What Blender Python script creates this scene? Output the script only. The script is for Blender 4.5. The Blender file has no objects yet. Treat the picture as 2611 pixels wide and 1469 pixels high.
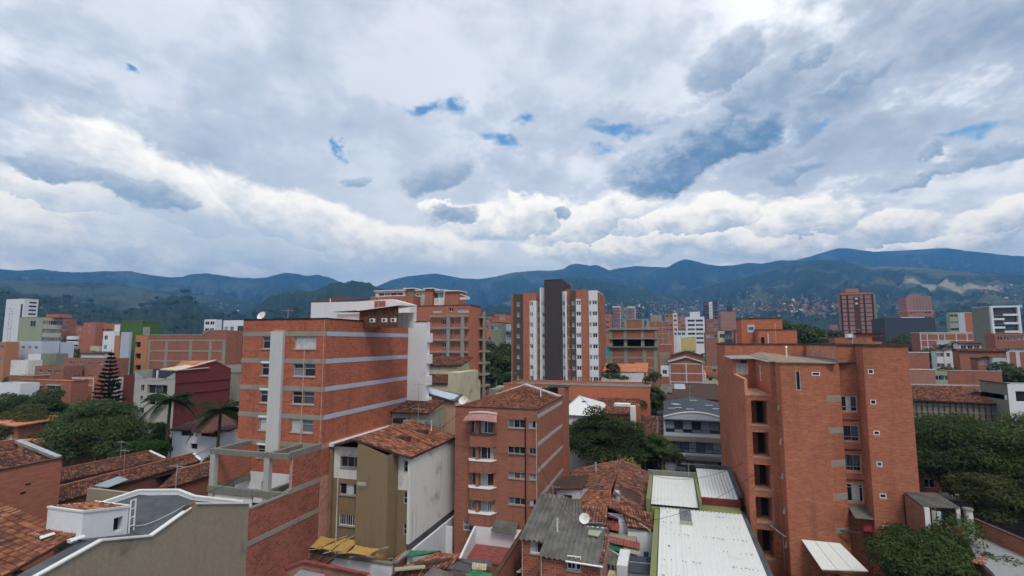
import bpy, math, random
import numpy as np
from mathutils import Vector
random.seed(7); rng = np.random.default_rng(11)
C = bpy.context.scene.collection
sc = bpy.context.scene
# ------------------------------------------------------------------ camera
# World axes follow the street grid: X along the street fronts, Y away down the block.
FP, CX, CY = 1305.0, 1305.5, 734.5          # focal length and centre in photo pixels (2611 x 1469)
YAW = math.radians(16.8); TILT = math.atan((871 - CY) / FP); H = 21.0
RX, RY = math.cos(YAW), math.sin(YAW); FX, FY = -math.sin(YAW), math.cos(YAW)
cam_d = bpy.data.cameras.new('camera'); cam = bpy.data.objects.new('camera', cam_d); C.objects.link(cam)
cam_d.sensor_width = 36; cam_d.lens = FP / 2611 * 36; cam_d.clip_start = .1; cam_d.clip_end = 60000
cam.location = (0, 0, H); cam.rotation_euler = (math.pi / 2 + TILT, 0, YAW)
sc.camera = cam
# ------------------------------------------------------------------ node shorthand
class S:
    """a socket with arithmetic, so a shader can be written as an expression"""
    def __init__(s, nt, o): s.nt = nt; s.o = o
    def _m(s, op, b=None, c=None):
        n = s.nt.nodes.new('ShaderNodeMath'); n.operation = op
        for i, v in enumerate((s, b, c)):
            if v is None: continue
            if isinstance(v, S): s.nt.links.new(v.o, n.inputs[i])
            else: n.inputs[i].default_value = v
        return S(s.nt, n.outputs[0])
    def __add__(s, b): return s._m('ADD', b)
    def __radd__(s, b): return s._m('ADD', b)
    def __sub__(s, b): return s._m('SUBTRACT', b)
    def __rsub__(s, b): return (s * -1) + b
    def __mul__(s, b): return s._m('MULTIPLY', b)
    def __rmul__(s, b): return s._m('MULTIPLY', b)
    def __truediv__(s, b): return s._m('DIVIDE', b)
    def __pow__(s, b): return s._m('POWER', b)
    def max(s, b): return s._m('MAXIMUM', b)
    def min(s, b): return s._m('MINIMUM', b)
    def f(s, op, b=None): return s._m(op, b)
    def smooth(s, a, b, lo=0.0, hi=1.0):
        n = s.nt.nodes.new('ShaderNodeMapRange'); n.interpolation_type = 'SMOOTHSTEP'
        s.nt.links.new(s.o, n.inputs[0])
        for i, v in zip((1, 2, 3, 4), (a, b, lo, hi)): n.inputs[i].default_value = v
        return S(s.nt, n.outputs[0])
def comb(nt, x, y, z=0.0):
    n = nt.nodes.new('ShaderNodeCombineXYZ')
    for i, v in enumerate((x, y, z)):
        if isinstance(v, S): nt.links.new(v.o, n.inputs[i])
        else: n.inputs[i].default_value = v
    return n.outputs[0]
def sep(nt, vec):
    n = nt.nodes.new('ShaderNodeSeparateXYZ'); nt.links.new(vec, n.inputs[0])
    return [S(nt, n.outputs[i]) for i in range(3)]
def noise(nt, vec, scale=1.0, detail=4.0, rough=.5, dist=0.0, col=False):
    n = nt.nodes.new('ShaderNodeTexNoise')
    if vec is not None: nt.links.new(vec, n.inputs['Vector'])
    n.inputs['Scale'].default_value = scale; n.inputs['Detail'].default_value = detail
    n.inputs['Roughness'].default_value = rough; n.inputs['Distortion'].default_value = dist
    return n.outputs['Color'] if col else S(nt, n.outputs['Fac'])
def mixc(nt, fac, a, b, mode='MIX'):
    n = nt.nodes.new('ShaderNodeMix'); n.data_type = 'RGBA'; n.blend_type = mode
    if isinstance(fac, S): nt.links.new(fac.o, n.inputs[0])
    else: n.inputs[0].default_value = fac
    for i, v in ((6, a), (7, b)):
        if isinstance(v, (tuple, list)): n.inputs[i].default_value = (*v, 1) if len(v) == 3 else v
        else: nt.links.new(v, n.inputs[i])
    return n.outputs[2]
# ------------------------------------------------------------------ light
SUN_EL, SUN_AZ = math.radians(58), math.radians(150)     # azimuth clockwise from +Y: behind the camera, to its right
sund = bpy.data.lights.new('sun', 'SUN'); sund.energy = 1.5; sund.angle = math.radians(18); sund.color = (1, .95, .88)
sun = bpy.data.objects.new('sun', sund); C.objects.link(sun); sun.location = (0, 0, 60)
sv = Vector((math.sin(SUN_AZ) * math.cos(SUN_EL), math.cos(SUN_AZ) * math.cos(SUN_EL), math.sin(SUN_EL)))
sun.rotation_euler = sv.to_track_quat('Z', 'Y').to_euler()
sc.view_settings.view_transform = 'Standard'; sc.view_settings.look = 'None'
sc.view_settings.gamma = 1; sc.view_settings.exposure = 0.68; sc.view_settings.use_curve_mapping = False
sc.cycles.max_bounces = 5; sc.cycles.diffuse_bounces = 2; sc.cycles.glossy_bounces = 2
sc.cycles.transmission_bounces = 3; sc.cycles.transparent_max_bounces = 6; sc.cycles.volume_bounces = 0
sc.cycles.use_denoising = True; sc.cycles.use_adaptive_sampling = True; sc.cycles.adaptive_threshold = .025; sc.cycles.adaptive_min_samples = 24; sc.cycles.caustics_reflective = False; sc.cycles.caustics_refractive = False

def ray(px, py):
    a = (px - CX) / FP; b = -(py - CY) / FP
    f = math.cos(TILT) - b * math.sin(TILT); z = math.sin(TILT) + b * math.cos(TILT)
    return Vector((a * RX + f * FX, a * RY + f * FY, z))
def azel(px, py):
    d = ray(px, py).normalized()
    return math.atan2(d.x * RX + d.y * RY, d.x * FX + d.y * FY), math.asin(d.z)
def hy(px, py, y): d = ray(px, py); return Vector((0, 0, H)) + d * (y / d.y)
def hx(px, py, x): d = ray(px, py); return Vector((0, 0, H)) + d * (x / d.x)
def hz(px, py, z): d = ray(px, py); return Vector((0, 0, H)) + d * ((z - H) / d.z)
def hd(px, py, D): d = ray(px, py); return Vector((0, 0, H)) + d * (D / (d.x * FX + d.y * FY))
def proj(p):
    z = p[2] - H; a = p[0] * RX + p[1] * RY; f = p[0] * FX + p[1] * FY
    fz = f * math.cos(TILT) + z * math.sin(TILT); up = -f * math.sin(TILT) + z * math.cos(TILT)
    return CX + FP * a / fz, CY - FP * up / fz
# ------------------------------------------------------------------ sky: broken cloud over a Nishita sky
world = bpy.data.worlds.new('World'); sc.world = world; world.use_nodes = True
def build_sky():
    nt = world.node_tree; nt.nodes.clear()
    out = nt.nodes.new('ShaderNodeOutputWorld'); bg = nt.nodes.new('ShaderNodeBackground')
    nt.links.new(bg.outputs[0], out.inputs[0])
    tc = nt.nodes.new('ShaderNodeTexCoord')
    nish = nt.nodes.new('ShaderNodeTexSky'); nish.sky_type = 'NISHITA'; nish.sun_disc = False
    nish.sun_elevation = SUN_EL; nish.sun_rotation = SUN_AZ; nish.air_density = 1.0; nish.dust_density = .3; nish.ozone_density = 3
    nt.links.new(tc.outputs['Generated'], nish.inputs[0])
    x, y, z = sep(nt, tc.outputs['Generated'])
    r = x * RX + y * RY; f = x * FX + y * FY
    az = r.f('ARCTAN2', f); el = z.f('ARCSINE')
    zc = z.max(0.0) + .30
    u = r / zc; v = f / zc
    def P(*a): return azel(a[0] * 2611 / 2576, a[1] * 1469 / 1449)
    ang = comb(nt, az, el * 1.5, 0.0)
    wn = nt.nodes.new('ShaderNodeVectorMath'); wn.operation = 'SUBTRACT'
    nt.links.new(noise(nt, ang, 9.0, 7.0, .64, col=True), wn.inputs[0]); wn.inputs[1].default_value = (.5, .5, .5)
    wm = nt.nodes.new('ShaderNodeVectorMath'); wm.operation = 'MULTIPLY'
    nt.links.new(wn.outputs[0], wm.inputs[0]); wm.inputs[1].default_value = (.13, .10, 0)
    wa = nt.nodes.new('ShaderNodeVectorMath'); wa.operation = 'ADD'
    nt.links.new(wm.outputs[0], wa.inputs[0]); nt.links.new(comb(nt, az, el), wa.inputs[1])
    W = wa.outputs[0]                                   # warped (azimuth, elevation)
    puff = noise(nt, ang, 21.0, 8.0, .68)
    sh = comb(nt, u * 1.0, v * .85, .7)
    n1 = noise(nt, sh, 1.75, 10.0, .58)
    n2 = noise(nt, comb(nt, u * 1.1 + 9.0, v * .95, 4.2), 5.2, 7.0, .64)
    n3 = noise(nt, comb(nt, u * .9 + 3.0, v * .7, 8.8), .9, 2.0, .5)
    # cloud sheet: streets of altocumulus running away from the viewer
    tone = n1 * .58 + n2 * .50 + n3 * .5 - .29
    sheet = mixc(nt, tone.smooth(.28, .62), (.225, .268, .335), (.66, .685, .725))
    sheet = mixc(nt, (n2 * 1.0 + n1 * .8 - .40).smooth(.47, .66, 0, .75), sheet, (.86, .87, .885))
    sheet = mixc(nt, n3.smooth(.42, .60, 0, .45), sheet, (.27, .315, .395))
    sheet = mixc(nt, el.smooth(.16, .42, .55, 0.0), sheet, (.62, .665, .73))
    # openings to the blue
    blue = mixc(nt, 1.0, nish.outputs[0], (.066, .102, .112), 'MULTIPLY')
    pp = (puff - .5)
    def blobs(lst):
        """largest of several soft ellipses and the height inside the one that wins"""
        G = Yw = None
        for px, py, rx, ry, rot in lst:
            a0, e0 = P(px, py); k = 1 / math.hypot(1287, px - 1288)
            m = nt.nodes.new('ShaderNodeMapping'); m.vector_type = 'TEXTURE'; nt.links.new(W, m.inputs[0])
            m.inputs[1].default_value = (a0, e0, 0); m.inputs[2].default_value = (0, 0, rot); m.inputs[3].default_value = (rx * k, ry * k, 1)
            ln = nt.nodes.new('ShaderNodeVectorMath'); ln.operation = 'LENGTH'; nt.links.new(m.outputs[0], ln.inputs[0])
            g = 1.0 - S(nt, ln.outputs['Value']); Y = sep(nt, m.outputs[0])[1]
            if G is None: G, Yw = g, Y
            else:
                w = g.f('GREATER_THAN', G); Yw = Yw + (Y - Yw) * w; G = G.max(g)
        return G, Yw
    G, _ = blobs([(1065, 275, 80, 22, .12), (1142, 272, 44, 28, .3), (1265, 352, 84, 26, -.35), (1320, 305, 70, 18, .05), (1565, 318, 150, 26, -.05),
                  (1510, 370, 60, 24, .1), (2450, 342, 140, 30, .16), (2040, 325, 80, 15, .1), (1940, 335, 26, 18, 0), (848, 380, 18, 30, .3),
                  (262, 372, 46, 16, 0), (303, 180, 28, 14, 0), (1600, 395, 50, 18, 0)])
    col = mixc(nt, (G + (n2 - .5) * 1.7 + (n1 - .5) * .8 + pp * 1.5).smooth(.08, .95, 0, .97), sheet, blue)
    def layer(col, lst, amp, bright, dark, base, lo, hi, edge, op=1.0):
        g, Y = blobs(lst)
        a = (g + pp * amp).smooth(edge[0], edge[1], 0, op)
        lit = (pp * 2.3 + Y * base + (1.0 - g) * .25).smooth(lo, hi)
        return mixc(nt, a, col, mixc(nt, lit, dark, bright))
    cream = (.93, .905, .85)
    col = layer(col, [(430, 470, 330, 92, -.35), (760, 560, 330, 85, -.32), (60, 600, 300, 150, 0), (330, 610, 430, 95, -.1), (1000, 610, 300, 70, -.1),
                      (150, 500, 160, 60, 0), (640, 640, 420, 60, -.02)], .6, cream, (.42, .47, .53), .62, -.8, .9, (.0, .30))
    col = layer(col, [(1300, 555, 200, 56, .05), (1480, 560, 190, 66, .25), (1700, 560, 260, 60, .05), (1560, 620, 300, 45, 0), (1990, 560, 150, 66, .1),
                      (2250, 560, 120, 50, .1), (2520, 560, 140, 60, .2), (1900, 610, 220, 46, 0), (2350, 610, 300, 30, .05), (1130, 530, 80, 34, 0)],
                .7, cream, (.36, .415, .48), .85, -.7, .8, (.0, .26))
    # grey veils low on the left, under the bank
    g, _ = blobs([(560, 590, 420, 80, -.12), (880, 665, 420, 42, 0)])
    col = mixc(nt, g.smooth(-.1, .75, 0, .72), col, (.40, .475, .57))
    # loose dark scud in front
    sc_, sl_ = (.02, .36), (.47, .53, .60)
    col = layer(col, [(1690, 405, 185, 80, .20), (1790, 345, 175, 92, .40), (1880, 320, 90, 70, .2)], .8, (.46, .51, .57), (.09, .155, .255), .95, -.55, 1.0, sc_, .97)
    col = layer(col, [(1820, 165, 110, 70, .35), (1890, 235, 70, 56, -.2), (2020, 300, 40, 66, -.1), (2150, 205, 110, 24, .3), (2030, 150, 70, 30, .3),
                      (1095, 440, 115, 40, .30), (892, 458, 44, 24, .15), (1415, 535, 34, 20, 0), (345, 470, 155, 44, -.12), (110, 422, 110, 36, 0), (430, 490, 80, 26, -.1),
                      (2000, 432, 90, 26, .15), (2460, 405, 130, 36, .18), (2330, 452, 80, 20, .12), (2330, 395, 46, 18, .1), (1140, 530, 60, 26, .1)],
                .8, (.44, .49, .55), (.20, .255, .335), .75, -.55, .95, sc_, .9)
    # below the horizon: dull haze colour
    col = mixc(nt, el.smooth(-.12, .0), (.20, .22, .25), col)
    # the low sky is seen through kilometres of haze, which dims and blues it; it is brighter and warmer beyond
    gain = mixc(nt, el.smooth(.07, .40), (1.84, 1.63, 1.27), (1.15, 1.11, 1.045))
    col = mixc(nt, 1.0, col, gain, 'MULTIPLY')
    nt.links.new(col, bg.inputs[0]); bg.inputs[1].default_value = 1.0
build_sky()
world.cycles.sampling_method = 'MANUAL'; world.cycles.sample_map_resolution = 512
# ------------------------------------------------------------------ materials
MATS = {}
def newmat(name):
    m = bpy.data.materials.new(name); m.use_nodes = True; nt = m.node_tree
    b = nt.nodes['Principled BSDF']; b.inputs['Specular IOR Level'].default_value = .25
    MATS[name] = m
    return m, nt, b
def wallco(nt):
    g = nt.nodes.new('ShaderNodeNewGeometry'); x, y, z = sep(nt, g.outputs['Position'])
    return g, x, y, z
def bump(nt, b, h, strength=.4, dist=.02):
    n = nt.nodes.new('ShaderNodeBump'); n.inputs['Strength'].default_value = strength; n.inputs['Distance'].default_value = dist
    nt.links.new(h.o if isinstance(h, S) else h, n.inputs['Height']); nt.links.new(n.outputs[0], b.inputs['Normal'])
def plaster(name, col, stain=(.12, .11, .09), amt=.5, rough=.85, streak=.5, mottled=.12):
    """painted render: blotches, rain streaks and grime with shapes of their own"""
    m, nt, b = newmat(name); g, x, y, z = wallco(nt)
    n1 = noise(nt, g.outputs['Position'], .45, 6, .62)
    st = noise(nt, comb(nt, x * 1.6, y * 1.6, z * .13), 1.3, 5, .65)
    n2 = noise(nt, g.outputs['Position'], 5.0, 4, .6)
    c = mixc(nt, n2.smooth(.3, .7, 0, mottled * 2), col, tuple(v * .8 for v in col))
    c = mixc(nt, st.smooth(.50, .78, 0, amt * streak * 1.4), c, stain)
    c = mixc(nt, n1.smooth(.56, .74, 0, amt), c, stain)
    nt.links.new(c, b.inputs['Base Color']); b.inputs['Roughness'].default_value = rough
    bump(nt, b, n2, .25, .02)
    return m
def brickmat(name, c1, c2, mortar, bw=.25, bh=.085, ms=.012, grime=.35, dark=(.06, .035, .025)):
    m, nt, b = newmat(name); g, x, y, z = wallco(nt)
    t = nt.nodes.new('ShaderNodeTexBrick'); nt.links.new(comb(nt, x + y, z), t.inputs['Vector'])
    for k, v in (('Color1', (*c1, 1)), ('Color2', (*c2, 1)), ('Mortar', (*mortar, 1)), ('Scale', 1.0), ('Mortar Size', ms), ('Brick Width', bw), ('Row Height', bh), ('Bias', 0.0)):
        t.inputs[k].default_value = v
    n1 = noise(nt, g.outputs['Position'], .35, 6, .65); st = noise(nt, comb(nt, x * 1.2, y * 1.2, z * .12), 1.1, 4, .65)
    n3 = noise(nt, comb(nt, (x + y) * .6, z * 3.0), 2.0, 4, .6)
    c = mixc(nt, n3.smooth(.35, .7, 0, .5), t.outputs['Color'], tuple(v * .62 for v in c1))
    c = mixc(nt, st.smooth(.52, .8, 0, grime), c, dark)
    c = mixc(nt, n1.smooth(.55, .78, 0, grime), c, dark)
    nt.links.new(c, b.inputs['Base Color']); b.inputs['Roughness'].default_value = .9
    bump(nt, b, S(nt, t.outputs['Fac']) * -1.0 + n3 * .4, .5, .015)
    return m
def plain(name, col, rough=.6, metal=0.0, var=.15, scale=2.0):
    m, nt, b = newmat(name); g, x, y, z = wallco(nt)
    n = noise(nt, g.outputs['Position'], scale, 4, .6)
    c = mixc(nt, n.smooth(.3, .7), tuple(v * (1 - var) for v in col), tuple(min(1, v * (1 + var)) for v in col))
    nt.links.new(c, b.inputs['Base Color']); b.inputs['Roughness'].default_value = rough; b.inputs['Metallic'].default_value = metal
    return m
def piecemat(name, ramp, rough=.9, grime=.4, gscale=.4, dark=(.05, .035, .03), streak=None):
    """clay pieces: every piece picks its own tone from the ramp; soot and lichen in patches over them"""
    m, nt, b = newmat(name); g, x, y, z = wallco(nt)
    oi = nt.nodes.new('ShaderNodeObjectInfo')
    rnd = (S(nt, g.outputs['Random Per Island']) + S(nt, oi.outputs['Random']) * 7.31).f('FRACT')
    cr = nt.nodes.new('ShaderNodeValToRGB'); nt.links.new(rnd.o, cr.inputs[0])
    while len(cr.color_ramp.elements) < len(ramp): cr.color_ramp.elements.new(.5)
    for e, (p, c) in zip(cr.color_ramp.elements, ramp): e.position = p; e.color = (*c, 1)
    n1 = noise(nt, g.outputs['Position'], gscale, 6, .68); n2 = noise(nt, g.outputs['Position'], 14.0, 3, .6)
    c = cr.outputs[0]
    if streak:
        n4 = noise(nt, comb(nt, (x + y) * .35, z * 2.2), 1.0, 5, .7); n5 = noise(nt, comb(nt, (x + y) * .9, z * .10), 1.0, 4, .6)
        c = mixc(nt, n4.smooth(.52, .72, 0, .65), c, streak); c = mixc(nt, n5.smooth(.52, .74, 0, .6), c, dark)
    c = mixc(nt, n2.smooth(.35, .75, 0, .35), c, dark)
    c = mixc(nt, n1.smooth(.47, .70, 0, grime), c, dark)
    nt.links.new(c, b.inputs['Base Color']); b.inputs['Roughness'].default_value = rough
    return m
def glassmat(name, col, rough=.08):
    m, nt, b = newmat(name); oi = nt.nodes.new('ShaderNodeObjectInfo')
    r = S(nt, oi.outputs['Random'])
    c = mixc(nt, r, tuple(v * .5 for v in col), tuple(min(1, v * 1.6) for v in col))
    nt.links.new(c, b.inputs['Base Color']); b.inputs['Roughness'].default_value = rough; b.inputs['Specular IOR Level'].default_value = .5
    return m
def leafmat(name, a, bcol, dry=None):
    m, nt, b = newmat(name); g, x, y, z = wallco(nt)
    oi = nt.nodes.new('ShaderNodeObjectInfo')
    n1 = noise(nt, g.outputs['Position'], .55, 3, .6)
    r = (S(nt, g.outputs['Random Per Island']) * .6 + n1 * .9 - .25)
    c = mixc(nt, r.smooth(.1, .9), a, bcol)
    if dry: c = mixc(nt, n1.smooth(.54, .68, 0, .7), c, dry)
    c = mixc(nt, S(nt, oi.outputs['Random']) * .35, c, tuple(v * .55 for v in a))
    nt.links.new(c, b.inputs['Base Color']); b.inputs['Roughness'].default_value = .75
    b.inputs['Specular IOR Level'].default_value = .12
    tr = nt.nodes.new('ShaderNodeBsdfTranslucent'); nt.links.new(c, tr.inputs[0])
    mx = nt.nodes.new('ShaderNodeMixShader'); mx.inputs[0].default_value = .38
    nt.links.new(b.outputs[0], mx.inputs[1]); nt.links.new(tr.outputs[0], mx.inputs[2]); nt.links.new(mx.outputs[0], nt.nodes['Material Output'].inputs[0])
    return m
# ------------------------------------------------------------------ mesh shorthand
ORG = {}
class MB:
    def __init__(s): s.v = []; s.f = []; s.m = []
    def add(s, vs, fs, mi=0):
        o = len(s.v); s.v.extend(tuple(v) for v in vs); s.f.extend(tuple(i + o for i in f) for f in fs); s.m.extend([mi] * len(fs)); return s
    def quad(s, *p, mi=0): return s.add(p, [tuple(range(len(p)))], mi)
    def box(s, x0, x1, y0, y1, z0, z1, mi=0):
        return s.add([(x0, y0, z0), (x1, y0, z0), (x1, y1, z0), (x0, y1, z0), (x0, y0, z1), (x1, y0, z1), (x1, y1, z1), (x0, y1, z1)],
                     [(3, 2, 1, 0), (4, 5, 6, 7), (0, 1, 5, 4), (1, 2, 6, 5), (2, 3, 7, 6), (3, 0, 4, 7)], mi)
    def slab(s, pts, t, mi=0):
        """a thick sheet: polygon pts (top face, counter-clockwise from above), t down"""
        n = len(pts); top = [Vector(p) for p in pts]; bot = [p - Vector((0, 0, t)) for p in top]
        return s.add(top + bot, [tuple(range(n)), tuple(range(2 * n - 1, n - 1, -1))] + [(i, n + i, n + (i + 1) % n, (i + 1) % n) for i in range(n)], mi)
    def prism(s, pts, z0, z1, mi=0):
        n = len(pts)
        return s.add([(p[0], p[1], z0) for p in pts] + [(p[0], p[1], z1) for p in pts],
                     [tuple(range(n - 1, -1, -1)), tuple(range(n, 2 * n))] + [(i, (i + 1) % n, n + (i + 1) % n, n + i) for i in range(n)], mi)
    def bar(s, a, b, r, n=6, r2=None, mi=0):
        a, b = Vector(a), Vector(b); d = (b - a).normalized()
        u = d.orthogonal().normalized(); w = d.cross(u); r2 = r if r2 is None else r2
        ring = lambda c, q: [c + (u * math.cos(2 * math.pi * i / n) + w * math.sin(2 * math.pi * i / n)) * q for i in range(n)]
        return s.add(ring(a, r) + ring(b, r2), [(i, (i + 1) % n, n + (i + 1) % n, n + i) for i in range(n)] + [tuple(range(n - 1, -1, -1)), tuple(range(n, 2 * n))], mi)
    def beam(s, a, b, w, h, mi=0):
        """square beam from a to b (top centre line)"""
        a, b = Vector(a), Vector(b); d = (b - a); d.z = 0; d.normalize(); n = Vector((-d.y, d.x, 0)) * (w / 2); dn = Vector((0, 0, h))
        v = [a - n, a + n, b + n, b - n]
        return s.add([p - dn for p in v] + v, [(0, 1, 2, 3), (7, 6, 5, 4), (0, 4, 5, 1), (1, 5, 6, 2), (2, 6, 7, 3), (3, 7, 4, 0)], mi)
    def mesh(s, name, mats, org=(0, 0, 0), smooth=False):
        me = bpy.data.meshes.new(name); o = Vector(org)
        me.from_pydata([tuple(Vector(v) - o) for v in s.v], [], s.f)
        for m in (mats if isinstance(mats, (list, tuple)) else [mats]): me.materials.append(m if not isinstance(m, str) else MATS[m])
        if any(s.m): me.polygons.foreach_set('material_index', s.m)
        if smooth: me.polygons.foreach_set('use_smooth', [True] * len(me.polygons))
        me.update(); return me
    def build(s, name, mats, parent=None, smooth=False, kind=None):
        org = ORG[parent.name] if parent else (0, 0, 0)
        o = bpy.data.objects.new(name, s.mesh(name, mats, org, smooth)); C.objects.link(o)
        if parent: o.parent = parent
        ORG[o.name] = org
        if kind: o['kind'] = kind
        return o
def thing(name, label, cat, loc, group=None):
    o = bpy.data.objects.new(name, None); C.objects.link(o); o.location = loc; o.empty_display_size = .5
    o['label'] = label; o['category'] = cat
    if group: o['group'] = group
    ORG[o.name] = tuple(loc); return o
def put(name, me, parent, loc, rot=(0, 0, 0)):
    """one more piece sharing mesh data, at a world position"""
    o = bpy.data.objects.new(name, me); C.objects.link(o); o.parent = parent; org = ORG[parent.name]
    o.location = Vector(loc) - Vector(org); o.rotation_euler = rot; ORG[o.name] = tuple(loc); return o
def struct(o): o['kind'] = 'structure'; return o
# ------------------------------------------------------------------ walls with openings
def fp(face, plane, a, z, d=0.0):
    """point on a facade: a along it, z up, d outwards"""
    if face == 's': return (a, plane - d, z)
    if face == 'n': return (a, plane + d, z)
    if face == 'e': return (plane + d, a, z)
    return (plane - d, a, z)
def fbox(mb, face, plane, a0, a1, z0, z1, d0, d1, mi=0):
    p, q = fp(face, plane, a0, z0, d0), fp(face, plane, a1, z1, d1)
    return mb.box(min(p[0], q[0]), max(p[0], q[0]), min(p[1], q[1]), max(p[1], q[1]), z0, z1, mi)
def flip(face): return face in ('w', 'n')
def facade(mb, face, plane, a0, a1, z0, z1, holes=(), depth=.22, mi=0):
    holes = [(max(a0, h[0]), min(a1, h[1]), max(z0, h[2]), min(z1, h[3])) for h in holes]
    holes = [h for h in holes if h[1] > h[0] + .02 and h[3] > h[2] + .02]
    A = sorted({a0, a1, *[h[0] for h in holes], *[h[1] for h in holes]}); Z = sorted({z0, z1, *[h[2] for h in holes], *[h[3] for h in holes]})
    def q(p):
        mb.quad(*(p[::-1] if flip(face) else p), mi=mi)
    for i in range(len(A) - 1):
        run = None
        for k in range(len(Z) - 1):
            ca, cz = (A[i] + A[i + 1]) / 2, (Z[k] + Z[k + 1]) / 2
            solid = not any(h[0] < ca < h[1] and h[2] < cz < h[3] for h in holes)
            if solid and run is None: run = Z[k]
            if run is not None and (not solid or k == len(Z) - 2):
                top = Z[k] if not solid else Z[k + 1]
                q([fp(face, plane, A[i], run), fp(face, plane, A[i + 1], run), fp(face, plane, A[i + 1], top), fp(face, plane, A[i], top)]); run = None
    for h in holes:
        a, b, c, d = h; o = fp; D = -depth
        q([o(face, plane, a, c), o(face, plane, b, c), o(face, plane, b, c, D), o(face, plane, a, c, D)][::-1])
        q([o(face, plane, a, d), o(face, plane, b, d), o(face, plane, b, d, D), o(face, plane, a, d, D)])
        q([o(face, plane, a, c), o(face, plane, a, d), o(face, plane, a, d, D), o(face, plane, a, c, D)])
        q([o(face, plane, b, c), o(face, plane, b, d), o(face, plane, b, d, D), o(face, plane, b, c, D)][::-1])
    return mb
def window(root, face, plane, r, cols=2, rows=1, glass='glass', frame='alu', ft=.06, depth=.16, sill=None, curtain=None, split=None, bars=0, bmat='white_paint'):
    """a window in an opening: frame with mullions, a pane behind each light, optional sill, curtain and bars"""
    a0, a1, z0, z1 = r; mb = MB(); D = -depth
    for a, b, c, d in ((a0, a1, z0, z0 + ft), (a0, a1, z1 - ft, z1), (a0, a0 + ft, z0 + ft, z1 - ft), (a1 - ft, a1, z0 + ft, z1 - ft)):
        fbox(mb, face, plane, a, b, c, d, D - .05, D + .05)
    zz = split if split else [z0 + (z1 - z0) * k / rows for k in range(1, rows)]
    for z in zz: fbox(mb, face, plane, a0 + ft, a1 - ft, z - ft * .4, z + ft * .4, D - .04, D + .04)
    for k in range(1, cols):
        a = a0 + (a1 - a0) * k / cols; fbox(mb, face, plane, a - ft * .4, a + ft * .4, z0 + ft, z1 - ft, D - .045, D + .045)
    w = mb.build('window', frame, root)
    zl = [z0 + ft] + list(zz) + [z1 - ft]
    for i in range(cols):
        for k in range(len(zl) - 1):
            p = MB(); b0 = a0 + ft + (a1 - a0 - 2 * ft) * i / cols; b1 = a0 + ft + (a1 - a0 - 2 * ft) * (i + 1) / cols
            gm = glass if isinstance(glass, str) else glass[(i + k * cols) % len(glass)]
            fbox(p, face, plane, b0, b1, zl[k], zl[k + 1], D - .025, D - .01); p.build('pane', gm, w)
    if curtain:
        p = MB(); n = 14; a_, b_, m_ = curtain
        for i in range(n):
            t0 = a0 + (a1 - a0) * (a_ + (b_ - a_) * i / n); t1 = a0 + (a1 - a0) * (a_ + (b_ - a_) * (i + 1) / n)
            p.quad(fp(face, plane, t0, z0 + ft, D + .012 + .012 * (i % 2)), fp(face, plane, t1, z0 + ft, D + .012 + .012 * ((i + 1) % 2)),
                   fp(face, plane, t1, z1 - ft, D + .012 + .012 * ((i + 1) % 2)), fp(face, plane, t0, z1 - ft, D + .012 + .012 * (i % 2)))
        p.build('curtain', m_, w)
    if sill:
        p = MB(); fbox(p, face, plane, a0 - .06, a1 + .06, z0 - .09, z0 - .002, -depth + .06, .09); p.build('sill', sill, w)
    for i in range(bars):
        p = MB(); a = a0 + (a1 - a0) * (i + .5) / bars; fbox(p, face, plane, a - .012, a + .012, z0, z1, .02, .045); p.build('bar', bmat, w)
    return w
def rpx(face, plane, x0, y0, x1, y1):
    """facade rectangle from photo pixels"""
    h = hy if face in 'sn' else hx; i = 0 if face in 'sn' else 1
    p = [h(x, y, plane) for x, y in ((x0, y0), (x1, y0), (x0, y1), (x1, y1))]
    a = sorted([(p[0][i] + p[2][i]) / 2, (p[1][i] + p[3][i]) / 2])
    return a[0], a[1], (p[2].z + p[3].z) / 2, (p[0].z + p[1].z) / 2
CAM = Vector((0, 0, H))
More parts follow.
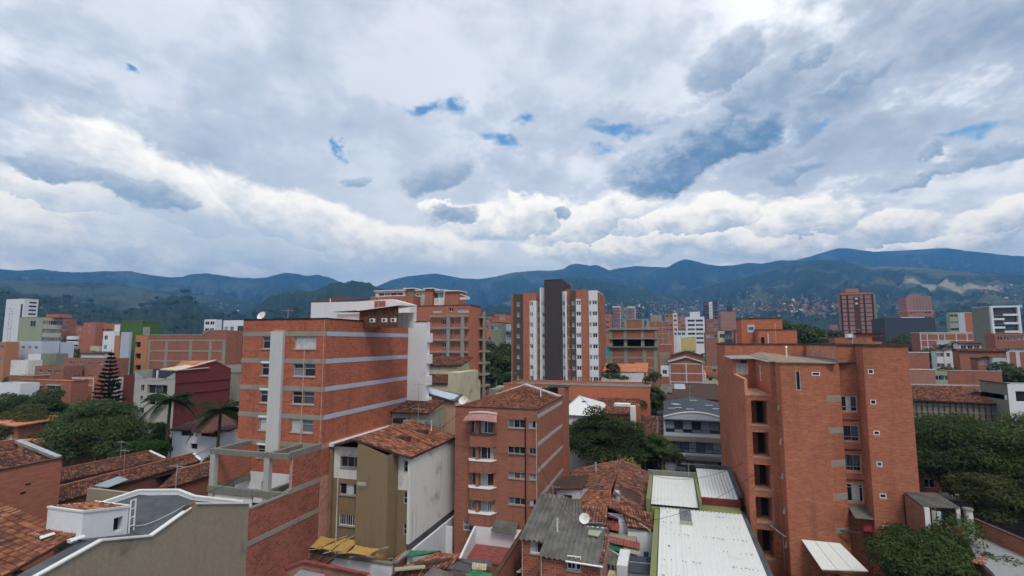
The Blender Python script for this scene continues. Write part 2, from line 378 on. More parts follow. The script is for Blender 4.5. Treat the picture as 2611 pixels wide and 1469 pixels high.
def bricks(root, face, plane, a0, a1, z0, z1, holes, bw, bh, mat, gap=.018, proud=.014, n_ind=300, mesh_cache={}, off=0.0):
    """brick courses standing proud of the mortar wall: the nearest as objects, the rest joined"""
    rows = max(1, round((z1 - z0) / bh)); rh = (z1 - z0) / rows; cells = []
    for k in range(rows):
        c0 = z0 + k * rh + gap / 2; c1 = z0 + (k + 1) * rh - gap / 2
        a = a0 - (bw / 2 if k % 2 else 0)
        while a < a1:
            s0, s1 = max(a0 + .004, a + gap / 2), min(a1 - .004, a + bw - gap / 2); a += bw
            if s1 - s0 < .04: continue
            segs = [(s0, s1)]
            for h in holes:
                if h[3] > c0 + .01 and h[2] < c1 - .01:
                    segs = [t for s_ in segs for t in ((s_[0], min(s_[1], h[0])), (max(s_[0], h[1]), s_[1])) if t[1] - t[0] > .04]
            cells += [(t[0], t[1], c0, c1) for t in segs]
    full = [c for c in cells if abs(c[1] - c[0] - (bw - gap)) < .002]
    full.sort(key=lambda c: (Vector(fp(face, plane, c[0], c[2])) - CAM).length)
    ind = set(full[:n_ind]); mb = MB()
    key = (face, round(bw, 3), round(rh, 3), mat)
    if key not in mesh_cache:
        q = MB(); fbox(q, face, 0, 0, bw - gap, 0, rh - gap, -.01, proud); mesh_cache[key] = q.mesh('brick', mat)
    for c in cells:
        if c in ind: put('brick', mesh_cache[key], root, fp(face, plane, c[0], c[2]))
        else:
            D = proud + random.uniform(-.004, .004); P = lambda a, z, d: fp(face, plane, a, z, d); a, b, e, g = c
            v = [P(a, e, -.005), P(b, e, -.005), P(b, g, -.005), P(a, g, -.005), P(a, e, D), P(b, e, D), P(b, g, D), P(a, g, D)]
            fs = [(4, 5, 6, 7), (0, 1, 5, 4), (1, 2, 6, 5), (2, 3, 7, 6), (3, 0, 4, 7)]
            mb.add(v, [f[::-1] for f in fs] if flip(face) else fs)
    if mb.f: mb.build('brick_courses', mat, root, kind='stuff')
# ------------------------------------------------------------------ roofs
TILE = {}
def tile_mesh(mat, w, l):
    key = (mat, round(w, 3), round(l, 3))
    if key not in TILE:
        mb = MB(); n = 5; v = []
        for t, r, z in ((0, w * .40, .045), (l, w * .32, -.005)):
            for i in range(n):
                a = math.pi * i / (n - 1); v.append((-math.cos(a) * r, t, z + math.sin(a) * r * .95))
        mb.add(v, [(i, i + 1, n + i + 1, n + i) for i in range(n - 1)] + [tuple(range(n))[::-1]]); TILE[key] = (mb.mesh('roof_tile', mat), v, mb.f)
    return TILE[key]
def tile_roof(root, e0, e1, r1, r0, mat='clay_tile', w=.25, l=.42, n_ind=300, skip=(), bed='tile_bed', name='roof', thick=.12, bow=.05, drop=0.0):
    """clay barrel tiles on a slope: e0-e1 the eave, r0-r1 the ridge"""
    e0, e1, r1, r0 = map(Vector, (e0, e1, r1, r0))
    o = MB(); dz = Vector((0, 0, drop)); bq = [p - dz for p in (e0, e1, r1, r0)]; o.slab(bq if (e1 - e0).cross(r0 - e0).z > 0 else bq[::-1], thick); rf = o.build(name, bed, root)
    nc = max(2, round(((e1 - e0).length + (r1 - r0).length) / 2 / w)); nr = max(1, round(((r0 - e0).length + (r1 - e1).length) / 2 / (l * .8)))
    me, tv, tf = tile_mesh(mat, w, l); items = []
    nrm = (e1 - e0).cross(r0 - e0).normalized(); nrm = nrm if nrm.z > 0 else -nrm
    for i in range(nc):
        u = (i + .5) / nc
        wob = random.uniform(-.012, .012)
        for k in range(nr):
            t = k / nr
            if any(s[0] < u < s[1] and s[2] < t + .5 / nr < s[3] for s in skip): continue
            p = (e0.lerp(e1, u)).lerp(r0.lerp(r1, u), t); q = (e0.lerp(e1, u)).lerp(r0.lerp(r1, u), 1.0)
            d = (q - p).normalized() if (q - p).length > .01 else Vector((0, 1, 0))
            x = d.cross(nrm).normalized(); p = p + nrm * (.012 + bow * (math.sin(u * 9 + t * 5) * .25)) + x * wob
            x = (x + d * random.uniform(-.05, .05)).normalized(); z = x.cross(d)
            items.append((p, x, d, z))
    items.sort(key=lambda s: (s[0] - CAM).length); mb = MB()
    from mathutils import Matrix
    for j, (p, x, d, z) in enumerate(items):
        if j < n_ind:
            M = Matrix((x, d, z)).transposed(); put('roof_tile', me, rf, p, M.to_euler())
        else: mb.add([p + x * a + d * b + z * c for a, b, c in tv], tf)
    if mb.f: mb.build('roof_tiles', mat, rf, kind='stuff')
    return rf
def corrugated(root, e0, e1, r1, r0, mat, pitch=.18, amp=.025, name='roof', thick=.02, rows=1, seg=6, lap=.0):
    """wavy sheeting from eave to ridge; rows of sheets lap over each other"""
    e0, e1, r1, r0 = map(Vector, (e0, e1, r1, r0)); n = max(2, int((e1 - e0).length / pitch * seg)); first = None
    nrm = (e1 - e0).cross(r0 - e0).normalized(); nrm = nrm if nrm.z > 0 else -nrm
    for j in range(rows):
        mb = MB(); t0, t1 = j / rows, min(1.0, (j + 1) / rows + lap); v = []
        for t, dz in ((t0, .03 * (rows > 1)), (t1, 0)):
            for i in range(n + 1):
                u = i / n; p = e0.lerp(e1, u).lerp(r0.lerp(r1, u), t); v.append(p + nrm * (amp * math.cos(2 * math.pi * i / seg) + dz))
        v += [p - nrm * thick for p in v]; m = n + 1
        fs = [(i, i + 1, m + i + 1, m + i) for i in range(n)] + [(2 * m + i + 1, 2 * m + i, 3 * m + i, 3 * m + i + 1) for i in range(n)]
        fs += [(i + 1, i, 2 * m + i, 2 * m + i + 1) for i in range(n)] + [(m + i, m + i + 1, 3 * m + i + 1, 3 * m + i) for i in range(n)]
        if (e1 - e0).cross(r0 - e0).z < 0: fs = [f[::-1] for f in fs]
        mb.add(v, fs); o = mb.build(name if rows == 1 else 'roof_sheet', mat, root)
    return o
# ------------------------------------------------------------------ ground, hills and the air between
def terrain_mat(name, forest, forest2, pasture, pamt=.5, soil=(), scale=1.0):
    m, nt, b = newmat(name); g, x, y, z = wallco(nt); P = g.outputs['Position']
    n1 = noise(nt, P, .0035 * scale, 6, .6); n2 = noise(nt, P, .03 * scale, 4, .65); n3 = noise(nt, P, .0012 * scale, 3, .5)
    c = mixc(nt, n2.smooth(.35, .7), forest, forest2)
    c = mixc(nt, (n1 * .75 + n3 * .5 - .12).smooth(.52, .62, 0, pamt), c, pasture)
    for px, py, rad, (sx, sy, sz), col in soil:
        d = ((x - px) * (1 / (rad * sx))) ** 2.0 + ((y - py) * (1 / (rad * sy))) ** 2.0
        c = mixc(nt, (1.0 - d.f('SQRT') + (n1 - .5) * 1.6 + (n2 - .5) * 1.4).smooth(.10, .55, 0, .9), c, col)
    nt.links.new(c, b.inputs['Base Color']); b.inputs['Roughness'].default_value = .95; b.inputs['Specular IOR Level'].default_value = .05
    bump(nt, b, n2, .8, 12.0)
    return m
def vnoise(x, y, seed):
    r = np.random.default_rng(seed).random((64, 64)); x = x % 64; y = y % 64
    i = np.floor(x).astype(int); j = np.floor(y).astype(int); u = x - i; v = y - j; u = u * u * (3 - 2 * u); v = v * v * (3 - 2 * v)
    i2 = (i + 1) % 64; j2 = (j + 1) % 64; i %= 64; j %= 64
    return (r[i, j] * (1 - u) + r[i2, j] * u) * (1 - v) + (r[i, j2] * (1 - u) + r[i2, j2] * u) * v
def fbm(x, y, seed, oct=5, gain=.5):
    s = 0; a = 1; t = 0
    for k in range(oct): s = s + a * vnoise(x * 2 ** k, y * 2 ** k, seed + k); t += a; a *= gain
    return s / t
HILLS = []
def ridge(name, pts, Rc, Rn, mat, seed, gully=.55, na=560, nr=46, p=1.15, bump_m=5.0, back=.15, freq=1.0):
    """a mountainside: crest heights read off the photo's skyline at a given distance, falling with gullies to the valley floor"""
    S_ = 2611 / 2576
    A = [azel(x * S_, y * S_) for x, y in pts]; aa = np.array([a[0] for a in A]); ee = np.array([math.tan(a[1]) for a in A])
    az = np.linspace(aa[0], aa[-1], na); el = np.interp(az, aa, ee)
    k = np.array([.25, .5, .25]); el = np.convolve(np.pad(el, 1, 'edge'), k, 'valid')
    sv = np.concatenate([np.linspace(0, 1, nr), 1 + np.linspace(.08, 1, 8) ** 1.3])
    AZ, SV = np.meshgrid(az, sv, indexing='ij')
    rc = Rc * (1 + .10 * (fbm(az * 4.5 * freq + 20, az * 0 + 3, seed) - .5)); rn = Rn * (1 + .5 * (fbm(az * 3 + 9, az * 0, seed + 7) - .5))
    zc = rc * el + H; zc = zc + bump_m * (fbm(az * 160, az * 0 + 1, seed + 20, 3) - .6) + bump_m * .5 * (fbm(az * 500, az * 0, seed + 25, 2) - .5)
    r = np.where(SV <= 1, rn[:, None] + (rc - rn)[:, None] * SV, rc[:, None] * (1 + back * (SV - 1)))
    f = 26 * freq; wx = AZ * f + (fbm(AZ * 9, SV * 3, seed + 3) - .5) * 3.2
    g = fbm(wx, SV * 1.6 + 5, seed + 11, 5, .52); rid = np.abs(g - .5) * 2
    s = np.clip(SV, 0, 1); prof = s ** p
    h = zc[:, None] * prof * (1 - gully * 1.6 * np.clip(.42 - rid, 0, 1) * np.sin(np.pi * np.clip(s, 0, 1)) ** .8)
    h = h + zc[:, None] *   .16 * (fbm(AZ * 30 * freq, SV * 6, seed + 31, 4) - .5) * np.sin(np.pi * s)
    h = h + bump_m * .8 * (fbm(AZ * 220, SV * 60, seed + 41, 3) - .5) * np.sin(np.pi * s)
    h = np.where(SV > 1, zc[:, None] * (1 - np.clip(SV - 1, 0, 1) ** 1.2 * 1.05), h)
    h[:, 0] = -3
    X = r * (np.sin(AZ) * RX + np.cos(AZ) * FX); Y = r * (np.sin(AZ) * RY + np.cos(AZ) * FY)
    V = np.stack([X, Y, h], -1).reshape(-1, 3); m = len(sv)
    I = np.arange(na - 1)[:, None] * m + np.arange(m - 1)[None, :]; I = I.ravel()
    F = np.stack([I, I + m, I + m + 1, I + 1], -1)
    me = bpy.data.meshes.new(name); me.from_pydata(V.tolist(), [], F.tolist()); me.materials.append(mat)
    me.polygons.foreach_set('use_smooth', [True] * len(me.polygons)); me.update()
    o = struct(bpy.data.objects.new(name, me)); C.objects.link(o); HILLS.append((V, F)); return o
forA = terrain_mat('far_forest', (.013, .022, .012), (.040, .053, .026), (.095, .10, .055), .6)
q0 = hd(2330, 735, 3000); q1 = hd(2450, 785, 2300); q2 = hd(2300, 700, 3300); q3 = hd(2480, 640, 5600)
soil = [(q0.x, q0.y, 230, (1.3, 1.0, 1), (.20, .175, .14)), (q2.x, q2.y, 90, (1.4, .8, 1), (.24, .19, .14)), (q1.x, q1.y, 190, (1.5, .7, 1), (.34, .30, .20))]
forB = terrain_mat('right_slopes', (.014, .024, .013), (.044, .058, .028), (.125, .125, .065), .65, soil)
forD = terrain_mat('near_forest', (.014, .024, .012), (.040, .055, .026), (.06, .07, .03), .25, scale=2.2)
ridge('hills_distant', [(-500, 690), (0, 676), (45, 681), (100, 677), (150, 683), (200, 685), (265, 682), (330, 682), (365, 690), (420, 697), (460, 697), (475, 691), (520, 687), (560, 693), (600, 699), (640, 700),
                (670, 698), (690, 692), (718, 686), (750, 689), (772, 694), (800, 691), (835, 700), (870, 716), (920, 735), (990, 748), (1060, 752)], 5000, 1700, forA, 3)
ridge('hills_central', [(860, 750), (930, 728), (962, 714), (985, 704), (1020, 696), (1050, 692), (1098, 688), (1130, 694), (1165, 700), (1205, 702), (1240, 697), (1290, 686), (1320, 683), (1355, 680), (1390, 681),
                (1418, 676), (1432, 667), (1450, 663), (1470, 666), (1485, 668), (1500, 666), (1518, 673), (1532, 680), (1560, 674), (1600, 669), (1640, 671), (1680, 672), (1700, 660), (1722, 652), (1745, 656),
                (1775, 664), (1810, 669), (1850, 667), (1880, 661), (1920, 663), (1960, 655), (2000, 655), (2060, 664), (2150, 675), (2300, 690)], 5200, 1900, forA, 17)
ridge('hills_eastern', [(1900, 690), (1990, 657), (2030, 648), (2075, 634), (2105, 625), (2130, 624), (2170, 630), (2200, 633), (2260, 631), (2330, 626), (2385, 624), (2430, 631), (2490, 637), (2540, 643), (2576, 644), (2800, 650), (3200, 640)], 6400, 2600, forA, 29)
ridge('hills_cleared', [(1560, 775), (1700, 735), (1850, 700), (1930, 680), (1985, 665), (2020, 658), (2060, 653), (2110, 657), (2160, 664), (2200, 672), (2235, 671), (2300, 673), (2360, 677), (2400, 682), (2450, 684), (2520, 687), (2576, 692), (2800, 700), (3200, 690)],
      3600, 1000, forB, 41, gully=.35)
ridge('hills_foothill', [(1180, 790), (1260, 765), (1330, 735), (1390, 706), (1420, 698), (1460, 697), (1500, 703), (1545, 715), (1590, 720), (1640, 731), (1700, 748), (1760, 760), (1850, 770), (1950, 775), (2050, 765), (2120, 775), (2250, 790)], 2900, 1000, forB, 53, gully=.4)
ridge('hills_wooded', [(560, 815), (610, 792), (650, 762), (690, 740), (712, 736), (735, 738), (752, 726), (765, 732), (790, 730), (815, 720), (850, 709), (885, 707), (920, 710), (950, 720), (985, 738), (1040, 752), (1120, 768), (1200, 775), (1260, 765), (1330, 780), (1420, 800)],
      1900, 700, forD, 61, gully=.3, bump_m=12, na=420, freq=.8)
ridge('hills_shoulder', [(-300, 745), (-60, 735), (0, 730), (70, 742), (130, 748), (220, 760), (320, 778), (380, 770), (400, 752), (430, 744), (470, 748), (520, 775), (560, 788), (640, 800), (700, 812)], 1600, 650, forD, 71, gully=.3, bump_m=12, na=420, freq=.8)
ridge('hills_midslope', [(-300, 720), (0, 706), (120, 706), (250, 712), (330, 722), (420, 735), (520, 742), (600, 752), (700, 775), (800, 800)], 2900, 900, forA, 83, gully=.42, na=420)
gm, gnt, gb = newmat('city_ground'); gg, gx, gy, gz = wallco(gnt)
gn = noise(gnt, gg.outputs['Position'], .06, 6, .6); gn2 = noise(gnt, gg.outputs['Position'], 1.5, 5, .65)
gc = mixc(gnt, gn.smooth(.4, .6), (.055, .053, .05), (.10, .095, .085)); gc = mixc(gnt, gn2.smooth(.4, .75, 0, .5), gc, (.05, .045, .04))
gnt.links.new(gc, gb.inputs['Base Color']); gb.inputs['Roughness'].default_value = .9
o = MB(); o.quad((-7600, -7600, 0), (7600, -7600, 0), (7600, 7600, 0), (-7600, 7600, 0)); struct(o.build('ground', gm))
hm, hnt, hb = newmat('haze'); hnt.nodes.remove(hb)
pv = hnt.nodes.new('ShaderNodeVolumePrincipled'); pv.inputs['Color'].default_value = (.12, .42, .97, 1); pv.inputs['Density'].default_value = 1.7e-4; pv.inputs['Anisotropy'].default_value = 0.0
hnt.links.new(pv.outputs[0], hnt.nodes['Material Output'].inputs['Volume'])
o = MB(); o.box(-8200, 8200, -8200, 8200, -4, 1260); hz_o = o.build('haze', hm); hz_o['kind'] = 'stuff'
hz_o['label'] = 'thin blue haze hanging over the whole valley'; hz_o['category'] = 'haze'
# ------------------------------------------------------------------ palette
piecemat('brick_block', [(0, (.37, .098, .056)), (.3, (.46, .132, .075)), (.7, (.52, .158, .09)), (1, (.44, .148, .085))], grime=.4, gscale=.3, dark=(.19, .075, .048), streak=(.55, .19, .11))
piecemat('brick_face', [(0, (.37, .124, .072)), (.4, (.45, .158, .090)), (.75, (.52, .188, .108)), (1, (.42, .13, .075))], grime=.45, gscale=.22, dark=(.19, .08, .05), streak=(.66, .30, .17))
piecemat('brick_party', [(0, (.27, .08, .055)), (.4, (.37, .112, .072)), (.8, (.44, .14, .088)), (1, (.32, .125, .075))], grime=.4, gscale=.3, dark=(.08, .045, .035))
piecemat('clay_tile', [(0, (.06, .036, .028)), (.3, (.12, .052, .037)), (.6, (.22, .080, .048)), (.85, (.33, .125, .07)), (1, (.27, .19, .135))], grime=.75, gscale=.6)
piecemat('clay_tile_fresh', [(0, (.09, .044, .032)), (.3, (.20, .074, .044)), (.65, (.33, .118, .064)), (.9, (.43, .17, .09)), (1, (.40, .24, .15))], grime=.72, gscale=.8)
plain('tile_bed', (.07, .04, .03), .95); plain('mortar_pale', (.52, .24, .175), .95, var=.2); plain('mortar_warm', (.58, .265, .17), .95, var=.2)
plain('mortar_grey', (.42, .27, .21), .95, var=.25)
brickmat('brick_brown', (.32, .115, .072), (.40, .14, .085), (.36, .19, .135))
brickmat('brick_red', (.42, .13, .075), (.49, .155, .09), (.45, .24, .17), grime=.25)
brickmat('brick_dull', (.29, .125, .085), (.35, .14, .09), (.36, .235, .175), bw=.33, bh=.14, grime=.45)
brickmat('brick_orange', (.54, .165, .08), (.46, .135, .07), (.50, .22, .14), grime=.15)
brickmat('brick_pink', (.42, .19, .14), (.36, .155, .115), (.40, .26, .21), grime=.25)
brickmat('brick_dark', (.095, .075, .062), (.115, .09, .07), (.10, .085, .075), grime=.2)
brickmat('brick_slate', (.064, .053, .056), (.073, .061, .063), (.075, .064, .066), grime=.15)
plaster('concrete', (.30, .285, .23), amt=.55); plaster('concrete_dark', (.20, .195, .165), (.06, .058, .05), .75); plaster('concrete_light', (.42, .41, .37), amt=.35)
plaster('white_wall', (.72, .73, .74), (.38, .38, .37), .25); plaster('white_old', (.74, .72, .67), (.19, .175, .14), .5, streak=.8)
plaster('khaki', (.245, .175, .10), (.06, .05, .035), .45); plaster('stucco_grey', (.33, .275, .20), (.12, .10, .08), .7, streak=.25, mottled=.35)
plaster('peach', (.50, .315, .21), (.2, .14, .1), .3); plaster('cream', (.56, .52, .36), (.14, .13, .09), .6); plaster('mossy', (.42, .42, .34), (.05, .055, .035), .85, streak=1.0)
plaster('blue_grey', (.44, .485, .56), (.25, .25, .26), .25); plaster('pilaster', (.56, .56, .545), (.30, .29, .26), .3); plaster('green_wall', (.20, .22, .09), (.10, .12, .04), .6)
plaster('yellow', (.58, .46, .18), (.2, .15, .08), .35); plaster('olive', (.33, .36, .25), (.14, .15, .1), .3); plaster('green_deep', (.075, .15, .045), (.03, .05, .02), .3)
plaster('maroon', (.17, .04, .035), (.07, .02, .02), .3); plaster('slate_wall', (.055, .065, .085), (.03, .035, .045), .3); plaster('moss_grey', (.22, .23, .19), (.10, .11, .08), .3)
plaster('orange_wall', (.46, .20, .10), (.2, .1, .05), .3); plaster('pale_blue', (.50, .53, .60), (.3, .3, .33), .3)
plain('white_paint', (.78, .78, .77), .5, var=.05); plain('alu', (.50, .50, .49), .4, .3, var=.1); plain('dark_frame', (.04, .045, .055), .4, var=.2)
plain('black_metal', (.025, .024, .025), .45); plain('fabric_tan', (.40, .25, .075), .85, var=.12); plain('dark_roof', (.075, .08, .09), .7, var=.25, scale=.8)
plain('coping_dark', (.09, .045, .035), .9, var=.3); plaster('white_metal', (.67, .685, .65), (.42, .42, .37), .38, rough=.4, streak=.3, mottled=.06); plain('grey_sheet', (.20, .20, .21), .45, .2, var=.3)
plain('asbestos', (.135, .13, .115), .9, var=.28, scale=.8); plain('rust_sheet', (.26, .07, .06), .6, var=.3); plain('green_sheet', (.03, .16, .075), .5, var=.25); plain('tan_sheet', (.42, .36, .24), .7, var=.25)
plain('galv', (.42, .43, .43), .35, .5, var=.25); plain('pink_awning', (.36, .18, .16), .7, var=.15); plain('wood', (.12, .05, .03), .7, var=.4, scale=3); plain('pipe', (.50, .36, .29), .6)
plain('drain_dark', (.03, .02, .018), .6); plain('interior', (.02, .018, .017), .9); plain('curtain_pale', (.50, .50, .48), .9, var=.15); plain('red_floor', (.26, .085, .06), .8, var=.2)
plain('orange_roof', (.46, .17, .085), .85, var=.2, scale=.6); plain('roof_membrane', (.16, .16, .155), .9, var=.35, scale=.6); plain('turquoise', (.05, .36, .34), .7); plain('cloth_red', (.30, .05, .06), .9)
plain('cloth_blue', (.04, .08, .30), .9); plain('cloth_white', (.7, .7, .72), .9); plain('rubber', (.02, .02, .02), .8); plain('foliage_trunk', (.10, .075, .05), .9, var=.35)
glassmat('glass', (.022, .024, .030)); glassmat('glass_pale', (.20, .23, .26), .15); glassmat('glass_mid', (.075, .085, .10), .1); glassmat('glass_blue', (.15, .20, .26), .08)
def k_(x, y): return 600 + x / 3.903, 660 + y / 3.903          # photo coordinates of the enlargements used for measuring
def m_(x, y): return 1800 + x / 4.674, 800 + y / 4.674
def n_(x, y): return 1820 + x / 3.724, 1080 + y / 3.724
def q_(x, y): return 1400 + x / 4.69, 1160 + y / 4.69
def p_(x, y): return 980 + x / 5.175, 900 + y / 5.175
def c1(x, y): return x / 3.0894, 1000 + y / 3.0894
def c2(x, y): return 540 + x / 3.0894, 1000 + y / 3.0894
def c3(x, y): return 1100 + x / 3.0894, 1000 + y / 3.0894
def c4(x, y): return 1650 + x / 3.0894, 1000 + y / 3.0894
def c5(x, y): return 1951 + x / 3.0894, 1000 + y / 3.0894
def R(fn, face, plane, x0, y0, x1, y1): return rpx(face, plane, *fn(x0, y0), *fn(x1, y1))
def part(root, name, mat, *boxes):
    mb = MB()
    for b in boxes: mb.box(*b)
    return mb.build(name, mat, root)
def each(root, name, mat, *boxes):
    for b in boxes: part(root, name, mat, b)
# ------------------------------------------------------------------ six-storey block building on the left
def block_building():
    x0, x1, y0, y1, zt = -39.3, -29.9, 40.1, 55.7, 23.05
    t = thing('apartment_building', 'red block-brick apartment building with grey bands and a pale pilaster up its front', 'building', (x0, y0, 0))
    bz = [21.93 - 2.515 * i for i in range(5)]
    wr = [(-33.3, -30.9, 20.33 - 2.515 * i, 21.47 - 2.515 * i) for i in range(4)]; wl = [(-36.95, -35.82, 20.33 - 2.515 * i, 21.47 - 2.515 * i) for i in range(5)]
    holes = wr + wl
    w = MB(); facade(w, 's', y0, x0, x1, 9.0, zt, holes); facade(w, 'e', x1, y0, y1 + .9, 0, zt); facade(w, 'w', x0, y0, y1 + .9, 0, zt); facade(w, 'n', y1 + .9, x0, x1, 0, zt)
    w.quad((x0, y0, zt - .6), (x1, y0, zt - .6), (x1, y1 + .9, zt - .6), (x0, y1 + .9, zt - .6)); w.build('wall', 'mortar_pale', t)
    b = MB(); facade(b, 's', y0, x0, x1, 0, 9.0, [(-36.3, -35.4, 7.2, 8.2)]); b.build('plinth_wall', 'white_wall', t)
    part(t, 'coping', 'drain_dark', (x0 - .06, x1 + .06, y0 - .06, y0 + .2, zt, zt + .12), (x1 - .2, x1 + .06, y0 + .2, y1, zt, zt + .12), (x0 - .06, x0 + .2, y0 + .2, y1, zt, zt + .12))
    for z in bz:
        part(t, 'concrete_band', 'concrete', (x0 - .03, x1 + .035, y0 - .035, y0 + .1, z - .43, z))
    for z in bz[:4]: part(t, 'painted_ledge', 'blue_grey', (x1 - .1, x1 + .045, y0 + .102, y1, z - .43, z))
    part(t, 'pilaster', 'pilaster', (-35.8, -34.4, y0 - .28, y0 + .05, 10.9, 21.95))
    zones = [(bz[0] + .01, zt)] + [(bz[i + 1] + .01, bz[i] - .44) for i in range(4)] + [(9.02, bz[4] - .44)]
    sh = holes + [(-35.82, -34.38, 10.8, 22)]
    for i, (a, c) in enumerate(zones):
        bricks(t, 's', y0, x0, x1, a, c, sh, .30, .185, 'brick_block', n_ind=60 if 0 < i else 0)
        bricks(t, 'e', x1, y0 + .005, y1, a, c, [], .30, .185, 'brick_block', n_ind=0)
    gl = [['glass_pale'], ['glass_pale', 'glass', 'glass', 'glass_mid'], ['glass', 'glass_mid'], ['glass_blue', 'glass_pale']]
    for i, r in enumerate(wr):
        window(t, 's', y0, r, 2, 2, gl[i], split=[r[3] - .42], curtain=((.03, .97, 'curtain_pale') if i == 0 else (.02, .5, 'curtain_pale') if i == 3 else None), sill='concrete_light')
    for i, r in enumerate(wl): window(t, 's', y0, r, 1, 2, ['glass', 'glass_mid'], split=[r[3] - .42], sill='concrete_light', curtain=((.1, .9, 'curtain_pale') if i == 3 else None))
    for i in range(1, 5): part(t, 'lintel', 'white_paint', (-36.98, -35.82, y0 - .05, y0 + .02, 21.47 - 2.515 * i, 21.66 - 2.515 * i))
    d = MB(); d.bar((-32.1, y0 - .07, 10.4), (-32.1, y0 - .07, 20.2), .045); d.build('drainpipe', 'pipe', t)
    d = MB(); d.bar((-30.05, y0 - .07, 9.5), (-30.05, y0 - .07, 22.9), .03); d.build('drainpipe', 'pipe', t)
    # pale stair shaft and balcony ends behind the long side
    part(t, 'stair_shaft', 'white_wall', (x1 - .3, -27.45, y1, y1 + .9, 0, 23.35))
    for i in range(5): part(t, 'balcony_front', 'white_wall', (-27.46, -27.05, y1 + .15, y1 + .85, 20.9 - 2.515 * i, 22.0 - 2.515 * i))
    part(t, 'shaft_coping', 'drain_dark', (x1 - .1, -27.4, y1 - .06, y1 + .1, 23.35, 23.43))
    # lean-to room on the roof with plank side
    yl = 46.0; a = hy(*k_(1010, 520), yl); b2 = hy(*k_(1235, 515), yl); c = hy(*k_(1625, 460), yl); zr = zt - .6
    r = thing('rooftop_lean_to', 'plank-sided rooftop shed with a thin white sloping roof above the block-brick building', 'shed', (a.x, yl, zr))
    w = MB(); n = 13
    for i in range(n):
        u0, u1 = i / n, (i + 1) / n; xa = b2.x + (c.x - b2.x) * u0; xb = b2.x + (c.x - b2.x) * u1
        q = MB(); zz = b2.z + (c.z - b2.z) * u0 - .06; q.box(xa + .012, xb - .012, yl, yl + .04, zr, zz); q.build('plank', 'wood', r)
    part(r, 'back_wall', 'white_old', (a.x, c.x, yl + 3.4, yl + 3.6, zr, b2.z - .1)); part(r, 'side_wall', 'white_old', (a.x, b2.x, yl + .05, yl + .2, zr, b2.z - .35))
    q = MB(); q.slab([(a.x - .2, yl - .35, b2.z - .1), (b2.x, yl - .35, b2.z), (b2.x, yl + 3.7, b2.z + .15), (a.x - .2, yl + 3.7, b2.z + .1)], .06); q.build('roof', 'dark_roof', r)
    q = MB(); q.slab([(b2.x, yl - .4, b2.z), (c.x + .2, yl - .4, c.z), (c.x + .2, yl + 3.7, c.z + .2), (b2.x, yl + 3.7, b2.z + .2)], .07); q.build('roof', 'white_metal', r)
    for xx in (1370, 1490, 1580):
        e = hy(*k_(xx, 575), yl - 1.2); u = thing('air_conditioner', {1370: 'white cooling unit on the roof edge, beside the shed planks', 1490: 'pale cooling unit between two others on the roof edge', 1580: 'white cooling unit nearest the white stair shaft'}[xx], 'air conditioner', (e.x, yl - 1.2, zr))
        part(u, 'casing', 'white_paint', (e.x - .25, e.x + .25, yl - 1.4, yl - 1.15, zr + .45, zr + .83)); q = MB(); q.bar((e.x, yl - 1.41, zr + .64), (e.x, yl - 1.43, zr + .64), .15, 12); q.build('fan_grille', 'dark_frame', u)
    # white penthouse behind
    yp = 57.4; P = [hy(*k_(*p), yp) for p in ((755, 437), (1215, 425), (1550, 400), (1745, 452), (1720, 590))]
    r = thing('white_penthouse', 'long white rooftop storey with a low gable above the block-brick building', 'rooftop house', (P[0].x, yp, 0))
    w = MB(); prof = [(P[0].x, P[0].z), (P[1].x, P[1].z), (P[2].x, P[2].z), (P[3].x, P[3].z)]
    pts = [(P[0].x, 0)] + prof + [(P[3].x, 0)]; w.add([(p[0], yp, p[1]) for p in pts] + [(p[0], yp + 1.6, p[1]) for p in pts],
        [tuple(range(5, -1, -1)), tuple(range(6, 12))] + [(i, (i + 1) % 6, 6 + (i + 1) % 6, 6 + i) for i in range(6)]); w.build('wall', 'white_wall', r)
    d = MB(); d.bar((P[0].x + 3.0, yp - .06, zr + .3), (P[0].x + 3.0, yp - .06, P[0].z + .5), .06); d.build('vent_pipe', 'white_paint', r)
    Q = [hy(*k_(*p), yp + 2) for p in ((770, 440), (905, 372), (1215, 402))]
    corrugated(r, (Q[0].x, yp + 1, Q[0].z), (Q[2].x + .4, yp + 1, Q[2].z - .15), (Q[2].x + .2, yp + 5.0, Q[2].z + .3), (Q[1].x, yp + 5.0, Q[1].z + .15), 'coping_dark', .25, .04, 'canopy')
    part(r, 'chimney', 'brick_brown', (P[2].x - 2.2, P[2].x - .8, yp - .3, yp + .6, zr, P[2].z - .25))
block_building()
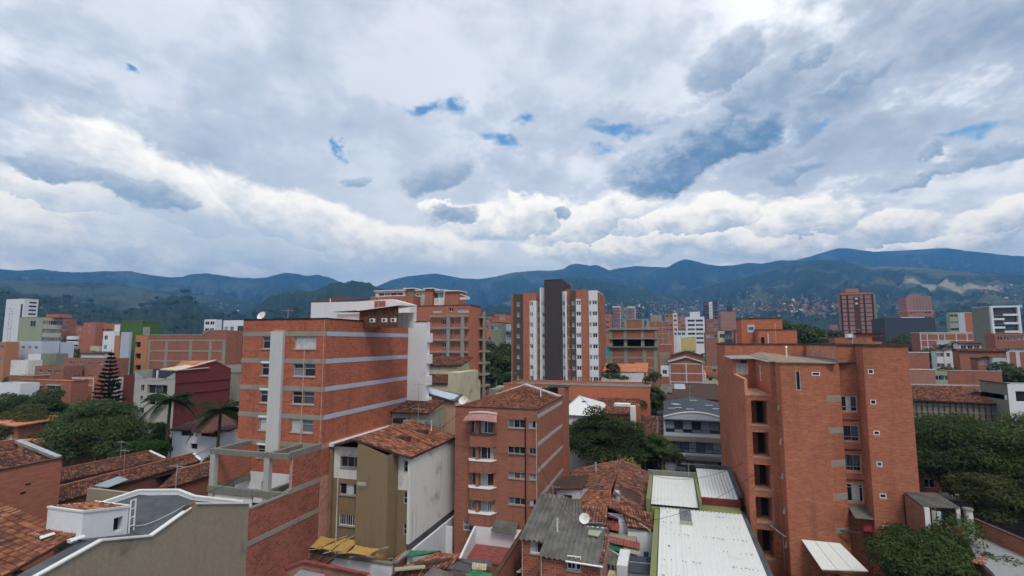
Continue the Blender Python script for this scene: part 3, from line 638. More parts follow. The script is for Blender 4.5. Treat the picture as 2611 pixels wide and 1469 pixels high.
# ------------------------------------------------------------------ unfinished concrete frame and party wall at its foot
def frame_annex():
    xw = -29.9
    t = thing('terrace_frame', 'weathered concrete frame terrace with a banded brick party wall', 'terrace', (-38, 32, 0))
    w = MB(); w.box(xw - .26, xw, 32.0, 36.4, 0, 8.62); w.box(xw - .26, xw, 36.4, 40.05, 0, 11.45); w.build('party_wall', 'mortar_grey', t)
    for (a, b, y0, y1) in ((.02, 6.03, 32, 40.05), (6.43, 8.58, 32, 40.05), (9.02, 11.42, 36.45, 40.05)):
        bricks(t, 'e', xw, y0, y1, a, b, [], .34, .19, 'brick_party', gap=.026, n_ind=100)
    bricks(t, 's', 32.0, xw - .26, xw, 0.02, 8.58, [], .34, .19, 'brick_party', n_ind=0)
    part(t, 'concrete_band', 'concrete', (xw - .2, xw + .04, 31.96, 40.07, 6.05, 6.41)); part(t, 'concrete_band', 'concrete', (xw - .2, xw + .04, 36.0, 40.07, 8.6, 9.0))
    part(t, 'coping', 'concrete_dark', (xw - .34, xw + .05, 31.95, 36.0, 8.62, 8.72))
    each(t, 'column', 'concrete_light', (-37.95, -37.45, 35.86, 36.28, 0, 11.4), (-32.3, -31.78, 35.86, 36.28, 0, 11.4))
    each(t, 'beam', 'concrete_dark', (-38.0, -29.88, 35.84, 36.2, 11.4, 11.82), (-37.95, -37.58, 36.2, 40.05, 11.42, 11.8), (-32.25, -31.92, 36.2, 40.05, 11.42, 11.78), (xw - .3, xw + .02, 36.2, 40.05, 11.45, 11.93),
         (-38.0, -30.2, 35.82, 36.18, 8.2, 8.75), (-37.9, -37.5, 36.2, 40.05, 8.22, 8.72), (-32.25, -31.9, 36.2, 40.05, 8.22, 8.7))
    part(t, 'side_infill', 'brick_red', (-37.75, -37.55, 36.3, 40.05, 8.75, 11.4)); part(t, 'front_infill', 'white_old', (-37.35, -33.4, 35.95, 36.1, 5.9, 8.2)); part(t, 'front_infill', 'white_old', (-31.7, -30.2, 35.95, 36.1, 5.9, 8.2)); part(t, 'infill_opening', 'interior', (-33.38, -32.4, 36.0, 36.05, 6.9, 7.7)); part(t, 'front_infill', 'white_old', (-33.4, -32.35, 35.95, 36.1, 5.9, 6.9))
    part(t, 'deck', 'concrete_light', (-37.8, -30.2, 33, 40.05, 5.6, 5.9))
    for i, (x, y) in enumerate(((-31.2, 33.4), (-33.2, 34.2), (-34.4, 33.2))):
        s = thing('fallen_sheet', ['bent white roofing sheet lying by the party wall', 'white roofing sheet leaning at the foot of the concrete column', 'small white roofing sheet on the terrace deck'][i], 'sheet', (x, y, 5.9))
        corrugated(s, (x - .9, y - .7, 6.0), (x + .9, y - .6, 6.2), (x + 1.0, y + .8, 7.0 - .3 * i), (x - .8, y + .7, 6.6), 'white_metal', .2, .03, 'sheet')
frame_annex()
# ------------------------------------------------------------------ khaki four-storey house with cracked white flank
def khaki_house():
    xe, xl, yb, yp, yr, yn = -22.0, -29.6, 41.6, 40.3, 42.2, 52.0; zb = 12.35; ze = 10.8
    t = thing('khaki_house', 'khaki rendered house with stained white patches and a cracked pale flank', 'house', (xl, yp, 0))
    xs0, xs1 = -26.35, -23.35
    hl = [R(c2, 's', yb, 1015, 508, 1170, 595), R(c2, 's', yb, 1005, 722, 1160, 812), R(c2, 's', yb, 1000, 965, 1155, 1055)]
    hs = [R(c2, 's', yr, 1515, 540, 1548, 630), R(c2, 's', yr, 1510, 785, 1545, 880), R(c2, 's', yr, 1508, 1035, 1542, 1125)]
    w = MB(); facade(w, 's', yb, xl, xs0, 0, 11.45, hl); facade(w, 'w', xl, yb, yn, 0, 11.4); facade(w, 'n', yn, xl, xe, 0, 10.8)
    facade(w, 's', yr, xs1, xe - .25, 0, 10.85, hs, .15)
    w.build('wall', 'khaki', t)
    w = MB(); w.add([(xs0, yp, 0), (xs1, yp, 0), (xs1, yp, 11.25), (xs0, yp, 12.2), (xs0, yb, 0), (xs1, yr, 0), (xs1, yr, 11.25), (xs0, yb, 12.2)], [(0, 1, 2, 3), (1, 5, 6, 2), (4, 0, 3, 7)]); w.build('stair_tower', 'khaki', t)
    zs = [hl[0][2] - 1.0, 11.42]; a0 = hy(*c2(950, 500), yb).x
    w = MB(); facade(w, 's', yb - .02, a0, xs0 - .02, zs[0], zs[1], [hl[0]], .03); w.build('white_patch', 'white_old', t)
    w = MB(); facade(w, 's', yr - .02, xs1 + .02, xe - .28, 7.9, 10.8, [hs[0]], .03); w.build('white_patch', 'white_old', t)
    part(t, 'flank_wall', 'white_old', (xe - .25, xe, yr - .3, yn, 3.5, ze)); part(t, 'flank_base', 'dark_roof', (xe - .2, xe + .06, yr - .3, yn + 2, 2.95, 3.5))
    part(t, 'corner_pier', 'khaki', (xl, a0 - .02, yb - .35, yb - .01, 0, 11.2)); part(t, 'patch', 'concrete_light', (xs0 + .05, xs0 + .95, yp - .012, yp, 8.55, 8.85))
    for i, r in enumerate(hl): window(t, 's', yb, r, 3, 1, ['glass', 'glass', 'glass_mid'], 'alu' if i != 2 else 'white_paint', sill='concrete', bars=9 if i == 2 else 0, curtain=((.35, .7, 'curtain_pale') if i == 1 else None))
    for r in hs: window(t, 's', yr, r, 1, 2, 'glass', 'alu', depth=.1)
    d = MB(); q = hy(*c2(985, 900), yb - .1); d.bar((q.x, yb - .08, 0), (q.x, yb - .08, 9.0), .05); d.build('drainpipe', 'white_old', t)
    xr = -26.6
    tile_roof(t, (xe + .18, yr - .6, ze + .05), (xe + .18, yn, ze + .05), (xr, yn, zb + .1), (xr, yp - .25, zb + .1), 'clay_tile_fresh', n_ind=240)
    tile_roof(t, (xl - .1, yn, 11.45), (xl - .1, yb - .2, 11.45), (xr, yp - .25, zb + .1), (xr, yn, zb + .1), 'clay_tile', n_ind=60)
    part(t, 'flashing', 'white_old', (xl - .28, xl + .15, yb - .5, yn, 11.45, 11.75))
    for y in (44.5, 48.2): part(t, 'skylight', 'coping_dark', (-24.9, -23.7, y, y + .7, 11.5, 12.05))
    r = MB(); r.bar((xe - .1, 46.2, ze + .28), (xr, 46.2, zb + .32), .16, 6); r.build('hip_cap', 'clay_tile_fresh', t)
    # shade sails strung over the yard
    z0 = 3.5
    for i, (pts, lab) in enumerate(((((720, 1225), (860, 1130), (1000, 1155), (850, 1240)), 'tan shade sail against the brick party wall'), (((830, 1235), (1060, 1145), (1065, 1160), (930, 1255)), 'narrow tan shade sail between two wider ones, next to the party wall'),
            (((940, 1255), (1050, 1150), (1180, 1160), (1050, 1275)), 'broad tan shade sail strung below the barred khaki window'), (((1060, 1268), (1130, 1200), (1330, 1235), (1240, 1295)), 'tan shade sail spread along the foot of the khaki stair tower'),
            (((1270, 1300), (1300, 1265), (1390, 1310), (1380, 1315)), 'small triangular tan shade sail by the grey gutter'))):
        s = thing('shade_sail', lab, 'shade sail', hz(*c2(*pts[0]), z0)); P = [hz(*c2(*p), z0 + (.35 if j in (1, 2) else 0)) for j, p in enumerate(pts)]; mb = MB(); n = 6
        g = [[P[0].lerp(P[1], u / n).lerp(P[3].lerp(P[2], u / n), v / n) - Vector((0, 0, .28 * math.sin(math.pi * u / n) * math.sin(math.pi * v / n) + .0)) for v in range(n + 1)] for u in range(n + 1)]
        cc = sum(P, Vector()) / 4
        for u in range(n + 1):
            for v in range(n + 1):
                e = max(abs(u / n - .5), abs(v / n - .5)) * 2; m_in = min(abs(u / n - .5), abs(v / n - .5)) * 2
                g[u][v] = g[u][v].lerp(cc, .16 * (e ** 4) * (1 - m_in ** 2))
        vv = [p for row in g for p in row]; mb.add(vv, [(u * (n + 1) + v, u * (n + 1) + v + 1, (u + 1) * (n + 1) + v + 1, (u + 1) * (n + 1) + v) for u in range(n) for v in range(n)]); mb.build('cloth', 'fabric_tan', s, smooth=True)
        for p in (P[0], P[2]):
            q = MB(); q.bar(p, p + (p - cc).normalized() * .7 + Vector((0, 0, .1)), .015, 4); q.build('cord', 'white_paint', s)
khaki_house()
# ------------------------------------------------------------------ five-storey brown brick house with bay windows
def bay_house():
    x0, x1, y0, y1, zt = -21.0, -12.4, 49.5, 64.8, 14.35
    t = thing('bay_house', 'brown brick five-storey house with stacked bay windows and grey bands on its flank', 'house', (x0, y0, 0))
    wide = [R(c3, 's', y0, 605, 217, 740, 282), R(c3, 's', y0, 602, 430, 742, 486), R(c3, 's', y0, 606, 632, 744, 682), R(c3, 's', y0, 608, 832, 746, 888)]
    small = [R(c3, 's', y0, 766, 228, 822, 285), R(c3, 's', y0, 770, 440, 824, 490), R(c3, 's', y0, 770, 645, 824, 690), R(c3, 's', y0, 774, 846, 826, 895)]
    bl = [R(c3, 's', y0, 312, 228, 360, 322), R(c3, 's', y0, 312, 430, 360, 522), R(c3, 's', y0, 313, 630, 360, 735), R(c3, 's', y0, 313, 828, 360, 930)]
    br = [R(c3, 's', y0, 388, 232, 488, 326), R(c3, 's', y0, 384, 430, 490, 530), R(c3, 's', y0, 385, 630, 490, 742), R(c3, 's', y0, 386, 830, 492, 942)]
    gr = [R(c3, 's', y0, 250, 1010, 360, 1095)]
    w = MB(); facade(w, 's', y0, x0, x1, 0, zt, wide + small + bl + br + gr, .3); facade(w, 'e', x1, y0, y1, 0, zt); facade(w, 'w', x0, y0, y1, 0, zt); facade(w, 'n', y1, x0, x1, 0, zt); w.build('wall', 'brick_brown', t)
    part(t, 'coping', 'coping_dark', (x0 - .06, x1 + .06, y0 - .06, y0 + .22, zt, zt + .1), (x1 - .2, x1 + .06, y0 + .22, y1 - 2, zt - .002, zt + .09))
    for z in (13.85, 11.18, 8.68, 6.0): part(t, 'concrete_band', 'concrete_light', (x1 - .1, x1 + .035, y0 + .25, 62.0, z - .36, z))
    part(t, 'end_pier', 'brick_brown', (x1 - .5, x1 + .3, 62.0, y1 + .1, 0, 15.35)); part(t, 'flue_stack', 'brick_brown', (x1 - 3.9, x1 - .5, 62.6, y1, zt, 14.45)); part(t, 'water_tank_screen', 'black_metal', (x1 - 3.3, x1 - .6, 63.2, 64.4, 14.2, 15.2)); part(t, 'cap', 'drain_dark', (x1 - 2, x1 + .5, 62.8, 64.6, 15.36, 15.45))
    for i, r in enumerate(wide): window(t, 's', y0, r, 3, 1, [['glass_mid', 'glass', 'glass'], ['interior'], ['glass_pale', 'wood', 'glass_blue'], ['glass_mid', 'glass', 'glass']][i], ft=.05, depth=.14, sill='concrete')
    for i, r in enumerate(small): window(t, 's', y0, r, 2, 1, [['glass_blue', 'glass'], ['interior'], ['glass_blue'], ['curtain_pale', 'glass']][i], ft=.05, depth=.14, sill='concrete')
    bx0 = hy(*c3(276, 400), y0 - .7).x; bx1 = hy(*c3(494, 400), y0 - .7).x
    for i in range(4):
        za = br[i][2] - .06; b = MB(); zlo = za - 1.13
        b.prism([(bx0, y0 + .02), (bx0 + .35, y0 - .75), (bx1 - .35, y0 - .75), (bx1, y0 + .02)], zlo, za); bay = b.build('bay_parapet', 'brick_brown', t)
        s = MB(); s.prism([(bx0 - .05, y0 + .01), (bx0 + .33, y0 - .82), (bx1 - .33, y0 - .82), (bx1 + .05, y0 + .01)], za, za + .08); s.build('bay_sill', 'white_paint' if i else 'coping_dark', t)
        window(t, 's', y0, bl[i], 1, 1, 'glass', 'alu' if i < 1 else 'white_paint', depth=.2, bars=4 if i == 3 else 0, curtain=(.4, 1, 'curtain_pale') if i == 0 else None)
        window(t, 's', y0, br[i], 2, 1, [['glass_mid'], ['glass'], ['glass_mid', 'glass'], ['glass_pale']][i], 'white_paint', depth=.2, bars=8 if i == 3 else 0, curtain=[(0, .3, 'curtain_pale'), (.7, 1, 'curtain_pale'), (.0, .45, 'curtain_pale'), None][i])
    for i in range(4): part(t, 'bay_mullion', 'brick_brown', (bl[i][1] + .02, br[i][0] - .02, y0 - .5, y0 - .01, br[i][2], br[i][3]))
    window(t, 's', y0, gr[0], 3, 2, 'interior', 'white_paint', bars=9)
    # scalloped awning
    za = br[0][3] + .15; a0, a1 = bx0 - .25, bx1 + .45; n = 10; mb = MB(); v = []
    for j, (dy, dz, sh) in enumerate(((-.02, .62, .35), (-.75, .42, .18), (-1.25, .0, 0))):
        for i in range(n + 1): v.append((a0 + sh + (a1 - a0 - 2 * sh) * i / n, y0 + dy, za + dz + .12 * math.sin(math.pi * i / n)))
    mb.add(v, [(j * (n + 1) + i, j * (n + 1) + i + 1, (j + 1) * (n + 1) + i + 1, (j + 1) * (n + 1) + i) for j in range(2) for i in range(n)])
    aw = mb.build('awning', 'pink_awning', t)
    mb = MB()
    for i in range(n): mb.beam((a0 + .35 + (a1 - a0 - .7) * i / n, y0 - .15, za + .74 + .12 * math.sin(math.pi * i / n)), (a0 + .35 + (a1 - a0 - .7) * (i + 1) / n, y0 - .15, za + .74 + .12 * math.sin(math.pi * (i + 1) / n)), .4, .12)
    mb.build('awning_flashing', 'white_metal', aw)
    d = MB(); xx = hy(*c3(741, 600), y0 - .06).x; d.bar((xx, y0 - .07, 0), (xx, y0 - .07, 13.6), .07); d.build('drainpipe', 'drain_dark', t)
    d = MB(); xx = hy(*c3(828, 600), y0 - .06).x; d.bar((xx, y0 - .07, 4.8), (xx, y0 - .07, 13.1), .05); d.build('drainpipe', 'pipe', t)
    xm = -16.9
    tile_roof(t, (x0 + .3, y0 + .3, 14.1), (xm, y0 + .3, 14.1), (xm, 61.8, 15.6), (x0 + .3, 61.8, 14.3), 'clay_tile_fresh', n_ind=100, drop=.45)
    tile_roof(t, (xm, y0 + .3, 14.1), (x1 - .25, y0 + .3, 14.1), (x1 - .25, 61.8, 14.3), (xm, 61.8, 15.6), 'clay_tile_fresh', n_ind=100, drop=.45)
    f = MB(); f.beam((x0 + .2, 61.9, 14.5), (xm, 61.9, 15.85), .35, .3); f.beam((xm, 61.9, 15.85), (x1 - .1, 61.9, 14.5), .35, .3); f.build('ridge_flashing', 'white_metal', t)
    f = MB(); xb = hy(*c3(480, 1040), y0 - .9).x
    corrugated(t, (xb, y0 - 1.3, 3.05), (xb + 2.4, y0 - 1.3, 2.9), (xb + 2.4, y0 + .02, 3.6), (xb, y0 + .02, 3.7), 'asbestos', .2, .03, 'porch_roof')
bay_house()
# ------------------------------------------------------------------ tall brick block on the right
def right_block():
    xw, xb, xc, xd, xe = 6.81, 9.47, 13.0, 14.25, 15.7; xr = 18.95; yL, yF, yR, y2, yn = 53.0, 50.6, 51.9, 50.0, 80.0; zt, zl = 20.62, 19.15
    t = thing('brick_tower_block', 'tall orange-red brick block with stacked open loggias and a recessed column of windows', 'building', (xb, yF, 0))
    win = [R(c4, 's', yR, 1518, 32, 1662, 150), R(c4, 's', yR, 1538, 262, 1686, 385), R(c4, 's', yR, 1560, 492, 1704, 620), R(c4, 's', yR, 1578, 727, 1724, 862)]
    win = [(xd + .12, xe - .12, r[2], r[3]) for r in win]
    sq = [R(m_, 's', y2, 1930, 662, 1998, 716), R(m_, 's', y2, 1960, 1026, 2028, 1080), R(c4, 's', y2, 1785, 305, 1832, 337), R(c4, 's', y2, 1808, 548, 1852, 586), R(c4, 's', y2, 1832, 800, 1884, 836), R(c4, 's', y2, 1856, 1050, 1898, 1090)]
    sq = [(a, max(b, a + .34), c, max(d, c + .3)) for a, b, c, d in sq]
    slit = R(m_, 's', yF, 1072, 682, 1128, 912); awn = R(m_, 's', yF, 1260, 695, 1360, 740)
    lg = [R(m_, 's', yL, 515, 800, 738, 962), R(m_, 's', yL, 528, 1035, 752, 1330), R(n_, 's', yL, 364, 82, 540, 322), R(n_, 's', yL, 386, 392, 566, 630), R(n_, 's', yL, 406, 702, 588, 942), R(n_, 's', yL, 428, 1012, 600, 1290)]
    la0, la1 = 7.3, 8.72; lg = [(la0, la1, r[2], r[3]) for r in lg]
    w = MB()
    facade(w, 's', yF, xb, xc, 0, zl, [slit, awn]); facade(w, 'w', xb, yF, yL, 0, zl)
    w.add([(xc, yF, 0), (xd, yF + .75, 0), (xd, yF + .75, zl), (xc, yF, zl)], [(0, 1, 2, 3)])
    facade(w, 'e', xd, yF + .75, yR, 0, zl); facade(w, 's', yR, xd, xe, 0, zt, win); facade(w, 'w', xe, y2, yR, 0, zt); facade(w, 's', y2, xe, xr, 0, zt, sq, .12); facade(w, 'e', xr, y2, yn, 0, zt)
    zf = lg[0][2] - .1; yT, yU, xT, zp = 61.5, 68.6, 9.05, 17.5
    facade(w, 's', yL, xw, xb, 0, zf, lg[1:], 2.2); facade(w, 'w', xw, yL, yT, 0, zp); facade(w, 'e', xw + .25, yL, yT, zf, zp); w.quad((xw, yL, zp), (xw + .25, yL, zp), (xw + .25, yT, zp), (xw, yT, zp)); w.quad((xw, yL, zf), (xw + .25, yL, zf), (xw + .25, yL, zp), (xw, yL, zp))
    w.quad((xw, yL, zf), (xb, yL, zf), (xb, yT, zf), (xw, yT, zf)); facade(w, 's', yL, xT, xb, zf, zl, []); facade(w, 'w', xT, yL, yT, zf, zl, [(57.6, 58.9, 17.0, 18.5)]); facade(w, 's', yT, xw, xT, zf, zl, [(7.15, 8.35, 17.45, 18.6)])
    facade(w, 'w', xw, yT, yU, 0, zl); facade(w, 'w', xw, yU, yn, 0, zt); facade(w, 's', yU, xw, xe, zl - .2, zt, []); facade(w, 'n', yn, xw, xr, 0, zt); facade(w, 'w', xe, yR, yU, zl - .2, zt)
    w.build('wall', 'mortar_warm', t)
    each(t, 'roof_deck', 'roof_membrane', (xw + .1, xr - .1, yU + .1, yn - .1, zt - .5, zt - .4), (xe + .1, xr - .1, y2 + .2, yU + .1, zt - .5, zt - .41))
    part(t, 'coping', 'coping_dark', (xe - .08, xr + .1, y2 - .1, y2 + .2, zt, zt + .16), (xr - .2, xr + .1, y2 + .2, yn, zt, zt + .16), (xw - .1, xe - .1, yU - .1, yU + .2, zt, zt + .16), (xe - .1, xe + .1, y2 + .2, yU + .2, zt, zt + .16), (xw - .1, xw + .2, yU + .2, yn, zt, zt + .16), (xd - .05, xe - .08, yR - .08, yR + .2, zt, zt + .16))
    plain('worn_sheet', (.26, .19, .135), .85, var=.3); f = MB(); xq = (xb + xc) / 2 - .6
    f.slab([(xb - .2, yF - .15, zl + .03), (xq, yF - .15, zl + .05), (xq, yU, zl + .62), (xb - .2, yU, zl + .2)], .09); f.slab([(xq, yF - .15, zl + .05), (xd - .35, yF - .15, zl + .03), (xd - .35, yU, zl + .2), (xq, yU, zl + .62)], .09); f.build('terrace_roof', 'worn_sheet', t)
    f = MB(); f.slab([(xw - .25, yT - .5, zl + .02), (xb - .2, yT - .5, zl + .05), (xb - .2, yU, zl + .24), (xw - .25, yU, zl + .14)], .08); f.slab([(xT - .25, yL - .2, zl + .02), (xb - .2, yL - .2, zl + .02), (xb - .2, yT - .5, zl + .05), (xT - .25, yT - .5, zl + .05)], .08); f.build('terrace_roof', 'galv', t)
    f = MB(); f.slab([(xd - .33, yF + .5, zl + .03), (xe, yR - .1, zl + .05), (xe, yU, zl + .2), (xd - .33, yU, zl + .2)], .06); f.build('terrace_roof', 'dark_roof', t)
    # bricks
    bk = dict(bw=.34, bh=.113, mat='brick_face', gap=.016, proud=.01)
    def br(face, plane, a0, a1, z0, z1, holes, n=0): bricks(t, face, plane, a0, a1, z0, z1, holes, bk['bw'], bk['bh'], bk['mat'], bk['gap'], bk['proud'], n)
    cb = [(R(c4, 's', yF, 1500, y, 1520, y2_)[2], R(c4, 's', yF, 1500, y, 1520, y2_)[3]) for y, y2_ in ((38, 75), (287, 330), (545, 590), (810, 852), (1077, 1120))]
    br('s', yF, xb, xc, 0, zl, [slit, awn], 300); br('w', xb, yF, yL, 0, zl, []); br('s', yR, xd, xe, 0, zt, [(a - .0, b, c - .12, d + .02) for a, b, c, d in win]); br('w', xe, y2, yR, 0, zt, [])
    br('s', y2, xe, xr, 0, zt, sq); br('s', yL, xw, xb, 0, zf, lg[1:]); br('s', yL, xT, xb, zf, zl, []); br('w', xw, yL, yT, 0, zp, []); br('w', xw, yT, yU, 0, zl, []); br('w', xw, yU, yn, 0, zt, []); br('s', yU, xw, xe, zl - .2, zt, []); br('w', xT, yL, yT, zf, zl, [(57.6, 58.9, 17.0, 18.5)]); br('s', yT, xw, xT, zf, zl, [(7.15, 8.35, 17.45, 18.6)])
    ch = MB(); L = math.hypot(xd - xc, .75); ang = math.atan2(.75, xd - xc); rows = int(zl / .113)      # chamfered corner
    for k in range(rows):
        a = -.17 if k % 2 else 0
        while a < L:
            s0, s1 = max(.01, a + .008), min(L - .01, a + .332); a += .34
            zc_ = k * .113 + .05
            if s1 - s0 < .04 or any(c - .03 < zc_ < d + .03 and s1 > L * .06 for c, d in cb): continue
            p = lambda s, d: (xc + s * math.cos(ang) + d * math.sin(ang), yF + s * math.sin(ang) - d * math.cos(ang))
            z0, z1 = k * .113 + .008, k * .113 + .105; v = [(*p(s0, -.004), z0), (*p(s1, -.004), z0), (*p(s1, -.004), z1), (*p(s0, -.004), z1), (*p(s0, .01), z0), (*p(s1, .01), z0), (*p(s1, .01), z1), (*p(s0, .01), z1)]
            ch.add(v, [(4, 5, 6, 7), (0, 1, 5, 4), (1, 2, 6, 5), (2, 3, 7, 6), (3, 0, 4, 7)])
    ch.build('brick_courses', 'brick_face', t, kind='stuff')
    for c, d in cb:
        p = lambda s, e: (xc + s * math.cos(ang) + e * math.sin(ang), yF + s * math.sin(ang) - e * math.cos(ang)); q = MB()
        q.prism([p(.06, .03), p(L - .01, .03), p(L - .01, -.1), p(.06, -.1)], c, d); q.build('concrete_block', 'concrete', t)
    for i, r in enumerate(win): window(t, 's', yR, r, 2 if i != 3 else 3, 2, ['glass', 'glass', 'glass', 'glass_mid'] if i != 3 else ['glass', 'glass_pale', 'glass'], split=[r[2] + .36] if i != 3 else [r[3] - .25], ft=.05, depth=.08, bars=5 if i in (1, 2) else 0, bmat='grey_sheet', curtain=((.3, .62, 'curtain_pale') if i == 0 else (.3, .8, 'curtain_pale') if i == 3 else None))
    for r in win: part(t, 'ledge', 'coping_dark', (xd, xe, yR - .09, yR + .02, r[2] - .78, r[2] - .7))
    for i, r in enumerate(sq): window(t, 's', y2, r, 1, 1, 'glass' if i % 3 else 'glass_mid', 'white_paint', ft=.05, depth=.03)
    window(t, 's', yF, slit, 1, 1, 'interior', 'alu', ft=.06, depth=.08); window(t, 's', yF, awn, 1, 1, 'glass_mid', 'white_paint', ft=.06, depth=.02)
    for i, r in enumerate(lg):
        part(t, 'loggia_sill', 'concrete', (la0 - .02, la1 + .02, yL - .06, yL + .12, r[2] - .1, r[2] + .04))
        if i: part(t, 'loggia_back', 'brick_brown', (la0, la1, yL + 2.18, yL + 2.24, r[2], r[3])); part(t, 'loggia_door', 'interior', (la0 + .75, la1 - .1, yL + 2.14, yL + 2.18, r[2], r[3] - .35))
    for i in range(5):
        z = R(c4, 's', yL, 1040, [95, 345, 612, 880, 1140][i], 1050, [130, 395, 655, 920, 1180][i]); q = MB(); y = yF + 1.15
        q.add([(xb - .02, y - .18, z[2]), (xb - .02, y + .18, z[2]), (xb - .02, y + .18, z[3]), (xb - .02, y - .18, z[3]), (xb - .2, y - .18, z[2]), (xb - .2, y + .18, z[2]), (xb - .05, y + .18, z[3]), (xb - .05, y - .18, z[3])], [(4, 5, 6, 7), (0, 4, 7, 3), (1, 5, 6, 2), (0, 1, 5, 4), (3, 2, 6, 7)]); q.build('pivot_window', 'alu', t)
    window(t, 's', yT, (7.15, 8.35, 17.45, 18.6), 2, 7, 'olive', 'alu', ft=.07, depth=.1); window(t, 'w', xT, (57.6, 58.9, 17.0, 18.5), 1, 2, 'glass_pale', 'white_paint', depth=.1); part(t, 'rain_stain_scupper', 'drain_dark', (7.6, 8.2, yT - .03, yT - .01, zl - .5, zl - .2))
    # stair and tank rooms on the roof
    r1 = R(m_, 's', 74, 425, 60, 915, 340); r2 = R(m_, 's', 71, 628, 195, 1085, 340)
    s = thing('stair_room', 'orange brick stair room with a pale poster on the flat roof', 'rooftop room', (r1[0], 74, zt)); part(s, 'wall', 'brick_orange', (r1[0], r1[1], 74, 79, zt - .4, r1[3])); part(s, 'coping', 'coping_dark', (r1[0] - .06, r1[1] + .06, 73.94, 79.06, r1[3], r1[3] + .12))
    pz = R(m_, 's', 73.98, 495, 132, 580, 225); part(s, 'poster', 'pale_blue', (pz[0], pz[1], 73.95, 73.99, pz[2], pz[3])); part(s, 'poster_print', 'glass_blue', (pz[0] + .12, pz[1] - .12, 73.93, 73.949, pz[2] + .35, pz[3] - .3))
    s = thing('tank_room', 'low brick tank room in front of the taller stair room', 'rooftop room', (r2[0], 71, zt)); part(s, 'wall', 'brick_orange', (r2[0], r2[1], 71, 73.9, zt - .4, r2[3])); part(s, 'coping', 'coping_dark', (r2[0] - .06, r2[1] + .06, 70.94, 73.92, r2[3], r2[3] + .1)); part(s, 'pipe', 'white_old', (r2[0] + 1, r2[0] + 1.12, 70.85, 70.98, zt - .4, r2[3] - .4)); part(s, 'doorway', 'interior', (r2[0] + .25, r2[0] + .65, 70.97, 71.02, zt - .4, zt + .9))
    # laundry balcony under the windows
    lb = R(c4, 's', y2, 1605, 965, 1810, 1120); z0 = lb[2]
    part(t, 'laundry_parapet', 'coping_dark', (xd - .9, xr - .2, yF - .15, yF + .0, z0 - .12, z0)); f = MB(); f.slab([(xd + .05, y2 - .05, z0 + 1.25), (xe - .02, y2 - .05, z0 + 1.25), (xe - .02, yR, z0 + 1.75), (xd + .05, yR, z0 + 1.75)], .04); f.build('laundry_roof', 'asbestos', t)
    c = thing('hung_cloth', 'dull red cloth hanging in the laundry recess of the brick block', 'cloth', (xe - .5, y2 + .4, z0)); q = MB(); q.box(xe - .75, xe - .1, y2 + .3, y2 + .33, z0 + .15, z0 + .95); q.build('cloth', 'cloth_red', c)
    # white panel canopy and yard wall
    zc = 3.4; P = [hy(*c4(1215, 1170), yF - .03), hy(*c4(1520, 1172), yF - .03), hz(*c4(1745, 1410), 3.0), hz(*c4(1375, 1395), 3.0)]; P[1].z = P[0].z = 4.3; s = thing('panel_canopy', 'white panel canopy leaning on the foot of the brick block', 'canopy', (P[3].x, P[3].y, 0)); n = 3
    for i in range(n):
        a, b = i / n, (i + 1) / n; e = .012; q = MB(); q.slab([P[3].lerp(P[2], a + e / 2), P[3].lerp(P[2], b - e / 2), P[0].lerp(P[1], b - e / 2), P[0].lerp(P[1], a + e / 2)], .07); q.build('panel', 'white_metal', s)
    each(s, 'post', 'black_metal', (P[3].x, P[3].x + .08, P[3].y, P[3].y + .08, 0, 2.95), (P[2].x - .08, P[2].x, P[2].y, P[2].y + .08, 0, 2.95)); part(s, 'edge_trim', 'wood', (P[3].x, P[2].x, min(P[2].y, P[3].y) - .05, min(P[2].y, P[3].y), 2.8, 2.93))
    yw = 46.9; s = thing('yard_wall', 'low brick yard wall with a tiled coping in front of the brick block', 'wall', (7, yw, 0))
    part(s, 'wall', 'brick_brown', (6.95, 16.6, yw, yw + .2, 0, 2.2), (6.95, 7.15, yw + .2, yL, 0, 3.2)); part(s, 'coping', 'coping_dark', (6.9, 16.7, yw - .06, yw + .28, 2.2, 2.3)); part(s, 'side_coping', 'coping_dark', (6.88, 7.22, yw + .3, yL, 3.2, 3.3))
    part(s, 'corner_buttress', 'brick_brown', (15.7, 21.0, 48.2, 49.9, 0, 3.15)); part(s, 'buttress_coping', 'coping_dark', (15.6, 21.1, 48.1, 49.9, 3.15, 3.25))
    b = thing('wall_pole', 'bent grey pole fixed to the loggia corner of the brick block', 'pole', (8.8, 52.6, 3.2)); q = MB(); q.bar((8.4, 52.9, 4.5), (9.4, 51.6, 4.0), .05); q.bar((9.2, 51.9, 4.1), (9.25, 51.8, 1.2), .05); q.build('tube', 'galv', b)
right_block()
# ------------------------------------------------------------------ near roofs and houses
def r_(x, y): return 1440 + x / 5.176, 960 + y / 5.176
def v_(x, y): return 2290 + x / 5.012, 1180 + y / 5.012
def u_(x, y): return 660 + x / 3.68, 1340 + y / 3.68
def w_(x, y): return 1220 + x / 5.367, 1340 + y / 5.367
def tq(fn, *pz): return [hz(*fn(a, b), z) for a, b, z in pz]
def wallpoly(mb, pts, t=.2, base=0.0):
    """a wall standing on the ground under a polyline of top points"""
    for a, b in zip(pts[:-1], pts[1:]):
        a, b = Vector(a), Vector(b); d = (b - a); d.z = 0
        if d.length < .01: continue
        n = Vector((-d.y, d.x, 0)).normalized() * t
        A, B, A2, B2 = a, b, a + n, b + n; z = lambda p: Vector((p.x, p.y, base))
        mb.add([z(A), z(B), B, A, z(A2), z(B2), B2, A2], [(0, 1, 2, 3), (5, 4, 7, 6), (3, 2, 6, 7), (4, 0, 3, 7), (1, 5, 6, 2)])
    return mb
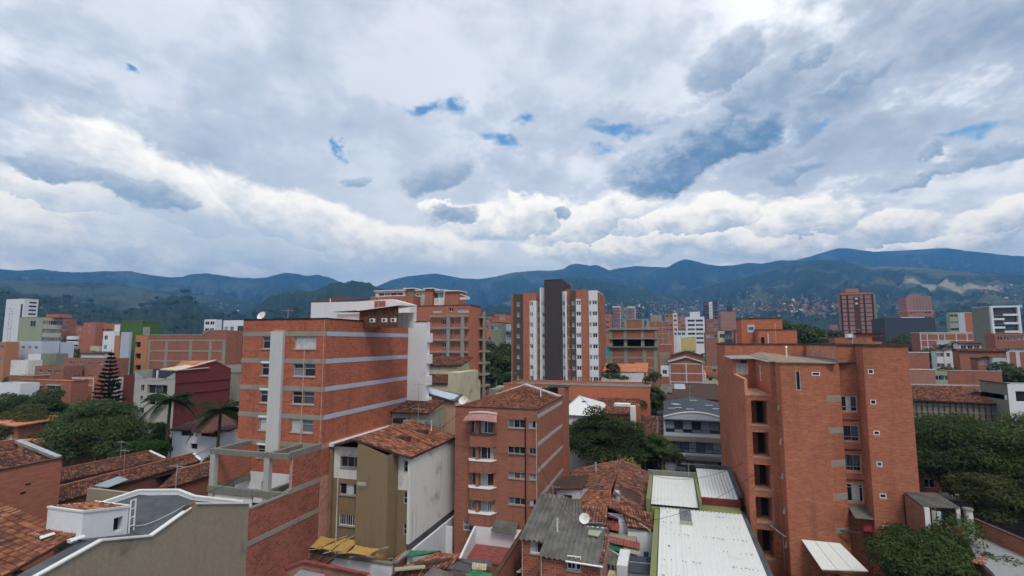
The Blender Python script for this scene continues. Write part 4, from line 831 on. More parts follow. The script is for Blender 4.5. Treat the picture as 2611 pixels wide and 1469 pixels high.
def grey_house():
    X = -29.9
    t = thing('grey_rendered_house', 'grey rendered house with a dark sheet roof edged in white flashing', 'house', (X, 18, 0))
    prof = [(10, 7.7), (18.59, 9.56), (21.5, 10.19), (24.37, 9.42), (26.96, 10.26), (27.42, 10.4), (31.95, 9.1)]
    w = MB(); n = len(prof); w.add([(X, y, 0) for y, z in prof] + [(X, y, z) for y, z in prof] + [(X - .25, y, 0) for y, z in prof] + [(X - .25, y, z) for y, z in prof],
        [(i, i + 1, n + i + 1, n + i) for i in range(n - 1)] + [(2 * n + i + 1, 2 * n + i, 3 * n + i, 3 * n + i + 1) for i in range(n - 1)] + [(n + i, n + i + 1, 3 * n + i + 1, 3 * n + i) for i in range(n - 1)] + [(n - 1, 3 * n - 1, 4 * n - 1, 2 * n - 1)])
    w.build('flank_wall', 'stucco_grey', t)
    each(t, 'end_wall', 'stucco_grey', (-46, X - .26, 31.6, 31.9, 0, 9.0), (-46, X - .26, 10, 10.2, 0, 7.6))
    for (a, b) in zip(prof[:-1], prof[1:]):
        if a[0] < 26.9 or a[0] > 27.3:
            f = MB(); f.beam((X - .06, a[0], a[1] + .07), (X - .06, b[0] + .02, b[1] + .07), .3, .09); f.build('flashing', 'white_metal', t)
    for i in range(5):
        f = MB(); f.bar((X - .15, 26.6 + i * .42, 10.33 - max(0, i - 2) * .13), (X - .15, 27.0 + i * .42, 10.33 - max(0, i - 1) * .13), .13, 6); f.build('ridge_tile', 'clay_tile', t)
    zb = 9.35
    W1, W2 = Vector((-37.6, 24.4, 9.6)), hz(*c1(1090, 805), 10.35); W3 = hz(*c1(1400, 800), 10.1); W4 = hz(*c1(1530, 850), 9.65); RE = Vector((X - .26, 27.3, 10.3)); EN = Vector((X - .26, 31.6, 9.05)); ES = Vector((X - .26, 24.4, zb))
    strips = 5
    for i in range(strips):                                # dark roofing boards lapped down the slope
        a, b = i / strips, (i + 1) / strips + .02; L0, L1 = ES.lerp(RE, a), ES.lerp(RE, min(1, b)); M0, M1 = W1.lerp(W2, a), W1.lerp(W2, min(1, b)); f = MB()
        up = Vector((0, 0, .012 * (strips - i))); f.slab([L0 + up, L1 + up, M1 + up, M0 + up], .05); f.build('roof_sheet', 'dark_roof', t)
    f = MB(); f.slab([RE, EN, W4, W3, W2], .06); f.build('roof_sheet', 'dark_roof', t)
    for a, b in ((W1, W2), (W2, W3), (W3, W4), (W4, EN)):
        f = MB(); f.beam(a + Vector((0, 0, .32)), b + Vector((0, 0, .32)), .3, .1); f.build('flashing', 'white_metal', t)
        f = MB(); wallpoly(f, [b + Vector((0, 0, .22)), a + Vector((0, 0, .22))], .12, 8.0); f.build('parapet', 'white_wall', t)
    # tiled slope with a lead gutter strip beside the flank
    sl = lambda y: 9.5 + .2165 * (y - 18.6)
    f = MB(); f.slab([(X - 1.5, 12, sl(12) - .1), (X - .26, 12, sl(12) - .1), (X - .26, 21.5, sl(21.5) - .1), (X - 1.5, 21.5, sl(21.5) - .1)], .06); f.build('gutter_strip', 'dark_roof', t)
    f = MB(); f.slab([(X - 8, 21.5, 10.05), (X - .26, 21.5, 10.05), (X - .26, 24.4, zb), (X - 8, 24.4, zb)], .06); f.build('roof_sheet', 'dark_roof', t)
    tile_roof(t, (-47, 12.5, sl(12.5)), (X - 1.5, 12.5, sl(12.5)), (X - 2.2, 21.6, sl(21.6)), (-47, 24.5, sl(23.6)), 'clay_tile_fresh', w=.27, l=.5, n_ind=300, skip=[(.0, .35, .55, .62)])
    for i, (px, py) in enumerate(((360, 1155), (600, 1175))):
        e = hz(*c1(px, py), 10.1); f = MB(); f.slab([(e.x - .35, e.y - .1, e.z + .12), (e.x + .05, e.y - .3, e.z + .1), (e.x + .35, e.y + .25, e.z + .22), (e.x - .05, e.y + .4, e.z + .22)], .03); f.build('mortar_patch', 'white_metal', t)
    f = MB(); e = tq(c1, (0, 1395, 9.0), (95, 1385, 9.0), (215, 1449, 8.9)); f.beam(e[0], e[1], .35, .2); f.beam(e[1], e[2], .3, .2); f.build('parapet', 'concrete_light', t)
    # white stair head
    s = thing('stair_head', 'white rendered stair head with a small tiled top on the grey house roof', 'stair head', (-31.7, 21.7, 9.5)); x0, x1, y0, y1, z1 = -34.6, -31.75, 21.7, 24.3, 11.45
    zk = 10.95; w = MB(); facade(w, 's', y0, x0, x1, 9.2, z1); facade(w, 'e', x1, y0, y1, 9.2, zk, [(23.45, 23.98, 9.75, 10.55)], .4); facade(w, 'w', x0, y0, y1, 9.2, zk); facade(w, 'n', y1, x0, x1, 9.2, zk)
    for xx in (x0, x1): w.add([(xx, y0, zk), (xx, y1, zk), (xx, y0, z1)], [(0, 1, 2)])
    w.build('wall', 'white_wall', s)
    part(s, 'doorway', 'interior', (x1 - .42, x1 - .38, 23.45, 23.98, 9.75, 10.55)); part(s, 'skirting', 'white_metal', (x0 - .6, x1 + .06, y0 - .5, y0 + .01, 9.95, 10.12))
    tile_roof(s, (x0 + .12, y1 - .1, zk + .02), (x0 + .12, y0 + .1, z1 - .06), (x1 - .06, y0 + .1, z1 - .06), (x1 - .06, y1 - .1, zk + .02), 'clay_tile_fresh', w=.3, l=.5, n_ind=60, thick=.06)
    for xx in (x0 + .03, x1 - .01): f = MB(); f.beam((xx, y0 - .03, z1 + .09), (xx, y1 + .03, zk + .09), .14, .12); f.build('coping', 'white_metal', s)
    each(s, 'coping', 'white_metal', (x0 - .03, x1 + .05, y0 - .05, y0 + .08, z1 - .02, z1 + .08), (x0 - .03, x1 + .05, y1 - .1, y1 + .05, zk, zk + .14))
    l = thing('roof_ladder', 'white metal ladder frame standing beside the stair head door', 'ladder', (x1 + .1, 24.4, 9.4))
    each(l, 'stile', 'white_paint', (x1 + .05, x1 + .11, 24.32, 24.38, 9.4, 11.35), (x1 + .05, x1 + .11, 24.62, 24.68, 9.4, 11.35))
    for z in (9.8, 10.3, 10.8, 11.3): part(l, 'rung', 'white_paint', (x1 + .06, x1 + .1, 24.38, 24.62, z, z + .05))
    d = thing('hose', 'pale hose curling over the dark sheet roof from the ladder', 'hose', (x1 + .1, 24.5, 9.4)); q = MB(); pt = [Vector((x1 + .1, 24.6, 9.75)), Vector((-31.2, 25.0, 9.75)), Vector((-30.8, 25.5, 9.92)), Vector((-30.5, 26.2, 10.15)), Vector((-30.3, 26.9, 10.42))]
    for a, b in zip(pt[:-1], pt[1:]): q.bar(a, b, .03, 5)
    q.build('hose_tube', 'concrete_light', d)
    b = thing('low_dark_roof', 'dark sheet roof corner tucked below the grey rendered flank wall', 'roof', (-29, 30, 0)); P = tq(c2, (0, 1449, 4.2), (65, 1370, 4.4), (250, 1449, 4.0)); w = MB(); w.slab([P[0] + Vector((-.6, -3, 0)), P[2] + Vector((0, -3, 0)), P[2], P[1], P[0]], .1); w.build('sheet', 'dark_roof', b)
    f = MB(); f.beam(P[0] + Vector((0, 0, .1)), P[1] + Vector((0, 0, .1)), .2, .12); f.build('flashing', 'white_metal', b); w = MB(); w.box(P[0].x - .5, P[2].x - .1, P[0].y - 2.8, P[1].y - .2, 0, 3.9); w.build('wall', 'stucco_grey', b)
grey_house()
def left_houses():
    X = -50.0
    t = thing('brown_brick_house', 'plain brown brick house with a sunken tile roof beside the white stair head', 'house', (X, 20, 0))
    w = MB(); facade(w, 'e', X, 8, 32.1, 0, 11.0); facade(w, 'n', 32.1, X - 8, X, 0, 11.0); facade(w, 's', 8, X - 8, X, 0, 11); w.build('wall', 'brick_red', t)
    part(t, 'coping', 'coping_dark', (X - .25, X + .06, 8, 32.15, 11.0, 11.12))
    tile_roof(t, (X - .3, 8, 10.85), (X - .3, 31.6, 10.85), (X - 5.5, 31.6, 11.9), (X - 5.5, 8, 11.9), 'clay_tile', n_ind=120); f = MB(); f.beam((X - .1, 31.9, 11.25), (X - 5.4, 31.9, 12.35), .5, .25); f.build('flashing', 'galv', t)
    part(t, 'back_parapet', 'brick_brown', (X - 5.9, X - 5.5, 8, 32, 9, 12.4))
    for y, z in ((27.2, 9.0), (29.6, 9.4), (29.3, 8.8), (24, 8.6)): part(t, 'putlog_hole', 'interior', (X - .02, X + .012, y, y + .35, z, z + .16))
    # long tiled sheds behind
    for lab, ea, eb, ra, rb, ze, zr, mt in (('long ridge tile roof sloping behind the brown brick house, furthest of the row', (440, 715), (1300, 528), (440, 625), (1175, 470), 6.5, 7.1, 'clay_tile'),
            ('long dark tile roof with a glazed patch, middle of the row', (440, 880), (1580, 545), (440, 760), (1520, 488), 6.4, 7.05, 'clay_tile'),
            ('mossy tile roof with a white gable edge next to the concrete frame', (1215, 790), (1720, 640), (1400, 620), (1720, 540), 6.3, 7.0, 'clay_tile')):
        E = tq(c1, (*ea, ze), (*eb, ze)); Q = tq(c1, (*ra, zr), (*rb, zr)); s = thing('tile_roofed_shed', lab, 'shed', (E[0].x, E[0].y, 0))
        tile_roof(s, E[0], E[1], Q[1], Q[0], mt, n_ind=150)
        w = MB(); wallpoly(w, [E[0] - Vector((.15, 0, .15)), E[1] - Vector((.15, 0, .15))]); wallpoly(w, [E[1] - Vector((.15, .1, .15)), Q[1] - Vector((0, .1, .15))]); w.build('wall', 'brick_dull', s); w = MB(); w.slab([Q[0] + Vector((-3.5, 0, -1.0)), Q[0], Q[1], Q[1] + Vector((-3.5, 0, -1.0))], .1); w.build('rear_slope', 'tile_bed', s)
        f = MB(); f.beam(Q[0] + Vector((0, 0, .2)), Q[1] + Vector((0, 0, .2)), .3, .18); f.build('ridge_cap', 'clay_tile_fresh', s); f = MB(); f.beam(Q[1] + Vector((0, 0, .2)), E[1] + Vector((0, 0, .2)), .3, .15); f.build('verge_cap', 'white_old', s)
        if 'glazed' in lab:
            g = tq(c1, (735, 765, 6.75), (930, 690, 6.95), (1010, 715, 6.75), (850, 780, 6.55)); f = MB(); f.slab([g[3] + Vector((0, 0, .35)), g[2] + Vector((0, 0, .35)), g[1] + Vector((0, 0, .35)), g[0] + Vector((0, 0, .35))], .04); f.build('skylight', 'glass_pale', s)
    z = 6.0; P = tq(c1, (145, 372, z), (285, 402, z), (760, 385, z), (640, 338, 6.6)); s = thing('orange_roofed_house', 'low brick house with a flat orange sheet roof and a railed terrace', 'house', (P[0].x, P[0].y, 0))
    w = MB(); w.slab([P[1], P[2], P[3], P[0]], .12); w.build('roof', 'orange_roof', s); w = MB(); wallpoly(w, [P[0] - Vector((0, 0, .1)), P[1] - Vector((0, 0, .1)), P[2] - Vector((0, 0, .1))]); wallpoly(w, [P[2], P[3]]); w.build('wall', 'brick_red', s)
    q = tq(c1, (480, 440, 5), (510, 470, 5)); part(s, 'vent', 'interior', (q[0].x + 2.2, q[0].x + 2.9, q[0].y - 1.7, q[0].y - 1.5, 3.6, 4.3))
    T = tq(c1, (500, 515, 3.6), (865, 430, 3.6)); w = MB(); wallpoly(w, [T[0], T[1]]); w.build('terrace_wall', 'brick_dull', s); b = MB(); wallpoly(b, [T[0] + Vector((-.1, -.3, -1.6)), T[1] + Vector((-.1, -.3, -1.6))]); b.build('terrace_base', 'concrete', s)
    G = tq(c1, (690, 365, 6.2), (830, 362, 6.2), (860, 385, 6.2)); f = MB(); f.slab([P[2] + Vector((0, 0, .2)), G[2], G[1], G[0]], .07); f.build('canopy', 'white_metal', s)
    for p in (P[2], G[2]): f = MB(); f.bar((p.x, p.y, 0), (p.x, p.y, 6.1), .08); f.build('post', 'white_old', s)
    t = thing('edge_brick_house', 'small brick house with a white door panel at the end of the orange roof', 'house', (-75, 42, 0)); q = hz(*c1(135, 300), 6.5)
    B = [hz(*c1(0, 250), 8), hz(*c1(165, 255), 8)]; yy = B[1].y; part(t, 'wall', 'brick_dull', (B[0].x - 6, B[1].x - .5, yy, yy + 7, 0, 7.7)); f = MB(); f.slab([(B[0].x - 6.3, yy - .5, 7.9), (B[1].x, yy - .5, 7.9), (B[1].x, yy + 7, 8.3), (B[0].x - 6.3, yy + 7, 8.3)], .2); f.build('roof', 'orange_roof', t)
    r = R(c1, 's', yy, 12, 340, 92, 440); part(t, 'door_panel', 'white_paint', (r[0], r[1], yy - .06, yy, r[2], r[3])); part(t, 'shed_wall', 'brick_brown', (B[0].x - 2, B[1].x + 1.5, yy - 3, yy - .2, 0, 5.2))
left_houses()
def behind_khaki():
    t = thing('mossy_house', 'mossy streaked house with a sagging tile roof behind the khaki house', 'house', (-29, 52.3, 0)); y = 52.3
    a, b = hy(*c2(1255, 150), y), hy(*c2(1700, 160), y); h = R(c2, 's', y, 1285, 200, 1338, 268); x0 = a.x; x1 = b.x
    w = MB(); facade(w, 's', y, x0, x1, 9, a.z, [h]); facade(w, 'e', x1, y, 57, 9, a.z); facade(w, 'w', x0, y, 57, 0, a.z); w.build('wall', 'mossy', t); window(t, 's', y, h, 1, 1, 'interior', 'wood')
    tile_roof(t, (x0 - .1, y - .35, a.z + .02), (x1 + .25, y - .35, a.z + .02), (x1 + .25, 56.2, a.z + .95), (x0 - .1, 56.2, a.z + .95), 'clay_tile', n_ind=200)
    f = MB(); f.beam((x0 - .1, y - .3, a.z + .2), (x0 - .1, 56.2, a.z + 1.12), .3, .15); f.build('verge_flashing', 'white_old', t)
    v = thing('metal_duct', 'shiny metal duct lying along the top of the khaki house roof', 'duct', (-25.6, 51.6, 12)); d = MB(); d.box(x1 - 2.6, x1 + .2, 51.2, 51.8, 12.05, 12.45); d.build('duct', 'galv', v); d = MB(); d.box(x1 - 3.6, x1 - 2.4, 51.1, 51.9, 12.1, 12.6); d.build('cowl', 'black_metal', v)
    y = 57.2; A = hy(*p_(465, 525), y); B = hy(*p_(905, 655), y); B2 = hy(*p_(940, 700), y); t = thing('peach_house', 'peach rendered house with a dark sloping eave next to the brown brick house', 'house', (A.x, y, 0)); w = MB(); pts = [(A.x, 0), (B2.x, 0), (B2.x, B2.z), (B.x, B.z), (A.x, A.z)]
    w.add([(p[0], y, p[1]) for p in pts] + [(p[0], y + 5, p[1]) for p in pts], [(0, 1, 2, 3, 4)] + [(i, 5 + i, 5 + (i + 1) % 5, (i + 1) % 5) for i in range(5)]); w.build('wall', 'peach', t)
    f = MB(); f.slab([(A.x - .1, y - .35, A.z + .25), (B.x + .35, y - .35, B.z + .2), (B.x + .35, y + 2.2, B.z + .75), (A.x - .1, y + 2.2, A.z + .45)], .14); f.build('eave', 'dark_roof', t); f = MB(); f.slab([(A.x + .4, y - .2, A.z + .29), (B.x + .0, y - .2, B.z + .3), (B.x + .1, y + 1.6, B.z + .72), (A.x + .4, y + 1.6, A.z + .5)], .08); f.build('eave_sheet', 'blue_grey', t)
    f = MB(); f.bar((A.x + 3.0, y - .06, 9), (A.x + 3.0, y - .06, A.z - 1.6), .04); f.build('drainpipe', 'wood', t); f = MB(); f.beam((A.x + 2.2, y - .2, 10.1), (B2.x, y - .2, 9.9), .3, .2); f.build('gutter', 'dark_roof', t)
    y = 66; a = hy(*p_(545, 400), y); b = hy(*p_(1000, 260), y); t = thing('cream_house', 'weathered cream house of two stepped boxes with small tile roofs', 'house', (a.x, y, 0)); part(t, 'lower_wall', 'cream', (a.x - 2, b.x, y, y + 8, 0, 15.2)); part(t, 'side_tower', 'cream', (b.x - 1.8, b.x, y + .02, y + 7, 15.2, b.z))
    part(t, 'upper_wall', 'cream', (a.x - 2, b.x - 1.8, y + 3.5, y + 8, 15.2, 17.6)); tile_roof(t, (a.x - 2, y - .2, 15.2), (b.x - 1.8, y - .2, 15.2), (b.x - 1.8, y + 3.5, 16.2), (a.x - 2, y + 3.5, 16.2), n_ind=0); tile_roof(t, (a.x - 2, y + 3.2, 17.5), (b.x - 1.2, y + 3.2, 17.5), (b.x - 1.2, y + 8, 18.6), (a.x - 2, y + 8, 18.6), n_ind=0)
behind_khaki()
def centre_yards():
    # white yard wall below the sails
    t = thing('white_yard_wall', 'white yard wall with a mossy coping below the tan sails', 'wall', (-28, 39, 0)); y = 39.6
    w = MB(); P = tq(u_, (690, 272, 2.8), (1270, 335, 2.8)); part(t, 'wall', 'white_wall', (P[0].x, P[1].x, y, y + .25, 0, 2.65)); part(t, 'old_wall', 'mossy', (-29.8, P[0].x, y, y + .25, 0, 2.65)); part(t, 'coping', 'concrete_dark', (-29.85, P[1].x + .05, y - .08, y + .33, 2.65, 2.8)); part(t, 'floor', 'red_floor', (-29.8, -22, y + .3, 42, 0, .6)); part(t, 'side_wall', 'brick_brown', (P[1].x, P[1].x + .25, y + .33, 42.0, 0, 3.0))
    t = thing('white_side_wall', 'tall clean white wall running along the foot of the cracked flank', 'wall', (-21.5, 43, 0)); part(t, 'wall', 'white_wall', (-21.95, -21.75, 41.5, 52, 0, 2.94)); part(t, 'coping', 'concrete_dark', (-22.0, -21.7, 41.5, 42.0, 2.94, 3.05)); part(t, 'return_wall', 'white_wall', (-21.75, -21.1, 49.2, 49.4, 0, 2.6))
    # red roofs bottom centre
    t = thing('red_parapet_house', 'red painted parapet round a glazed roof beside the party wall', 'house', (-28, 36, 0)); P = tq(u_, (60, 474, 2.6), (420, 335, 3.1), (1025, 460, 3.1)); w = MB(); wallpoly(w, [P[0], P[1], P[2], P[2] + Vector((1, -4, 0))], .22); w.build('parapet', 'brick_pink', t)
    f = MB(); f.beam(P[1] + Vector((0, 0, .08)), P[2] + Vector((0, 0, .08)), .35, .1); f.beam(P[0] + Vector((0, 0, .08)), P[1] + Vector((0, 0, .08)), .35, .1); f.build('coping', 'rust_sheet', t)
    Q = tq(u_, (320, 474, 2.5), (395, 412, 2.5), (620, 460, 2.5)); f = MB(); f.slab([Q[0] + Vector((0, -3, 0)), Q[2] + Vector((1.5, -3, 0)), Q[2], Q[1], Q[0]], .06); f.build('roof_light', 'glass_pale', t)
    E = tq(u_, (60, 460, 2.4), (390, 330, 2.4), (380, 290, 2.9), (200, 345, 2.9)); tile_roof(t, E[0], E[1], E[2], E[3], 'clay_tile_fresh', n_ind=60); f = MB(); e = tq(u_, (0, 474, 2.9), (180, 330, 3.1), (380, 240, 3.3)); f.beam(e[0], e[1], .4, .15); f.beam(e[1], e[2], .35, .15); f.build('flashing', 'galv', t)
    E = tq(u_, (440, 335, 2.5), (640, 352, 2.5), (710, 308, 2.9), (430, 280, 2.9)); tile_roof(t, E[0], E[1], E[2], E[3], 'clay_tile', n_ind=60)
    # tiled and patched roofs right of it
    t = thing('patched_roof_house', 'patched clay roof with grey sheets and one green sheet by the brick yard wall', 'house', (-18, 40, 0))
    E = tq(u_, (1270, 420, 2.4), (1800, 410, 2.4), (1870, 295, 3.3), (1690, 250, 3.3)); tile_roof(t, E[0], E[1], E[2], E[3], 'clay_tile_fresh', w=.27, l=.48, n_ind=200)
    E = tq(u_, (1240, 474, 2.2), (1540, 474, 2.2), (1580, 410, 2.6), (1280, 425, 2.6)); tile_roof(t, E[0], E[1], E[2], E[3], 'clay_tile', n_ind=60); f = MB(); e = tq(u_, (1275, 405, 2.95), (1560, 380, 2.95)); f.beam(e[0], e[1], .45, .12); f.build('sheet_strip', 'olive', t)
    e = tq(u_, (1540, 474, 2.55), (1850, 474, 2.5), (1830, 455, 2.6), (1640, 388, 2.9)); corrugated(t, e[0], e[1], e[2], e[3], 'asbestos', .2, .03, 'grey_sheet')
    e = tq(u_, (1770, 400, 2.7), (1985, 440, 2.7), (2000, 385, 2.9), (1875, 335, 3.0)); f = MB(); f.slab(e, .06); f.build('dark_sheet', 'dark_roof', t); e = tq(u_, (1940, 474, 2.75), (2230, 474, 2.75), (2220, 455, 2.85), (2010, 415, 3.0)); f = MB(); f.slab([e[0] + Vector((-.3, -1, -.1)), e[1] + Vector((0, -1, -.1)), *e[1:]], .05); f.build('green_sheet', 'green_sheet', t)
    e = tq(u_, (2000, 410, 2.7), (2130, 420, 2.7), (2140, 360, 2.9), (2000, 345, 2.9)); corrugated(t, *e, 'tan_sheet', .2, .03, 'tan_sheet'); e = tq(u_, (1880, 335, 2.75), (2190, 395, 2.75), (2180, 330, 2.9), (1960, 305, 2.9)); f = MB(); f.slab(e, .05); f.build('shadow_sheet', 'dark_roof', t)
    e = tq(u_, (1390, 300, 2.7), (1720, 250, 3.1), (1700, 235, 3.3), (1420, 235, 3.1)); f = MB(); f.slab(e, .05); f.build('green_sheet', 'green_sheet', t); part(t, 'wall', 'stucco_grey', (-22, -14.2, 36, 41.5, 0, 2.0)); f = MB(); e = tq(u_, (1270, 335, 2.9), (1400, 240, 3.1)); f.beam(e[0], e[1], .4, .2); f.build('gutter', 'galv', t)
    # white patio with tiled floor
    t = thing('white_patio', 'white walled patio with a red tiled floor in front of the bay windows', 'patio', (-17, 44, 0)); z1 = 3.0
    part(t, 'back_wall', 'white_wall', (-18.6, -13.9, 48.75, 48.95, 0, 3.15)); w = MB(); w.add([(-18.6, 48.95, 0), (-17.9, 43.0, 0), (-17.9, 43.0, 2.2), (-18.6, 48.95, 3.15), (-18.4, 48.95, 0), (-17.7, 43, 0), (-17.7, 43, 2.2), (-18.4, 48.95, 3.15)], [(0, 1, 2, 3), (5, 4, 7, 6), (3, 2, 6, 7), (1, 5, 6, 2)]); w.build('side_wall', 'white_wall', t)
    part(t, 'corner_wall', 'white_old', (-13.9, -13.7, 46.8, 48.95, 0, 3.2)); part(t, 'floor', 'red_floor', (-18.3, -13.7, 43.2, 48.7, 1.3, 1.5)); part(t, 'front_wall', 'brick_brown', (-19.8, -13.55, 42.8, 43.05, 0, 2.3)); part(t, 'front_coping', 'coping_dark', (-19.85, -13.5, 42.75, 43.1, 2.3, 2.4))
    for i in range(12): part(t, 'floor_tile_row', 'rust_sheet', (-18.2, -13.75, 43.35 + i * .44, 43.70 + i * .44, 1.5, 1.515))
    t = thing('brick_yard_wall', 'tall brick wall dividing the white patio from the grey corrugated roof', 'wall', (-13.3, 43, 0)); w = MB(); w.add([(-13.5, 36, 0), (-13.25, 36, 0), (-13.25, 48.9, 0), (-13.5, 48.9, 0), (-13.5, 36, 2.6), (-13.25, 36, 2.6), (-13.25, 48.9, 3.5), (-13.5, 48.9, 3.5)], [(4, 5, 6, 7), (0, 1, 5, 4), (1, 2, 6, 5), (2, 3, 7, 6), (3, 0, 4, 7)]); w.build('wall', 'brick_brown', t); f = MB(); f.beam((-13.37, 36, 2.72), (-13.37, 48.9, 3.62), .36, .1); f.build('coping', 'coping_dark', t)
    # block house under grey corrugated roof
    t = thing('corrugated_house', 'raw clay block house under a wavy grey corrugated roof', 'house', (-10, 40.5, 0)); zl = 4.55
    ya, yb2 = 42.9, 40.35; xa, xb, xc = -12.0, -9.75, -5.35
    h1 = R(w_, 's', ya, 708, 232, 885, 385); h2 = R(w_, 's', yb2, 1210, 430, 1400, 612)
    w = MB(); facade(w, 's', ya, xa, xb, 0, zl, [h1]); facade(w, 's', yb2, xb, xc, 0, zl - .05, [h2]); facade(w, 'w', xb, yb2, ya, 0, zl - .05); facade(w, 'e', xc, yb2, 47, 0, zl); facade(w, 'w', xa, ya, 50, 0, zl); w.build('wall', 'mortar_grey', t)
    bricks(t, 's', yb2, xb, xc, 0, zl - .05, [h2], .42, .21, 'brick_party', gap=.03, n_ind=150); bricks(t, 's', ya, xa, xb, 0, zl, [h1], .42, .21, 'brick_party', gap=.03, n_ind=60)
    window(t, 's', ya, h1, 2, 1, ['glass_mid', 'interior'], 'white_paint', curtain=(.05, .4, 'curtain_pale'), sill='concrete_light'); window(t, 's', yb2, h2, 3, 1, 'interior', 'white_paint', sill='concrete_light', curtain=(.55, .68, 'cloth_white'))
    corrugated(t, (xb - .2, yb2 - .35, zl + .05), (xc + .25, yb2 - .35, zl - .1), (xc + .1, 45.0, zl + .95), (xb - .2, 45.0, zl + 1.0), 'asbestos', .42, .075, rows=2, lap=.06)
    corrugated(t, (xa - .25, ya - .3, zl + .15), (xb - .2, ya - .3, zl + .12), (xb - .2, 50.6, zl + 1.6), (xa - .3, 50.6, zl + 1.7), 'asbestos', .42, .075, rows=3, lap=.05); corrugated(t, (xb - .2, 44.8, zl + .9), (xc - 1.6, 44.8, zl + .9), (-8.2, 49.6, zl + 1.5), (xb - .2, 50.4, zl + 1.65), 'asbestos', .42, .075, rows=2, lap=.05)
    f = MB(); f.bar((xb + 1.9, yb2 - .45, zl + .0), (xc + .3, yb2 - .45, zl - .08), .07, 6); f.build('gutter', 'white_paint', t)
    for x, y in ((xa - .02, ya - .1), (xb - .05, yb2 - .1), (xc + .1, yb2 - .1)): f = MB(); f.bar((x, y, 0), (x, y, zl), .06, 6); f.build('downpipe', 'tan_sheet', t)
    for i in range(12):
        f = MB(); y = 40.2 + i * .42; f.bar((xc + .15 + random.uniform(-.1, .1), y, zl + .05 + i * .085), (xc + .2 + random.uniform(-.1, .1), y + .4, zl + .1 + i * .085), .13, 6); f.build('verge_tile', 'clay_tile', t)
    e = tq(w_, (1495, 120, 5.45), (1640, 150, 5.4), (1690, 75, 5.7), (1510, 55, 5.75)); f = MB(); f.slab(e, .05); f.build('cement_patch', 'olive', t)
    s = thing('porch_lean_to', 'pale corrugated porch roof in the corner of the raw block house', 'lean-to', (-11, 41, 0)); e = tq(w_, (520, 640, 1.8), (900, 680, 1.8), (895, 500, 2.2), (690, 485, 2.2)); corrugated(s, e[0], e[1], e[2], e[3], 'tan_sheet', .2, .03); f = MB(); f.beam(e[3] + Vector((-.1, .1, .25)), e[2] + Vector((0, .1, .25)), .4, .15); f.build('tube_bundle', 'white_old', s)
    for p in (e[0], e[1]): f = MB(); f.bar((p.x, p.y, 0), p, .05); f.build('post', 'wood', s)
    # big tiled house
    t = thing('big_tile_roof_house', 'wide old house under a worn clay tile gable roof beside the white metal roof', 'house', (-12.3, 50.5, 0)); xr, zr, ze = -6.2, 5.5, 3.9; y0, y1 = 50.6, 70.5
    skw = [(0.0, .38, .0, .62)]
    tile_roof(t, (-12.4, 70.5, ze), (-12.4, 56.0, ze), (xr, 56.0, zr), (xr, 70.5, zr), 'clay_tile', w=.27, l=.46, n_ind=150, skip=[(.62, .82, .0, .34)]); tile_roof(t, (-11.9, 56.0, 4.05), (-11.9, 51.8, 4.2), (xr + .6, 50.6, zr), (xr, 56.0, zr), 'clay_tile_fresh', w=.27, l=.46, n_ind=50)
    tile_roof(t, (-1.9, y0, ze + .1), (-2.4, y1, ze), (xr, y1, zr), (xr + .6, y0, zr), 'clay_tile', w=.27, l=.46, n_ind=100, skip=[(.25, .42, .25, .95)])
    w = MB(); wallpoly(w, [(-12.2, 70, 3.75), (-12.2, 51, 3.75)]); wallpoly(w, [(-12.2, 70.2, 3.8), (xr, 70.2, 5.3), (-2.4, 70.2, 3.8)]); wallpoly(w, [(-2.2, 50.8, 3.8), (-2.4, 70, 3.8)]); w.build('wall', 'white_old', t); w = MB(); wallpoly(w, [(-4.9, 50.9, 4.6), (-2.1, 50.9, 3.85)], .2); w.build('gable_wall', 'white_wall', t)
    f = MB(); f.bar((xr, 70.6, zr + .06), (xr, 56, zr + .06), .14, 6); f.bar((xr, 56, zr + .06), (xr + .6, 50.5, zr + .06), .14, 6); f.build('ridge_cap', 'clay_tile', t); f = MB(); f.beam((-2.3, 70.4, 4.35), (-2.35, 66.0, 4.3), .25, .35); f.build('verge_flashing', 'white_metal', t)
    def onroof(px, py):
        z = 4.6
        for _ in range(30): p = hz(*q_(px, py), z); z = .5 * z + .5 * (zr - (.258 if p.x < xr else .378) * abs(p.x - xr))
        return hz(*q_(px, py), z)
    d = thing('roof_dormer', 'white walled dormer with a dark opening let into the old tile roof', 'dormer', (-12, 58, 3)); a_, b_ = onroof(90, 560), onroof(375, 540); hA, hB = Vector((0, 0, 1.25)), Vector((0, 0, 1.15)); w = MB(); w.add([a_, b_, b_ + hB, a_ + hA], [(0, 1, 2, 3)]); w.build('front_wall', 'white_wall', d); w = MB(); w.add([b_, b_ + Vector((.3, 4.0, .1)), b_ + hB], [(0, 1, 2)]); w.build('cheek', 'white_old', d)
    f = MB(); f.slab([a_ + hA + Vector((-.2, -.25, .12)), b_ + hB + Vector((.3, -.25, .1)), b_ + hB + Vector((.3, 4.2, .35)), a_ + hA + Vector((-.2, 4.2, .35))], .12); f.build('roof', 'tile_bed', d); f = MB(); c_ = a_.lerp(b_, .62); f.box(c_.x - .9, c_.x + .5, c_.y - .04, c_.y + .02, c_.z + .1, c_.z + .55); f.build('opening', 'interior', d)
    E = tq(q_, (270, 838, 4.75), (690, 850, 4.45), (700, 640, 5.35), (360, 610, 5.5)); tile_roof(t, *E, 'clay_tile_fresh', w=.27, l=.46, n_ind=0, name='front_slope'); E = tq(q_, (940, 862, 4.15), (1262, 908, 3.85), (1228, 700, 4.5), (860, 640, 5.25)); tile_roof(t, *E, 'clay_tile_fresh', w=.27, l=.46, n_ind=0, name='front_slope')
